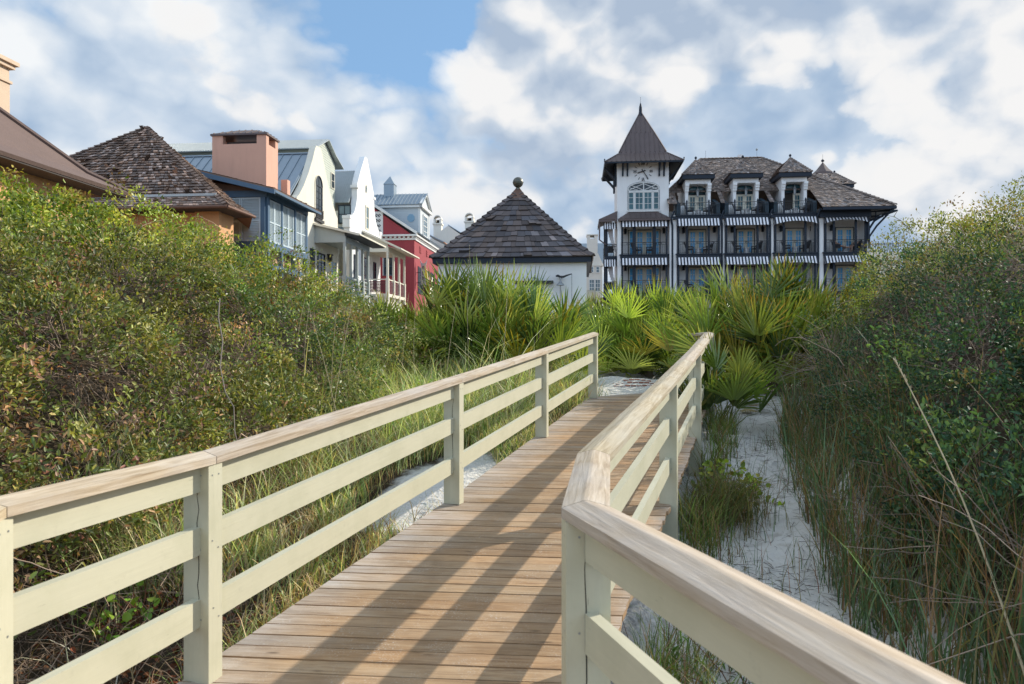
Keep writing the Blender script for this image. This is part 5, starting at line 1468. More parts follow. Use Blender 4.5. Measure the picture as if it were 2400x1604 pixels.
        for s in (X(BAYS[i][0] + 70), X(BAYS[i][1] - 78)):
            p = MB(); p.box(s - .05, s + .05, F + .0, F + .1, L3, L3 + 1.02); p.lathe((s, F + .05, L3 + 1.02), [(.08, 0), (.08, .05), (.05, .1), (0, .2)], 8); T.part('rail_post', p, M['charcoal'], do)

    # ---- clock tower
    Vt = F + .7; a, b = X(312, Vt), X(667, Vt); wd = b - a; uc = (a + b) / 2; vc = Vt + wd / 2
    tw = MB(); tw.box(a, b, Vt, Vt + wd, 11.05, 16.42); tw.box(a, b, Fm + .01, Vt + wd, 2, 11.05)
    tw.box(a, a + .32, F + .1, Vt, 2, 11.3); tw.box(b - .02, b + .28, F + .1, Vt, 2, 11.3)
    to = T.part('tower', tw, M['stucco_white'])
    bd = MB(); sx0, sx1 = X(384, Vt), X(601, Vt); bd.box(sx0 - .1, sx1 + .1, Vt - .08, Vt, Y(490, 803, Vt) - .1, Y(490, 803, Vt)); T.part('sill', bd, M['trim'], to)
    pf = Plane('F', Vt)
    wa, wb = X(389, Vt), X(598, Vt); wz0, wz1 = Y(490, 798, Vt), Y(490, 672, Vt)
    fr = MB(); g = MB()
    secs = [(0, .18), (.22, .49), (.51, .78), (.82, 1.0)]
    W_ = wb - wa
    pf.box(fr, wa, wb, wz1 - .02, wz1 + .08, .0, .09)
    for (s0, s1) in secs:
        x0, x1 = wa + W_ * s0, wa + W_ * s1; q = .05
        pf.box(fr, x0, x0 + q, wz0, wz1 - .02, 0, .08); pf.box(fr, x1 - q, x1, wz0, wz1 - .02, 0, .08); pf.box(fr, x0 + q, x1 - q, wz0, wz0 + q, 0, .078); pf.box(fr, x0 + q, x1 - q, wz1 - .1, wz1 - .02, 0, .078)
        nx = 2 if s1 - s0 > .2 else 1
        for k in range(1, nx): pf.box(fr, (x0 + x1) / 2 - .015, (x0 + x1) / 2 + .015, wz0 + q, wz1 - .1, .02, .06)
        for k in range(1, 3): z = wz0 + (wz1 - wz0) * k / 3; pf.box(fr, x0 + q, x1 - q, z - .015, z + .015, .02, .058)
        pf.box(g, x0 + .02, x1 - .02, wz0 + .02, wz1 - .03, 0, .03)
    hA = Y(490, 612, Vt) - wz1 - .08; pts = arc(wa, wb, wz1 + .25, hA - .17, 14)
    full = [(wa, wz1 + .08)] + pts + [(wb, wz1 + .08)]
    for k in range(len(full) - 1): pf.bar(fr, *full[k], *full[k + 1], .08, .05, .06)
    c_ = (wa + wb) / 2; pf.box(fr, c_ - .04, c_ + .04, wz1 + .08, wz1 + .08 + hA - .04, .01, .075)
    for s in (-1, 1):
        pf.bar(fr, c_ + s * .06, wz1 + .12, c_ + s * W_ * .40, wz1 + .05 + hA * .72, .045, .05); pf.bar(fr, c_ + s * W_ * .47, wz1 + .13, c_ + s * .06, wz1 + hA * .95, .045, .056)
        pf.bar(fr, c_ + s * W_ * .47, wz1 + .3, c_ + s * W_ * .2, wz1 + .12, .035, .052)
    T.part('arched_window', fr, M['trim'], to)
    T.part('window_glass', g, M['glass_teal'], to)
    g2 = MB(); g2.prism([pf.p(x, y, .0) for x, y in full], (0, -.03, 0)); T.part('fanlight_glass', g2, M['glass_dark'], to)
    cs = MB(); pf.box(cs, wa - .05, wa, wz0, wz1 + .25, 0, .04); pf.box(cs, wb, wb + .05, wz0, wz1 + .25, 0, .04); pts2 = arc(wa - .03, wb + .03, wz1 + .25, hA - .12, 14)
    for k in range(14): pf.bar(cs, *pts2[k], *pts2[k + 1], .06, .02, .036)
    T.part('window_casing', cs, M['charcoal'], to)
    # clock: numerals, ticks and hands on the wall
    cx, cz = X(490, Vt), Y(490, 534, Vt); Rr = .70
    ck = MB()
    def tick(ang, r0, r1, w_): 
        s_, c2 = math.sin(ang), math.cos(ang); pf.bar(ck, cx + s_ * r0, cz + c2 * r0, cx + s_ * r1, cz + c2 * r1, w_, .03, .03)
    for hnum in range(12):
        if hnum % 3: tick(hnum * math.pi / 6, .55, .76, .042)
    def glyph(strokes, ox, oz, rot, sc_):
        for (x0, y0, x1, y1) in strokes:
            r_ = lambda x, y: (cx + ox + sc_ * (x * math.cos(rot) - y * math.sin(rot)), cz + oz + sc_ * (x * math.sin(rot) + y * math.cos(rot)))
            pf.bar(ck, *r_(x0, y0), *r_(x1, y1), .036, .03, .03)
    I_ = lambda o: [(o, -.5, o, .5)]
    Xs = lambda o: [(o - .25, -.5, o + .25, .5), (o + .25, -.5, o - .25, .5)]
    Vs = lambda o: [(o - .25, .5, o, -.5), (o, -.5, o + .25, .5)]
    glyph(Xs(-.3) + I_(.15) + I_(.4), 0, .64, 0, .26)                 # XII
    glyph(I_(-.28) + I_(0) + I_(.28), .64, 0, -math.pi / 2, .26)      # III
    glyph(Vs(-.15) + I_(.3), 0, -.64, math.pi, .26)                   # VI
    glyph(I_(-.4) + Xs(.1), -.64, 0, math.pi / 2, .26)                # IX
    hh = R(252); mh = R(147)
    def hand(ang, l0, l1, w_, o): s_, c2 = math.sin(ang), math.cos(ang); pf.bar(ck, cx - s_ * l0, cz - c2 * l0, cx + s_ * l1, cz + c2 * l1, w_, o, .03)
    hand(hh, .2, .46, .08, .065); hand(mh, .2, .72, .06, .1); hand(hh, -.3, .36, .10, .066); hand(mh, -.38, .5, .075, .101)
    ck.lathe((cx, Vt - .1, cz), [(0, -.06), (.06, 0), (0, .06)], 8)
    T.part('clock', ck, M['iron'], to)
    for xz in (350, 382, 601, 633):
        br = MB(); u = X(xz, Vt); br.box(u - .06, u + .06, Vt - .14, Vt, Y(xz, 568, Vt), 16.3); br.bar((u, Vt - .1, Y(xz, 568, Vt) + .5), (u, Vt - .95, 15.74), .1, .1); T.part('eave_bracket', br, M['charcoal'], to)
    for v in (Vt + .5, Vt + .95, Vt + wd - .95, Vt + wd - .5):
        for (u, s) in ((a, -1), (b, 1)):
            br = MB(); br.box(u, u + s * .14, v - .06, v + .06, 14.3, 16.3); br.bar((u + s * .1, v, 14.75), (u + s * .95, v, 15.74), .1, .1); T.part('eave_bracket', br, M['charcoal'], to)
    hb, he = 1.93, 3.08; Wsk, Wev = 16.75, 15.84; vap = vc; Wap = 20.75
    sq = lambda h_, z: [(uc - h_, vap - h_, z), (uc + h_, vap - h_, z), (uc + h_, vap + h_, z), (uc - h_, vap + h_, z)]
    r = MB(); E_, S_, S2 = sq(he, Wev), sq(hb, Wsk), sq(hb - .06, Wsk + .12); ap = (uc, vap, Wap)
    mid = sq(hb * .52, Wsk + .12 + (Wap - Wsk) * .46)
    for i in range(4):
        j = (i + 1) % 4
        r.face([E_[i], E_[j], S_[j], S_[i]]); seams(r, E_[i], E_[j], S_[i], S_[j], .38, .05, .05)
        r.face([S_[i], S_[j], S2[j], S2[i]])
        r.face([S2[i], S2[j], mid[j], mid[i]]); r.face([mid[i], mid[j], ap]); seams(r, S2[i], S2[j], mid[i], mid[j], .38, .05, .05)
        seams(r, mid[i], mid[j], ap, ap, .38, .04, .04)
        r.bar(E_[i], S_[i], .1, .1); r.bar(S2[i], mid[i], .09, .09); r.bar(mid[i], ap, .08, .08)
    T.part('tower_roof', r, M['bronze_metal'], to)
    fs = MB(); e0, e1 = sq(he - .02, Wev - .12), sq(he - .1, Wev - .12); g0, g1 = sq(he - .02, Wev - .01), sq(he - .1, Wev + .02); i1 = sq(1.98, Wsk - .10)
    for i in range(4):
        j = (i + 1) % 4
        fs.hexa([e0[i], e0[j], e1[j], e1[i], g0[i], g0[j], g1[j], g1[i]]); fs.face([g1[i], g1[j], i1[j], i1[i]])
    T.part('tower_eave', fs, M['charcoal'], to)
    fi = MB(); fi.lathe((uc, vap, Wap - .55), [(.26, 0), (.14, .5), (.12, .9), (.05, 1.2), (.0, 1.3)], 10); fi.tube([(uc, vap, Wap + .6), (uc, vap, Wap + 1.2)], .012, 5)
    for (x, y, z) in E_: fi.lathe((x, y, z), [(.05, 0), (.03, .1), (.07, .16), (0, .26)], 6)
    T.part('finial', fi, M['charcoal'], to)
    # skirt roof over the tower balconies
    sk = MB(); z0, z1 = Y(490, 862), Y(490, 812, Vt); q0 = [(X(318), F - .35, z0), (X(676), F - .35, z0), (X(676), Vt, z0), (X(318), Vt, z0)]
    t0, t1 = (X(392, Vt), Vt - .01, z1), (X(592, Vt), Vt - .01, z1)
    sk.face([q0[0], q0[1], t1, t0]); sk.face([q0[1], q0[2], t1]); sk.face([q0[3], q0[0], t0]); seams(sk, q0[0], q0[1], t0, t1, .4, .04)
    sk.box(X(318), X(676), F - .33, Vt - .02, z0 - .14, z0 - .01)
    T.part('skirt_roof', sk, M['bronze_metal'])
    # balconies on the tower's left flank
    V0, V1 = F + .9, F + 4.2; U0, U1 = X(226, V0), a
    for W in (L1, L2):
        s = MB(); s.box(U0, U1, V0, V1, W - .3, W); so_ = T.part('balcony', s, M['charcoal'])
        rr = MB(); rail_run(rr, (U0 + .03, V0 + .02, W), (U1, V0 + .02, W)); rail_run(rr, (U0 + .03, V0 + .05, W), (U0 + .03, V1, W)); T.part('balcony_rail', rr, M['iron'], so_)
        p = MB(); p.box(U0 + .05, U0 + .25, V0 + .05, V0 + .25, W, W + 2.75); T.part('balcony_post', p, M['charcoal'])
        p = MB(); p.box(U0 + .05, U0 + .25, V1 - .25, V1 - .05, W, W + 2.75); T.part('balcony_post', p, M['charcoal'])
        awning(T, U0 - .1, U1 - .05, V0 - .02, W + 2.72, .6, 11)
        cu = MB()
        prev = None
        for k in range(9):
            t = k / 8; x = U1 - .75 + .55 * t ** 1.6; z = W + 2.5 - 1.9 * t
            for j in range(4):
                pass
            cu.box(x, x + .16 + .3 * (1 - t), V0 + .25, V0 + .33, z - .24, z + .001)
        T.part('curtain', cu, M['curtain'])
    cb = MB(); cb.lathe(((U0 + U1) / 2, V0 + .9, L1 - 1.15), [(.1, 0), (.55, .25), (.8, .6), (.85, .85)], 14); T.part('corbel', cb, M['charcoal'])
    lt = MB(); zt = Y(312, 812, V0); zo = Y(190, 868, V0)
    slab_roof(lt, [(X(186, V0), V0 - .3, zo), (U1, V0 - .3, zt), (U1, V1 + .3, zt), (X(186, V0), V1 + .3, zo)], .08); lt.box(X(186, V0), X(186, V0) + .08, V0 - .32, V1 + .3, zo - .22, zo - .07)
    seams(lt, (X(186, V0), V0 - .3, zo), (X(186, V0), V1 + .3, zo), (U1, V0 - .3, zt), (U1, V1 + .3, zt), .4, .04)
    lt.prism([(X(186, V0), V0 - .33, zo - .02), (U1, V0 - .33, zt - .02), (U1, V0 - .33, zo - .02)], (0, .02, 0)); lt.box(X(186, V0) + .1, U1, V0 - .32, V0 - .26, zo - .2, zo - .05)
    lt.tube([(X(192, V0), V0, zo - .2), (X(190, V0), V0, zo - 1.6), (U0 + .1, V0, zo - 2.0)], .06, 6)
    T.part('side_roof', lt, M['bronze_metal'])
    # turret and spirelet behind the right end
    Vq = F + 11.0; u0, u1 = Uat(1340 + 1640 / 2.9325, Vq), Uat(1340 + 1925 / 2.9325, Vq); zq = Y(1800, 628, Vq)
    tb2 = MB(); tb2.box(u0, u1 - .2, Vq, Vq + 5, 11, zq - .3); tq = T.part('turret', tb2, M['stucco_white'])
    tf = MB(); tf.box(u0 - .3, u1 + .1, Vq - .3, Vq + 5.3, zq - .3, zq); T.part('turret_fascia', tf, M['charcoal'], tq)
    tr = MB(); za = Y(1800, 546, Vq + 2.6); ra, rb = Uat(1340 + 1640 / 2.9325, Vq + 2.6), Uat(1340 + 1805 / 2.9325, Vq + 2.6)
    shingles(tr, (u0 - .4, Vq - .4, zq), (u1 + .2, Vq - .4, zq), (ra, Vq + 2.6, za), (rb, Vq + 2.6, za), 14, .17, .05, (.7, 1.4), .2, seed=101)
    shingles(tr, (u1 + .2, Vq - .4, zq), (u1 + .2, Vq + 5.4, zq), (rb, Vq + 2.6, za), (rb, Vq + 2.61, za), 14, .17, .05, (.7, 1.4), .2, seed=102)
    hipcaps(tr, (u1 + .2, Vq - .4, zq + .03), (rb, Vq + 2.6, za + .03), 10, .25, .03, 103)
    T.part('turret_roof', tr, M['shingle_hotel'], tq)
    Vs_ = F + 15.0; us = Uat(1340 + 1725 / 2.9325, Vs_); zb, zt = Y(1725, 548, Vs_), Y(1725, 474, Vs_)
    sp = MB(); sp.lathe((us, Vs_, zb), [(1.0, -.6), (.98, 0), (.62, (zt - zb) * .3), (.05, zt - zb)], 8); T.part('spirelet', sp, M['bronze_metal'], tq)
    bl = MB(); bl.lathe((us, Vs_, zt), [(.03, 0), (.03, .06), (.14, .1), (.16, .2), (.1, .3), (0, .34)], 10); bl.tube([(us, Vs_, zt + .3), (us, Vs_, zt + .8)], .012, 5)
    bl.lathe((rb, Vq + 2.6, za), [(.03, 0), (.1, .08), (.1, .18), (0, .27)], 8); T.part('spirelet_finial', bl, M['charcoal'], tq)
hotel()

# ------------------------------------------------------------------ furniture and guests on the balconies
def chair_mesh():
    mb = MB()
    mb.box(-.26, .26, -.26, .26, .38, .46)
    for x in (-.25, .25):
        for y in (-.24, .24): mb.box(x - .025, x + .025, y - .025, y + .025, 0, .39)
        mb.box(x - .03, x + .03, -.26, .27, .60, .65); mb.box(x - .025, x + .025, .22, .26, .46, .60)
    mb.hexa([(-.26, -.27, .44), (.26, -.27, .44), (.26, -.21, .44), (-.26, -.21, .44), (-.25, -.43, .98), (.25, -.43, .98), (.25, -.38, .98), (-.25, -.38, .98)])
    return mb
def furniture():
    c0 = None; t0 = None
    names_b = ['first bay from the tower', 'second bay from the tower', 'third bay from the tower', 'the bay at the right end']
    lev = {L3: 'top', L2: 'middle', L1: 'lower'}
    lev_d = {L3: 'dormer balcony', L2: 'middle floor balcony', L1: 'lower balcony'}
    def chair(U, V, W, rz, label):
        nonlocal c0
        if c0 is None:
            c0 = single('balcony_chair', label, 'chair', chair_mesh(), M['wicker'], (0, 0, 0), group='dark wicker chairs on the hotel balconies'); o = c0
        else: o = c0.copy(); COL.objects.link(o)
        o.location = vw(U, V, W + .003); o.rotation_euler = (0, 0, rz - TH); o['label'] = label
    def table(U, V, W, label):
        nonlocal t0
        if t0 is None:
            mb = MB(); mb.lathe((0, 0, 0), [(.0, .0), (.19, .0), (.19, .47), (.24, .48), (.24, .51), (0, .51)], 12)
            for k in range(12):
                a = k * math.pi / 6
                for j in range(4): mb.box(.192 * math.cos(a) - .02, .192 * math.cos(a) + .02, .192 * math.sin(a) - .02, .192 * math.sin(a) + .02, .05 + j * .11, .09 + j * .11, (.05, .05, .06))
            m = simple('pierced_white_metal', (.72, .72, .72), .5, .05, 4, usecol=True)
            t0 = single('side_table', label, 'side table', mb, m, (0, 0, 0), group='white pierced side tables on the hotel balconies'); o = t0
        else: o = t0.copy(); COL.objects.link(o)
        o.location = vw(U, V, W + .003); o['label'] = label
    for lv in (L3, L2, L1):
        for i, (a, b) in enumerate(BAYS):
            if (lv == L3 and i == 3) or (lv == L1 and i > 0): continue
            c = (a + b) / 2; V = F + .75 if lv != L3 else F + .7
            for s, nm in ((-1, 'left'), (1, 'right')):
                rz = R(-62) if s < 0 else R(118 + 8 * (i % 2) - 10 * (lv == L1))
                rz = R(-72 + 12 * ((i + 1) % 2)) if s < 0 else R(72 - 10 * (i % 2)) 
                rz = rz + math.pi * 0
                # the chair's front is +Y in its own frame: turn it towards the table and out over the rail
                rz = R(-110) if s < 0 else R(110 + 6 * (i % 2))
                chair(X(c + s * (62 + 3 * (i % 2)), V), V + .05 * s, lv, rz, 'wicker chair %s of the table, %s of %s' % (nm, lev_d[lv], names_b[i]))
            table(X(c - 2, V), V + .1, lv, 'white pierced table, %s of %s' % (lev_d[lv], names_b[i]))
    for lv in (L2, L1):
        for s, nm, xz in ((-1, 'left', 448), (1, 'right', 542)):
            chair(X(xz, F + .75), F + .75, lv, R(-60) if s < 0 else R(60), 'dark wicker chair on the %s half of the clock tower %s' % (nm, lev_d[lv]))
        chair(X(268, F + 1.6), F + 1.7, lv, R(175), 'dark wicker chair behind the rail of the %s on the tower flank' % lev_d[lv])
    tw = MB(); c = (BAYS[0][0] + BAYS[0][1]) / 2 + 62; V = F + .75
    o = vw(X(c, V), V + .05, L2 + .003)
    tw = MB()
    tw.hexa([(-.24, -.34, .52), (.24, -.34, .52), (.24, -.30, .50), (-.24, -.30, .50), (-.23, -.455, 1.0), (.23, -.455, 1.0), (.23, -.36, 1.01), (-.23, -.36, 1.01)])
    tw.hexa([(-.23, -.36, .99), (.23, -.36, .99), (.23, -.34, .99), (-.23, -.34, .99), (-.23, -.37, 1.03), (.23, -.37, 1.03), (.23, -.33, 1.0), (-.23, -.33, 1.0)])
    tw.hexa([(-.24, -.33, .47), (.28, -.33, .47), (.30, .2, .47), (-.24, .1, .47), (-.24, -.33, .51), (.28, -.33, .51), (.30, .2, .50), (-.24, .1, .5)])
    tw.box(.26, .33, -.2, .2, .3, .66)
    t = single('towel', 'white towel draped over the wicker chair nearest the tower on the middle floor', 'towel', tw, M['towel'], (0, 0, 0)); t.location = o; t.rotation_euler = (0, 0, R(110) - TH)
furniture()

def skin_obj(name, pts, edges, rad, mat, parent, sub=2):
    me = bpy.data.meshes.new(name); me.from_pydata(pts, edges, [])
    o = bpy.data.objects.new(name, me); COL.objects.link(o); o.parent = parent
    md = o.modifiers.new('skin', 'SKIN'); md.use_smooth_shade = True
    if not me.skin_vertices:
        return o
    for i, r in enumerate(rad):
        d = me.skin_vertices[0].data[i]; d.radius = (r, r) if not hasattr(r, '__len__') else r
    me.skin_vertices[0].data[0].use_root = True
    sb = o.modifiers.new('sub', 'SUBSURF'); sb.levels = sub; sb.render_levels = sub
    me.materials.append(mat)
    return o

def seated_person(label, U, V, W, rz, knees, feet, clothes):
    """front is +Y; seat height .46"""
    T = Thing('person', label, 'person', (U, V, W), True)
    T.o.rotation_euler = (0, 0, rz - TH)
    P = [(0, -.12, .56), (0, -.17, .78), (0, -.22, 1.02), (0, -.22, 1.12), (0, -.19, 1.20), (0, -.17, 1.29),   # pelvis, waist, chest, neck, jaw, crown
         (.17, -.21, 1.03), (.25, -.12, .80), (.19, .10, .70), (.15, .19, .70),                                  # right arm
         (-.17, -.21, 1.03), (-.25, -.12, .80), (-.19, .10, .70), (-.15, .19, .70),
         (.09, -.06, .55), (.11, *knees), (.10, *feet[0]), (.10, *feet[1]),
         (-.09, -.06, .55), (-.11, *knees), (-.10, feet[0][0] + .06, feet[0][1]), (-.10, feet[1][0] + .06, feet[1][1])]
    E = [(0, 1), (1, 2), (2, 3), (3, 4), (4, 5), (2, 6), (6, 7), (7, 8), (8, 9), (2, 10), (10, 11), (11, 12), (12, 13), (0, 14), (14, 15), (15, 16), (16, 17), (0, 18), (18, 19), (19, 20), (20, 21)]
    Rd = [.13, .125, .14, .052, .082, .075, .06, .044, .035, .03, .06, .044, .035, .03, .085, .062, .042, .038, .085, .062, .042, .038]
    b = skin_obj('body', P, E, Rd, M['skin'], T.o)
    hp = [(0, -.215, 1.21), (0, -.20, 1.30), (0, -.155, 1.335)]
    skin_obj('hair', hp, [(0, 1), (1, 2)], [.078, .084, .06], M['hair'], T.o)
    if clothes == 'shirt':
        sp = [P[0], P[1], (0, -.22, 1.04), (.17, -.21, 1.03), (.23, -.14, .86), (-.17, -.21, 1.03), (-.23, -.14, .86)]
        skin_obj('shirt', sp, [(0, 1), (1, 2), (2, 3), (3, 4), (2, 5), (5, 6)], [.15, .145, .155, .075, .065, .075, .065], M['shirt'], T.o)
    sp = [P[0], (.09, -.06, .55), (.105, knees[0] * .75, knees[1]), (-.09, -.06, .55), (-.105, knees[0] * .75, knees[1])]
    skin_obj('shorts', sp, [(0, 1), (1, 2), (0, 3), (3, 4)], [.148, .10, .085, .10, .085], M['shorts'], T.o)
c_ = (BAYS[3][0] + BAYS[3][1]) / 2
seated_person('person in dark shorts lounging in a balcony chair with bare legs stretched out', X(c_ - 64, F + .75), F + .7, L2, R(-110), (.36, .52), ((.72, .38), (.84, .40)), 'none')
seated_person('person in a pale shirt and dark shorts sitting upright at right of the white table', X(c_ + 60, F + .75), F + .8, L2, R(116), (.34, .54), ((.36, .12), (.48, .05)), 'shirt')
# ------------------------------------------------------------------ vegetation
def unit(v): return v / np.maximum(np.linalg.norm(v, axis=-1, keepdims=True), 1e-9)
def srgb(*c): return np.array([((x / 255) / 12.92 if x / 255 <= .04045 else ((x / 255 + .055) / 1.055) ** 2.4) for x in c])

def leaf_arrays(p, axis, nrm, L, Wd, col, hexa=True, curl=.12):
    """oval leaves: p base, axis along the leaf, nrm face normal"""
    axis = unit(axis); side = unit(np.cross(nrm, axis)); nn = np.cross(axis, side)
    n = len(p); L = L.reshape(-1, 1); Wd = Wd.reshape(-1, 1)
    if hexa:
        V = np.stack([p, p + axis * L * .3 + side * Wd * .5 + nn * Wd * .18, p + axis * L * .72 + side * Wd * .40 + nn * Wd * .12,
                      p + axis * L - nn * L * curl, p + axis * L * .72 - side * Wd * .40 + nn * Wd * .12, p + axis * L * .3 - side * Wd * .5 + nn * Wd * .18], 1)
        k = 6
        b = np.arange(n)[:, None] * 6
        f = np.concatenate([b + np.array([[0, 1, 2, 3]]), b + np.array([[0, 3, 4, 5]])], 0)
    else:
        V = np.stack([p, p + axis * L * .45 + side * Wd * .5, p + axis * L - nn * L * curl, p + axis * L * .45 - side * Wd * .5], 1); k = 4
        f = np.arange(n * 4).reshape(n, 4)
    return V.reshape(-1, 3), f, np.repeat(col, k, 0)

def ribbon_arrays(base, az, L, w, phi0, phi1, col0, col1, seg=4, twist=None):
    """grass blades: start near vertical (phi0) and bend over to phi1"""
    n = len(base); rows = []; cols = []
    p = base.copy(); d = np.stack([np.cos(az), np.sin(az), np.zeros(n)], 1); s = np.stack([-np.sin(az), np.cos(az), np.zeros(n)], 1)
    if twist is not None: s = unit(s + d * twist[:, None])
    for i in range(seg + 1):
        t = i / seg; ph = phi0 + (phi1 - phi0) * t ** 1.2
        wd = (w * (1 - t ** 2.2) + .0006)[:, None] * .5
        rows.append(np.stack([p - s * wd, p + s * wd], 1)); c = col0 * (1 - t) + col1 * t; cols.append(np.stack([c, c], 1))
        p = p + (d * np.sin(ph)[:, None] + np.array([0, 0, 1]) * np.cos(ph)[:, None]) * (L / seg)[:, None]
    V = np.stack(rows, 1).reshape(-1, 3); C = np.stack(cols, 1).reshape(-1, 3)
    m = (seg + 1) * 2; b = np.arange(n)[:, None] * m
    f = np.concatenate([b + np.array([[2 * i, 2 * i + 1, 2 * i + 3, 2 * i + 2]]) for i in range(seg)], 0)
    return V, f, C

def twig_arrays(P, rad, col):
    """P (n,k,3) polylines -> three sided tubes"""
    n, k, _ = P.shape
    t = np.gradient(P, axis=1); t = unit(t); ref = np.array([.31, .22, .93])
    a = unit(np.cross(t, ref)); b = np.cross(t, a); rr = rad[:, None, None] * np.linspace(1, .35, k)[None, :, None]
    V = np.stack([P + (a * math.cos(q) + b * math.sin(q)) * rr for q in (0, 2.09, 4.19)], 2).reshape(-1, 3)
    idx = np.arange(n)[:, None] * (k * 3); fs = []
    for i in range(k - 1):
        for j in range(3):
            j2 = (j + 1) % 3; fs.append(idx + np.array([[i * 3 + j, i * 3 + j2, i * 3 + 3 + j2, i * 3 + 3 + j]]))
    return V, np.concatenate(fs, 0), np.repeat(col, k * 3, 0)

def twig_paths(n, p0, d0, L, k=5, wander=.35, grav=0.0):
    P = np.zeros((n, k, 3)); P[:, 0] = p0; d = unit(d0)
    for i in range(1, k):
        d = unit(d + rng.normal(0, wander, (n, 3)) + np.array([0, 0, -grav]))
        P[:, i] = P[:, i - 1] + d * (L / (k - 1))[:, None]
    return P

def pick(pal, w, n, jit=.22):
    pal = np.array([srgb(*c) for c in pal]); i = rng.choice(len(pal), n, p=np.array(w) / sum(w))
    return np.clip(pal[i] * rng.lognormal(0, jit, (n, 1)) * rng.normal(1, .06, (n, 3)), .004, .8)

LUSH = [(120, 138, 52), (150, 162, 62), (96, 116, 50), (178, 180, 76), (178, 160, 80), (140, 108, 66)]
DRY = [(112, 120, 62), (140, 142, 74), (90, 102, 56), (166, 156, 92), (180, 142, 104), (142, 102, 80)]
DARKG = [(88, 110, 54), (112, 130, 62), (72, 94, 50), (150, 158, 80), (166, 144, 76), (130, 96, 62)]
SUN_GOLD = [(156, 160, 74), (136, 146, 68), (184, 178, 94), (112, 126, 62), (172, 146, 80), (140, 114, 74)]  # golden leaf tints carry the sunlight on the dune crest
SHADE = [(66, 92, 66), (82, 106, 66), (56, 78, 60), (108, 122, 66), (118, 106, 72), (88, 78, 64)]  # leaf tints darkened and cooled, the slope's shade put into the colour

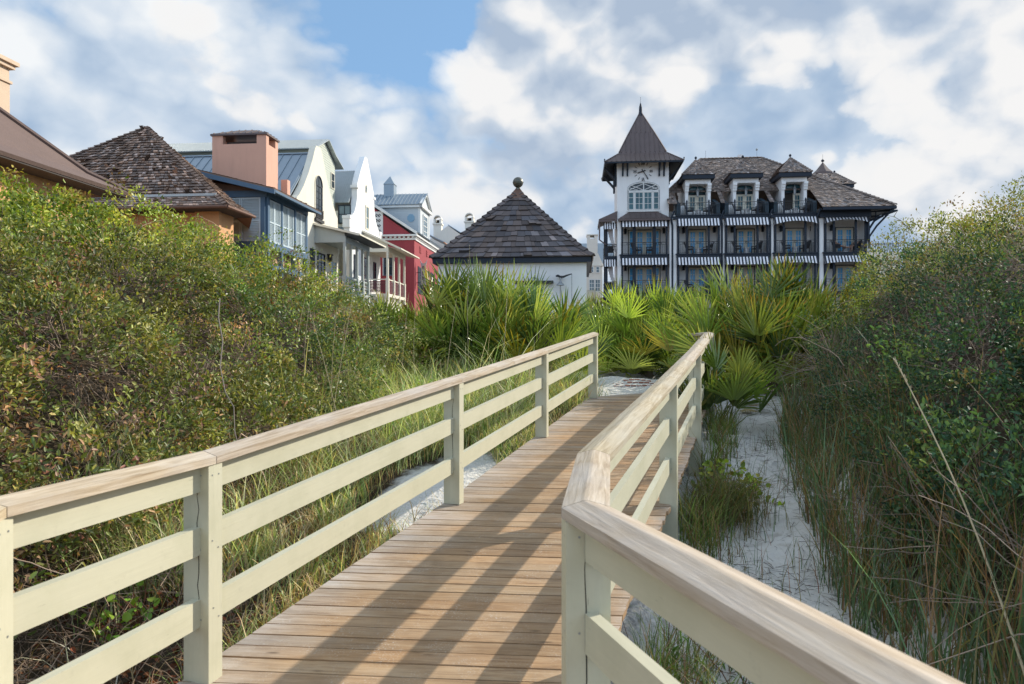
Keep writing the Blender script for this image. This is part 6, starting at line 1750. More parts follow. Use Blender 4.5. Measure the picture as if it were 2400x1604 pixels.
def make_shrub(name, label, domes, pal, wts, Lf, Wf, dens, twig_n, allD, hexa=True, bare=0.0, arch=0, mat='leaf'):
    """domes: (x, y, z, r); leaves fill the outer shell of every dome, twigs show through"""
    D = np.array(domes); c = D.mean(0)
    T = Thing(name, label, 'shrub', (c[0], c[1], float(terrain(c[0], c[1]))))
    ps, ax, nr, tone, cl = [], [], [], [], []
    for (x, y, z, r) in domes:
        dist = math.hypot(x, y); dt = rng.lognormal(0, .16)
        n = int(dens * r * r * (1.0 if dist < 8 else .8))
        d = unit(rng.normal(0, 1, (n * 2, 3))); d[:, 2] = np.where(d[:, 2] < -.35, -d[:, 2], d[:, 2]); d = d[:n]
        # sub-clumps: sprays of leaves round the ends of shoots
        m = max(10, int(n / 34)); sd = unit(rng.normal(0, 1, (m, 3))); sd[:, 2] = np.abs(sd[:, 2]) * .9 - .25; sd = unit(sd)
        sk = np.where(rng.random(m) < .05, rng.uniform(1.08, 1.25, m), rng.uniform(.60, 1.08, m)); st = rng.lognormal(0, .16, m)
        i = rng.integers(0, m, n)
        p = sd[i] * (sk[i] * r)[:, None] + rng.normal(0, .052 + .026 * r, (n, 3)) * np.array([1, 1, .9])
        k = np.linalg.norm(p, axis=1) / r
        p = p * np.array([1, 1, .92]) + np.array([x, y, z])
        ok = p[:, 2] > terrain(p[:, 0], p[:, 1]) + .02
        if x > 0: ok &= p[:, 0] > right_base(p[:, 1]) + .08
        tc_ = unit(np.array([[-x, -y, CZ + .6 - z]])); ok &= (unit(p - np.array([x, y, z])) @ tc_[0]) > -.30
        if bare: ok &= ~((p[:, 2] < terrain(p[:, 0], p[:, 1]) + .55) & (rng.random(n) < bare))
        near = allD[(np.abs(allD[:, 0] - x) < 1.4) & (np.abs(allD[:, 1] - y) < 1.4)]
        for q in near:
            dd = np.linalg.norm((p - q[:3]) / np.array([1, 1, .92]), axis=1) / q[3]
            ok &= dd > .66
        p = p[ok]; s = sd[i][ok]
        a = unit(s * .7 + rng.normal(0, .65, p.shape) + np.array([0, 0, .25]))
        nn = unit(s * .45 + np.array([0, 0, .45]) + rng.normal(0, .42, p.shape))
        ps.append(p); ax.append(a); nr.append(nn); tone.append(st[i][ok])
        cc = pick(pal, wts, m, .16)[i[ok]]; one = pick(pal, wts, len(p), .2); mixf = (rng.random((len(p), 1)) < .22)
        cl.append(np.clip(np.where(mixf, one, cc * rng.lognormal(0, .16, (len(p), 1))) * st[i][ok][:, None] * dt, .004, .8))
    p = np.concatenate(ps); a = np.concatenate(ax); nn = np.concatenate(nr); tn = np.concatenate(tone); n = len(p)
    col = np.concatenate(cl)
    V, f, C = leaf_arrays(p, a, nn, Lf * rng.uniform(.65, 1.25, n), Wf * rng.uniform(.7, 1.2, n), col, hexa)
    np_mesh('foliage', V, f, M[mat], T.o, C, off=T.org)
    # branches
    Ps, rad = [], []
    w = D[:, 3] ** 2 / (D[:, 3] ** 2).sum()
    i = rng.choice(len(D), twig_n, p=w)
    d = unit(rng.normal(0, 1, (twig_n, 3)) * np.array([1, 1, .8]) + np.array([0, 0, .35]))
    p0 = D[i, :3] - np.array([0, 0, .1]) + d * (D[i, 3] * .25)[:, None]
    P = twig_paths(twig_n, p0, d, D[i, 3] * rng.uniform(.6, 1.0, twig_n), 5, .28)
    gz = terrain(P[:, :, 0], P[:, :, 1]) + .01; P[:, :, 2] = np.maximum(P[:, :, 2], gz)
    cw = rng.lognormal(.2, .35, (twig_n, 1)) * np.array([[1.1, 1.0, .92]])
    V1, f1, C1 = twig_arrays(P, rng.uniform(.0025, .006, twig_n), cw)
    if arch:
        j = rng.choice(len(D), arch); dd = unit(rng.normal(0, 1, (arch, 3)) * np.array([1, 1, .3]) + np.array([0, -.25, .5]))
        p0 = D[j, :3] + unit(dd) * (D[j, 3] * .8)[:, None]
        P2 = twig_paths(arch, p0, dd, rng.uniform(.4, 1.1, arch), 9, .22, .13)
        P2[:, :, 2] = np.maximum(P2[:, :, 2], terrain(P2[:, :, 0], P2[:, :, 1]) + .05)
        V2, f2, C2 = twig_arrays(P2, rng.uniform(.003, .007, arch), rng.lognormal(.75, .25, (arch, 1)) * np.array([[1.15, 1.0, .85]]))
        f2 = f2 + len(V1); V1 = np.concatenate([V1, V2]); f1 = np.concatenate([f1, f2]); C1 = np.concatenate([C1, C2])
    np_mesh('branches', V1, f1, M['twig'], T.o, C1, off=T.org)
    return T

def scatter_domes(region, n, rmin, rmax, sink, seed, sep=.55):
    r = random.Random(seed); out = []; tries = 0
    x0, x1, y0, y1, test = region
    while len(out) < n and tries < n * 60:
        tries += 1
        x, y = r.uniform(x0, x1), r.uniform(y0, y1)
        if not test(x, y): continue
        rad = r.uniform(rmin, rmax)
        if any((x - a) ** 2 + (y - b) ** 2 < (sep * (rad + q) * .5) ** 2 for a, b, _, q in out): continue
        z = float(terrain(x, y)) + rad * sink * r.uniform(.25, 1.5)
        # leave out what lies wholly behind the dune's own crest
        hid = False
        for k in range(1, 24):
            t = k / 24; hx, hy = x * t, y * t
            if math.hypot(x - hx, y - hy) > 1.2 and float(terrain(hx, hy)) + .35 > CZ + (z + rad * 1.3 - CZ) * t: hid = True; break
        if hid: continue
        out.append((x, y, z, rad))
    return out

def thickets():
    # ---- left dune
    lt = lambda x, y: (x < left_base(y) - .2) and x > -4.2 - .62 * (y - 2) * 1.15 and y > 3.2
    DL = scatter_domes((-12.5, -2.2, 3.2, 15.8, lt), 360, .36, 1.0, .42, 5, .98)
    seeds = [
        ('broad glossy yellow green shrub cresting the dune under the brown roof', (-6.8, 8.6), LUSH, [6, 5, 3, 3, 1, .6], .066, .034, 120, 26, 0),
        ('sparse shrub with pink brown dry leaves at the dune foot by the nearest railing', (-4.2, 4.9), DRY, [5, 4, 3, 2, 1.5, .8], .054, .022, 200, 8, .3),
        ('twiggy olive shrub with pale bare stems in the middle of the left dune', (-3.9, 7.2), DRY, [5, 4, 3, 2, .9, .4], .054, .023, 180, 22, .05),
        ('fresh lime green shrub on the dune crest below the orange house wall', (-5.4, 11.2), LUSH, [5, 6, 2, 4, 1, .4], .062, .030, 90, 10, 0),
        ('dark green small leaved shrub sloping down beside the tall pale grass', (-3.1, 10.0), DARKG, [5, 4, 4, 2, 1.2, .6], .054, .024, 130, 8, .05),
        ('grey green shrub with bare twigs on top in front of the cream house porch', (-3.2, 13.2), DRY, [5, 4, 4, 2, 1.2, .8], .058, .025, 130, 10, 0),
    ]
    cen = np.array([s[1] for s in seeds]); dl = np.array(DL)
    own = np.argmin(((dl[:, None, :2] - cen[None]) ** 2).sum(-1) * np.array([1, 1, 1, 1, 1, 1])[None], 1)
    for k, s in enumerate(seeds):
        dm = [tuple(d) for d, o in zip(DL, own) if o == k]
        if not dm: continue
        make_shrub('dune_shrub', s[0], dm, s[2], s[3], s[4], s[5], 9000 if k in (1, 2) else (10500 if k in (4, 5) else 7000), s[6] * 5, dl, k in (1, 2, 0), s[8], s[7])
    # ---- right dune
    rt = lambda x, y: (x > right_base(y) + .38) and x < 5.6 + .62 * y * 1.05 and y > 2.7
    DR = scatter_domes((2.4, 15.5, 2.7, 18.5, rt), 430, .36, 1.0, .40, 9, .96)
    seeds = [
        ('golden green sunlit shrub on the near crest of the right dune', (6.7, 10.0), SUN_GOLD, [5, 4, 4, 2, 2, .8], .046, .020, 120, 8, 0),
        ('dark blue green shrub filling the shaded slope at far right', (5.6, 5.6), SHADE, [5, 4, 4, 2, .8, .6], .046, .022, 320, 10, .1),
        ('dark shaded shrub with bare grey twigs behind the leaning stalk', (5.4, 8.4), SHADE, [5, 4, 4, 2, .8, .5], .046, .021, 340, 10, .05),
        ('tall bushy green shrub on the skyline beside the hotel', (9.4, 15.0), DARKG, [5, 5, 3, 3, 1.2, .5], .058, .026, 120, 14, 0),
        ('low dark green shrub creeping over the white sand beside the palmetto', (4.95, 11.6), DARKG, [5, 4, 5, 1.5, .8, .4], .044, .021, 110, 4, 0),
        ('sunlit olive shrub at top right of the dune against the clouds', (9.4, 12.0), SUN_GOLD, [4, 5, 3, 4, 1.6, .6], .058, .026, 110, 12, 0),
    ]
    cen = np.array([s[1] for s in seeds]); dr = np.array(DR)
    own = np.argmin(((dr[:, None, :2] - cen[None]) ** 2).sum(-1), 1)
    for k, s in enumerate(seeds):
        dm = [tuple(d) for d, o in zip(DR, own) if o == k]
        if not dm: continue
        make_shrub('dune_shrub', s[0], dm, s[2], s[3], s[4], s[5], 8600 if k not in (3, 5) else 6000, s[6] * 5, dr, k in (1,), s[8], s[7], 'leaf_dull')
thickets()

# ---- saw palmettos
def palmetto(label, spots, nf, rsp, h0, h1, blade, seed, yellow=.25, dead=0, lean=.5, trunk=True, tone=1.0):
    r = np.random.default_rng(seed)
    cx = np.mean([s[0] for s in spots]); cy = np.mean([s[1] for s in spots])
    T = Thing('saw_palmetto', label, 'palmetto', (cx, cy, float(terrain(cx, cy))))
    AV, AF, AC = [], [], []; DV, DF, DC = [], [], []; SV, SF, SCc = [], [], []
    def add(LV, LF, LC, V, f, C):
        o = sum(len(v) for v in LV); LV.append(V); LF.append(f + o); LC.append(C)
    def fan(q, ax, bl, colb, tipc, nb, spread, droop, tgtV, tgtF, tgtC, wid):
        """blades radiating from q in a shallow cone round ax"""
        ax = unit(ax); up = np.array([0, 0, 1.0]); s = np.cross(ax, up)
        if np.linalg.norm(s) < 1e-3: s = np.array([1.0, 0, 0])
        s = unit(s); n = np.cross(s, ax)       # fan plane spanned by ax and s
        roll = r.uniform(-.9, .9); s, n = s * math.cos(roll) + n * math.sin(roll), -s * math.sin(roll) + n * math.cos(roll)
        th = np.linspace(-spread, spread, nb) + r.normal(0, .03, nb)
        d = np.cos(th)[:, None] * ax + np.sin(th)[:, None] * s + n * (.16 + .10 * np.abs(th)[:, None]) * r.uniform(.4, 1.3)
        d = unit(d + r.normal(0, .035, (nb, 3)))
        L = bl * (1 - .28 * (np.abs(th) / spread) ** 2) * r.uniform(.88, 1.08, nb)
        sd = unit(np.cross(d, n) + 0 * d); bn = np.cross(sd, d)
        P0 = q + d * .04; w = wid
        ts = (0, .30, .62, .85, 1.0); ws = (.35, 1.0, .80, .42, .03)
        rows = []; cols = []
        for t, k in zip(ts, ws):
            c = P0 + d * (L * t)[:, None] + np.array([0, 0, -1]) * (droop * L * t ** 2.4)[:, None]
            fold = bn * (w * k * .42)
            rows.append(np.stack([c - sd * w * k * .5 + fold, c, c + sd * w * k * .5 + fold], 1))
            m = np.clip((t - .62) / .38, 0, 1) ** 1.3
            cc = colb * (1 - m) + tipc * m; cols.append(np.repeat(cc[:, None, :], 3, 1))
        V = np.stack(rows, 1).reshape(-1, 3); C = np.stack(cols, 1).reshape(-1, 3)
        b = np.arange(nb)[:, None] * 15; fs = []
        for i in range(4):
            for j in range(2): fs.append(b + np.array([[i * 3 + j, i * 3 + j + 1, i * 3 + 4 + j, i * 3 + 3 + j]]))
        add(tgtV, tgtF, tgtC, V, np.concatenate(fs, 0), C)
    def stem(p, q, rad):
        mid = (p + q) / 2 + np.array([0, 0, .06]); P = np.stack([p, mid, q])[None]
        V, f, C = twig_arrays(P, np.array([rad]), np.array([srgb(112, 124, 62)])); add(SV, SF, SCc, V, f, C)
    for (sx, sy, k) in spots:
        gz = float(terrain(sx, sy))
        for i in range(int(nf * k * 1.6)):
            az = r.uniform(0, 2 * math.pi); t = r.random() ** .75
            tilt = .05 + t * 1.2 * lean / .5
            tilt = min(tilt, 1.62)
            rad = rsp * r.uniform(.25, 1.0)
            b = np.array([sx + rad * .35 * math.cos(az), sy + rad * .35 * math.sin(az), gz + r.uniform(.0, .25)])
            pl = (r.uniform(h0, h1) + .22) * (1.0 - .22 * t)
            d = np.array([math.cos(az) * math.sin(tilt), math.sin(az) * math.sin(tilt), math.cos(tilt)])
            q = b + d * pl; q[2] -= .12 * t * pl
            q[2] = max(q[2], float(terrain(q[0], q[1])) + .12)
            stem(b, q, .009)
            ax = unit(d + np.array([0, 0, .35]) + r.normal(0, .20, 3))
            g = r.random()
            base = srgb(*[(112, 134, 54), (142, 158, 62), (82, 106, 50), (176, 184, 88)][r.integers(0, 4)]) * r.lognormal(-.12, .36) * tone
            tip = base * 1.15
            if g < yellow: tip = srgb(*[(196, 160, 60), (184, 128, 56), (170, 150, 70)][r.integers(0, 3)])
            if g < yellow * .32: base = srgb(160, 150, 52) * r.uniform(.8, 1.15)
            nb = int(r.integers(15, 20))
            colb = np.repeat(base[None], nb, 0) * r.lognormal(0, .09, (nb, 1)); tipc = np.repeat(tip[None], nb, 0) * r.lognormal(0, .2, (nb, 1))
            fan(q, ax, blade * r.uniform(.8, 1.12), colb, tipc, nb, r.uniform(.85, 1.45), r.uniform(.0, .14), AV, AF, AC, .040)
    np_mesh('fronds', np.concatenate(AV), np.concatenate(AF), M['palm'], T.o, np.concatenate(AC), off=T.org)
    np_mesh('leaf_stalks', np.concatenate(SV), np.concatenate(SF), M['grass'], T.o, np.concatenate(SCc), off=T.org)
    for i in range(dead):
        sx, sy, _ = spots[r.integers(0, len(spots))]; az = r.uniform(3.4, 6.0)
        q = np.array([sx + .55 * math.cos(az), sy + .55 * math.sin(az), float(terrain(sx, sy)) + r.uniform(.35, 1.25)])
        ax = np.array([.3 * math.cos(az), .3 * math.sin(az), -.9]); nb = 20
        c = srgb(*[(118, 98, 88), (92, 74, 66), (140, 112, 92)][r.integers(0, 3)])
        fan(q, ax, .6, np.repeat(c[None], nb, 0) * r.lognormal(0, .25, (nb, 1)), np.repeat(c[None], nb, 0), nb, .75, .25, DV, DF, DC, .02)
    if dead: np_mesh('dead_fronds', np.concatenate(DV), np.concatenate(DF), M['deadleaf'], T.o, np.concatenate(DC), off=T.org)
    if trunk:
        mb = MB()
        for (sx, sy, k) in spots:
            gz = float(terrain(sx, sy)); a = r.uniform(0, 6.28)
            mb.tube([(sx, sy, gz - .1), (sx + .1 * math.cos(a), sy + .1 * math.sin(a), gz + .2), (sx + .2 * math.cos(a), sy + .2 * math.sin(a), gz + .42)], [.11, .10, .07], 7)
        T.part('trunk', mb, M['twig'])
def at(px, y): return (px - 1200) / FPX * y
palmetto('low palmetto with yellowing blades at left end of the palm bank before the red house', [(at(905, 14.5), 14.5, 1), (at(955, 15), 15, .8)], 24, .5, .4, .78, .66, 201, .3)
palmetto('large palmetto with dead brown fronds in front of the white hut wall', [(at(1055, 14.2), 14.2, 1.0), (at(1100, 14.4), 14.4, 1.1), (at(1145, 14.0), 14.0, 1)], 27, .6, .6, 1.62, .85, 202, .28, dead=26)
palmetto('bright palmetto leaning right over the left railing end at the hut corner', [(at(1255, 13.4), 13.4, 1), (at(1215, 14.2), 14.2, .9)], 28, .55, .6, 1.25, .88, 203, .25, dead=8, tone=1.2)
palmetto('round fresh green palmetto standing alone at the end of the boardwalk', [(at(1505, 17.2), 17.2, 1.2), (at(1560, 17.5), 17.5, 1), (at(1465, 17.4), 17.4, .8), (at(1525, 16.8), 16.8, .7)], 40, .75, .45, 1.45, .86, 204, .14, lean=.66, tone=1.4)
palmetto('tall palmetto with golden tipped fronds between the railing end and right dune', [(at(1750, 13.6), 13.6, 1.1), (at(1830, 13.8), 13.8, 1.2), (at(1890, 13.9), 13.9, .7), (at(1790, 12.9), 12.9, .8)], 42, .7, .5, 1.66, .98, 205, .5, dead=8, tone=1.15)
palmetto('small palmetto with one open fan beside the far right railing posts', [(at(1668, 10.3), 10.3, .7), (at(1705, 10.1), 10.1, .5)], 15, .3, .3, .62, .56, 206, .2, lean=.42, trunk=False)
palmetto('distant palmetto bush glimpsed between the hut and the hotel', [(at(1390, 19.5), 19.5, 1), (at(1405, 21), 21, 1)], 16, .4, .5, 1.0, .6, 207, .3)

def fallen_frond():
    x, y = at(1752, 11.2), 11.2; z = float(terrain(x, y))
    mb = MB(); r = random.Random(3)
    for i in range(16):
        a = -.5 + i * .075 + r.uniform(-.03, .03); L = r.uniform(.3, .55)
        mb.bar((x, y, z + .10), (x + L * math.cos(a + .3), y + L * math.sin(a) * .6, z + .10 + r.uniform(-.04, .16)), .016, .003)
    for i in range(9):
        a = 3.6 + i * .22; mb.bar((x, y, z + .06), (x + .2 * math.cos(a), y + .16 * math.sin(a), z + .015), .02, .006)
    m = simple('dry_frond', (.34, .27, .12), .8, .3, 9); single('fallen_frond', 'dry yellowed palm frond lying on the white sand of the gully', 'frond', mb, m, (x, y, z))
fallen_frond()

# ---- grasses
def grass_stuff(name, label, pts, hts, cols, lean, wid=(.004, .009), kind='stuff', arch=(.6, 2.2), seg=5, cat='grass', azbias=None):
    n = len(pts)
    base = np.column_stack([pts, terrain(pts[:, 0], pts[:, 1]) - .02])
    az = rng.uniform(0, 2 * math.pi, n) if azbias is None else rng.normal(azbias, 1.0, n)
    ph0 = np.abs(rng.normal(.12, .16, n)); ph1 = ph0 + rng.uniform(*arch, n)
    c1 = cols * rng.uniform(.9, 1.35, (n, 1)) * np.array([1.12, 1.03, .85])
    V, f, C = ribbon_arrays(base, az, hts, rng.uniform(*wid, n), ph0, ph1, cols, c1, seg, rng.normal(0, .6, n))
    org = (float(pts[:, 0].mean()), float(pts[:, 1].mean()), float(base[:, 2].mean()))
    o = np_mesh(name, V, f, M['grass'], None, C, off=org); o.location = org
    return tag(o, label, cat, None, kind)

def clumped(n, x0, x1, y0, y1, test, m, spread, dens=None):
    ce = []
    while len(ce) < m:
        x, y = rng.uniform(x0, x1), rng.uniform(y0, y1)
        if test(x, y): ce.append((x, y))
    ce = np.array(ce); i = rng.integers(0, m, n)
    p = ce[i] + rng.normal(0, spread, (n, 2))
    ok = np.array([test(a, b) for a, b in p]); return p[ok], i[ok]

def grasses():
    G1 = [(150, 170, 112), (128, 152, 92), (182, 192, 144), (192, 186, 142), (212, 202, 164), (106, 134, 74)]
    lt = lambda x, y: (y > 4.6 or x > xl(y) - .42 or rng.random() < .22) and left_base(y) - .5 < x < xl(min(y, 13)) + .03 and y < 14.5 and not ((x - xl(min(y, 13)) + .75) ** 2 / .30 + (y - 7.3) ** 2 / 1.1 < 1)
    p, ci = clumped(17000, -4.2, 1.4, 1.2, 14.2, lt, 430, .12)
    kh = rng.lognormal(-.05, .32, 430)[ci]; kc = rng.lognormal(0, .22, (430, 1))[ci]
    n = len(p); h = kh * rng.uniform(.4, 1.0, n) * np.interp(p[:, 1], [2, 6, 9, 13], [.8, .85, 1.1, 1.15])
    edge = np.array([xl(min(b, 13)) - a for a, b in p]); h *= np.clip(.35 + edge * .55, .35, 1.0)
    grass_stuff('dune_grass', 'pale green arching grass between the left railing and the dune shrubs', p, h, np.clip(pick(G1, [5, 5, 4, 3, 3, 3], n) * kc, 0, .85), .5, (.005, .012), arch=(.8, 2.6))
    # straw mat of last year's blades
    p, ci = clumped(7500, -4.2, 1.2, 1.2, 13.5, lt, 380, .2); n = len(p)
    grass_stuff('dry_grass_litter', 'tan dry grass litter matted under the green grass left of the boardwalk', p, rng.uniform(.25, .6, n), pick([(200, 180, 140), (176, 150, 114), (146, 116, 88), (214, 200, 162)], [3, 3, 2, 2], n), .5, arch=(1.2, 2.0), seg=4)
    # right gully: reeds along the foot of the dune
    rt = lambda x, y: right_base(y) - .30 < x < right_base(y) + .8 and y > 3.2
    G2 = [(86, 112, 80), (106, 134, 106), (128, 118, 80), (128, 100, 74), (146, 120, 92), (76, 98, 58)]
    p, ci = clumped(4200, 2.0, 6.6, 3.0, 11.0, rt, 150, .11); n = len(p)
    kk = np.where(np.arange(150) % 3 == 0, 1.3, .9)[ci]
    grass_stuff('reed_grass', 'tall reed grass, blue green and brown, along the foot of the shaded right dune', p, rng.uniform(.35, 1.0, n) * kk, pick(G2, [5, 4, 3, 3, 2.4, 3], n), .4, (.005, .013), arch=(.2, 1.3))
    # tufts against the right side of the boardwalk
    tt = lambda x, y: xr(min(y, 13)) + .02 < x < xr(min(y, 13)) + .50 and y < 11
    p, ci = clumped(3000, .4, 4.2, 2.0, 10.8, lambda x, y: tt(x, y) or (y < 4.4 and xr(y) + .02 < x < xr(y) + 1.0), 62, .09); n = len(p)
    grass_stuff('gully_grass', 'dark green and straw grass tufts along the right edge of the boardwalk', p, rng.uniform(.25, .7, n), pick([(84, 112, 56), (110, 130, 70), (140, 128, 84), (116, 94, 70)], [4, 4, 2, 2], n), .4, (.004, .009), arch=(.6, 2.0))
    # one dense tuft on the sand
    a, b = 2.18, 7.1
    p = np.column_stack([rng.normal(a, .19, 1000), rng.normal(b, .22, 1000)]); n = len(p)
    o = grass_stuff('grass_tuft', 'dense drooping brown green grass tuft on the white sand beside the boardwalk', p, rng.uniform(.35, .8, n), pick([(92, 104, 60), (122, 116, 72), (128, 100, 78), (80, 96, 50)], [4, 3, 3, 3], n), .4, (.004, .008), 'thing', (1.0, 2.5), 5, 'grass tuft')
    # sparse blades and bits on the sand
    st = lambda x, y: xr(min(y, 13)) + .4 < x < right_base(y) + .1
    p, ci = clumped(420, 1.3, 5.0, 3.0, 11.5, st, 60, .10); n = len(p)
    grass_stuff('sparse_grass', 'thin single grass blades scattered over the white sand gully', p, rng.uniform(.15, .5, n), pick([(88, 112, 70), (120, 112, 80), (130, 100, 76)], [4, 2, 2], n), .4, (.003, .007), arch=(.3, 1.4))
    # dark litter
    p, ci = clumped(1500, 1.2, 5.2, 3.0, 12, lambda x, y: xr(min(y, 13)) + .2 < x < right_base(y) + .5, 120, .2); n = len(p)
    z = terrain(p[:, 0], p[:, 1]) + .006; az = rng.uniform(0, 6.28, n); d = np.column_stack([np.cos(az), np.sin(az), rng.normal(0, .12, n)])
    P = twig_paths(n, np.column_stack([p, z]), d, rng.uniform(.04, .22, n), 3, .2); P[:, :, 2] = np.maximum(terrain(P[:, :, 0], P[:, :, 1]) + .004, P[:, :, 2])
    V, f, C = twig_arrays(P, rng.uniform(.0012, .0035, n), rng.lognormal(-.3, .4, (n, 1)) * np.ones((1, 3)))
    o = np_mesh('twig_litter', V, f, M['twig'], None, C); tag(o, 'dark broken twigs and straw lying on the white sand gully', 'litter', None, 'stuff')
    # dead twig tangle under the left shrubs by the railing
    lt2 = lambda x, y: left_base(y) - 1.3 < x < left_base(y) + (1.3 if y < 4.6 else .6) and y > 1.6
    p, ci = clumped(5200, -5, -1.5, 1.6, 8.5, lt2, 200, .2); n = len(p)
    z = terrain(p[:, 0], p[:, 1]) + rng.uniform(0, .3, n); d = rng.normal(0, 1, (n, 3)) + np.array([0, 0, .5])
    P = twig_paths(n, np.column_stack([p, z]), d, rng.uniform(.15, .5, n), 4, .35, .1); P[:, :, 2] = np.maximum(terrain(P[:, :, 0], P[:, :, 1]) + .004, P[:, :, 2])
    V, f, C = twig_arrays(P, rng.uniform(.0015, .004, n), rng.lognormal(.1, .35, (n, 1)) * np.array([[1.15, 1.0, .85]]))
    o = np_mesh('brushwood', V, f, M['twig'], None, C); tag(o, 'tangle of dead grey brown brushwood at the foot of the left dune', 'brushwood', None, 'stuff')
grasses()

def leaf_litter():
    n = 5200
    x = rng.uniform(-4.4, -1.45, n); y = rng.uniform(1.6, 6.5, n)
    ok = (x < np.array([xl(b) for b in y]) - .02) & (rng.random(n) < np.clip(1.5 - (y - 3.5) * .45, .15, 1))
    x, y = x[ok], y[ok]; n = len(x)
    p = np.column_stack([x, y, terrain(x, y) + rng.uniform(.005, .09, n)])
    nn = rng.normal(0, .5, (n, 3)) + np.array([0, 0, .8]); a = rng.normal(0, 1, (n, 3)) * np.array([1, 1, .3])
    V, f, C = leaf_arrays(p, a, nn, rng.uniform(.03, .06, n), rng.uniform(.015, .03, n), pick([(150, 92, 62), (122, 74, 52), (176, 120, 82), (96, 66, 50)], [3, 3, 2, 2], n), True, .3)
    o = np_mesh('leaf_litter', V, f, M['deadleaf'], None, C); tag(o, 'red brown fallen leaves under the shrubs beside the nearest left railing', 'leaf litter', None, 'stuff')
leaf_litter()

def leafy_plant(name, label, cat, x, y, n, rad, h, L, Wd, pal, wts):
    T = Thing(name, label, cat, (x, y, float(terrain(x, y))))
    m = 26; az = rng.uniform(0, 6.28, m); el = rng.uniform(.3, 1.3, m)
    d = np.column_stack([np.cos(az) * np.cos(el), np.sin(az) * np.cos(el), np.sin(el)])
    p0 = np.column_stack([x + rng.normal(0, .05, m), y + rng.normal(0, .05, m), np.full(m, float(terrain(x, y)))])
    P = twig_paths(m, p0, d, np.full(m, rad) * rng.uniform(.7, 1.2, m), 5, .18, .06)
    P[:, :, 2] = np.maximum(P[:, :, 2], terrain(P[:, :, 0], P[:, :, 1]) + .02)
    V, f, C = twig_arrays(P, np.full(m, .005), np.repeat(srgb(120, 80, 60)[None] / .16, m, 0) * .16); np_mesh('stems', V, f, M['grass'], T.o, C, off=T.org)
    i = rng.integers(0, m, n); k = rng.integers(1, 5, n); p = P[i, k] + rng.normal(0, .03, (n, 3))
    a = rng.normal(0, 1, (n, 3)) + np.array([0, 0, .2]); nn = rng.normal(0, .5, (n, 3)) + np.array([0, -.2, .8])
    V, f, C = leaf_arrays(p, a, nn, rng.uniform(.7, 1.2, n) * L, rng.uniform(.7, 1.2, n) * Wd, pick(pal, wts, n), True, .05)
    np_mesh('leaves', V, f, M['leaf'], T.o, C, off=T.org)
leafy_plant('beach_plant', 'low plant with rounded yellow green and red leaves beside the boardwalk edge', 'plant', 2.42, 7.7, 330, .55, .4, .075, .058, [(150, 170, 50), (120, 146, 46), (170, 160, 60), (140, 84, 50)], [6, 5, 2, .5])
leafy_plant('beach_plant', 'bright green leafy plant among tall grass behind the middle left railing post', 'plant', -1.55, 9.8, 320, .7, .5, .06, .04, [(150, 172, 66), (124, 150, 56), (172, 176, 84)], [4, 4, 2])
leafy_plant('beach_plant', 'dark ferny green plant under the near right railing', 'plant', 1.35, 3.75, 700, .55, .3, .05, .012, [(70, 104, 44), (90, 126, 52), (60, 88, 40)], [4, 4, 3])
leafy_plant('beach_plant', 'lime green vine leaves low behind the nearest left railing boards', 'plant', -2.35, 4.2, 120, .5, .3, .06, .045, [(136, 166, 56), (112, 144, 50)], [4, 3])

def flower(x, y, h, label):
    z = float(terrain(x, y)); T = Thing('yellow_flower', label, 'flower', (x, y, z))
    s = MB(); s.tube([(x, y, z), (x + .01, y, z + h * .5), (x + .02, y - .01, z + h)], .003, 5); T.part('stem', s, M['grass'])
    p = MB(); c = Vector((x + .02, y - .01, z + h))
    for k in range(8):
        a = k * math.pi / 4; d = Vector((math.cos(a), math.sin(a) * .8 - .2, .35)).normalized(); sd = Vector((-math.sin(a), math.cos(a), 0))
        p.face([c, c + d * .014 + sd * .007, c + d * .026, c + d * .014 - sd * .007])
    T.part('petals', p, M['petal'])
flower(1.62, 3.62, .34, 'small yellow daisy below the near right rail, the taller of two')
flower(1.60, 3.40, .28, 'small yellow daisy below the near right rail, the lower of two')

# ---- single stalks
def stalk(name, label, base, tip, rad, seed=0, bend=.05, head=0.0, group=None, col=None):
    r = random.Random(seed); b, t = Vector(base), Vector(tip); d = t - b
    s = Vector((d.y, -d.x, 0)); s = s.normalized() if s.length > .01 else Vector((1, 0, 0))
    pts = [b + d * k + s * bend * math.sin(math.pi * k) for k in [i / 8 for i in range(9)]]
    mb = MB(); mb.tube(pts, [rad * (1 - .55 * i / 8) for i in range(9)], 5)
    T = Thing(name, label, 'grass stalk', base, group=group)
    m = col or 'straw'
    if m not in M: M[m] = simple(m, (.44, .36, .22), .8, .25, 9)
    T.part('stem', mb, M[m])
    hb = MB(); dn = d.normalized()
    if head:
        for i in range(26):
            k = 1 - head * i / 26; c = b + d * k + s * bend * math.sin(math.pi * k); a = r.uniform(0, 6.28)
            o = Vector((math.cos(a), math.sin(a), 0)) * r.uniform(.008, .02)
            q = c + o + dn * .03; w = Vector((-math.sin(a), math.cos(a), 0)) * .005
            hb.face([c, c + (q - c) * .5 + w, q, c + (q - c) * .5 - w])
        T.part('seed_head', hb, M[m])
gs = 'thin dry grass stalks standing above the left grass'
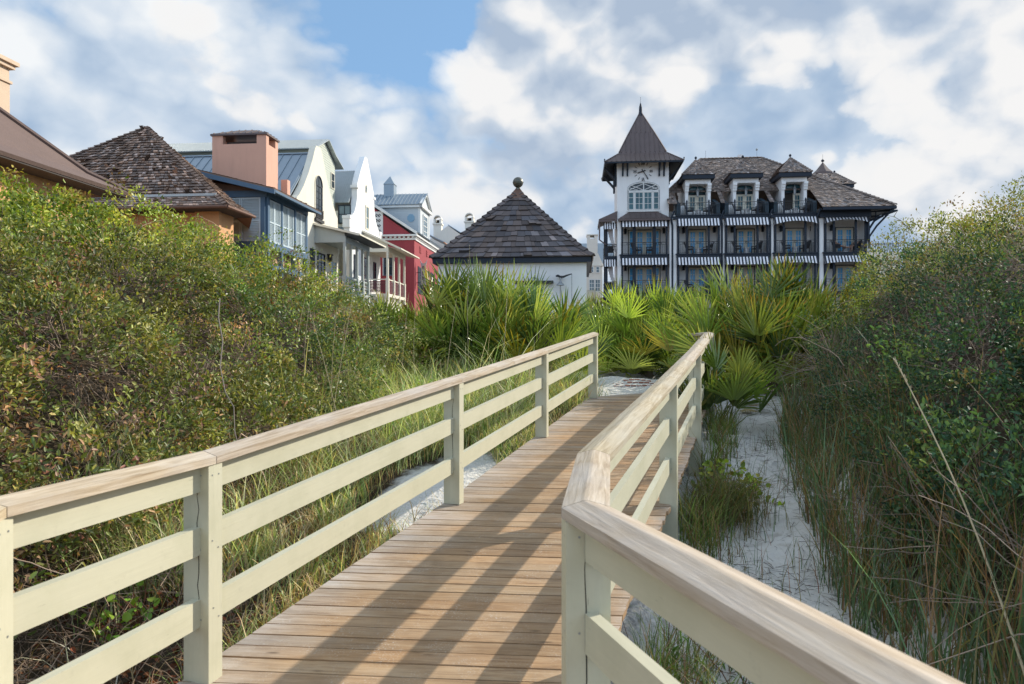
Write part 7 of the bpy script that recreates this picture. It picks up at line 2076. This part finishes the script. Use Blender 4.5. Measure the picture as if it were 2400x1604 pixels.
for i, (px0, py0, px1, py1, y, hd) in enumerate([(780, 985, 790, 720, 8.6, .0), (715, 900, 725, 712, 8.8, 0), (975, 830, 977, 690, 10.5, 0), (770, 940, 826, 700, 8.2, 0), (692, 830, 715, 700, 9, 0),
                                                 (800, 930, 722, 712, 8.4, 0), (940, 830, 958, 690, 11.0, .5), (1102, 780, 1101, 578, 11.2, .45), (1172, 840, 1190, 660, 11.0, .5), (1040, 850, 1070, 700, 10.2, 0)]):
    b = Vector((at(px0, y), y, CZ + (802 - py0) * y / FPX)); b.z = min(b.z, float(terrain(b.x, b.y)) + .3)
    yt = y + rnd.uniform(-.15, .15); t = Vector((at(px1, yt), yt, CZ + (802 - py1) * yt / FPX))
    stalk('grass_stalk', 'thin dry straw coloured stalk standing above the grass and shrubs left of the boardwalk', b, t, .0045, i, .04, hd, gs)
b = (2.62, 4.15, float(terrain(2.62, 4.15))); b = (at(2400, 3.75), 3.75, float(terrain(at(2400, 3.75), 3.75)) - .02)
stalk('sea_oat_stalk', 'long pale leaning dead stalk crossing the shaded right shrubs', (at(2405, 3.3), 3.3, CZ + (802 - 1590) * 3.3 / FPX), (at(2098, 4.2), 4.2, CZ + (802 - 845) * 4.2 / FPX), .0068, 77, .06, .12)

def bare_twig(label, pts, rad):
    mb = MB()
    for pl in pts: mb.tube([(at(px, y), y, CZ + (802 - py) * y / FPX) for px, py, y in pl], [rad * (1 - .5 * i / (len(pl) - 1)) for i in range(len(pl))], 5)
    T = Thing('bare_twig', label, 'twig', (at(pts[0][0][0], pts[0][0][2]), pts[0][0][2], 3)); T.part('stem', mb, M['twig'])
bare_twig('bare forked twig reaching left from the skyline shrub under the hotel eave', [[(2135, 540, 14.6), (2112, 518, 14.5), (2095, 508, 14.5), (2081, 506, 14.4)], [(2095, 508, 14.5), (2100, 500, 14.5), (2104, 494, 14.5)], [(2112, 518, 14.5), (2106, 517, 14.5), (2095, 515, 14.4)]], .008)
bare_twig('thin bent bare twig rising from the skyline shrub beside the hotel corner', [[(2096, 565, 14.2), (2097, 545, 14.2), (2099, 533, 14.2), (2108, 538, 14.3), (2122, 537, 14.4)]], .007)
bare_twig('pale winding bare vine stem hanging down the middle of the left dune', [[(515, 700, 6.6), (512, 745, 6.4), (522, 800, 6.2), (516, 860, 6.0), (528, 920, 5.8), (548, 955, 5.7), (550, 1010, 5.6), (556, 1035, 5.5)]], .0065)
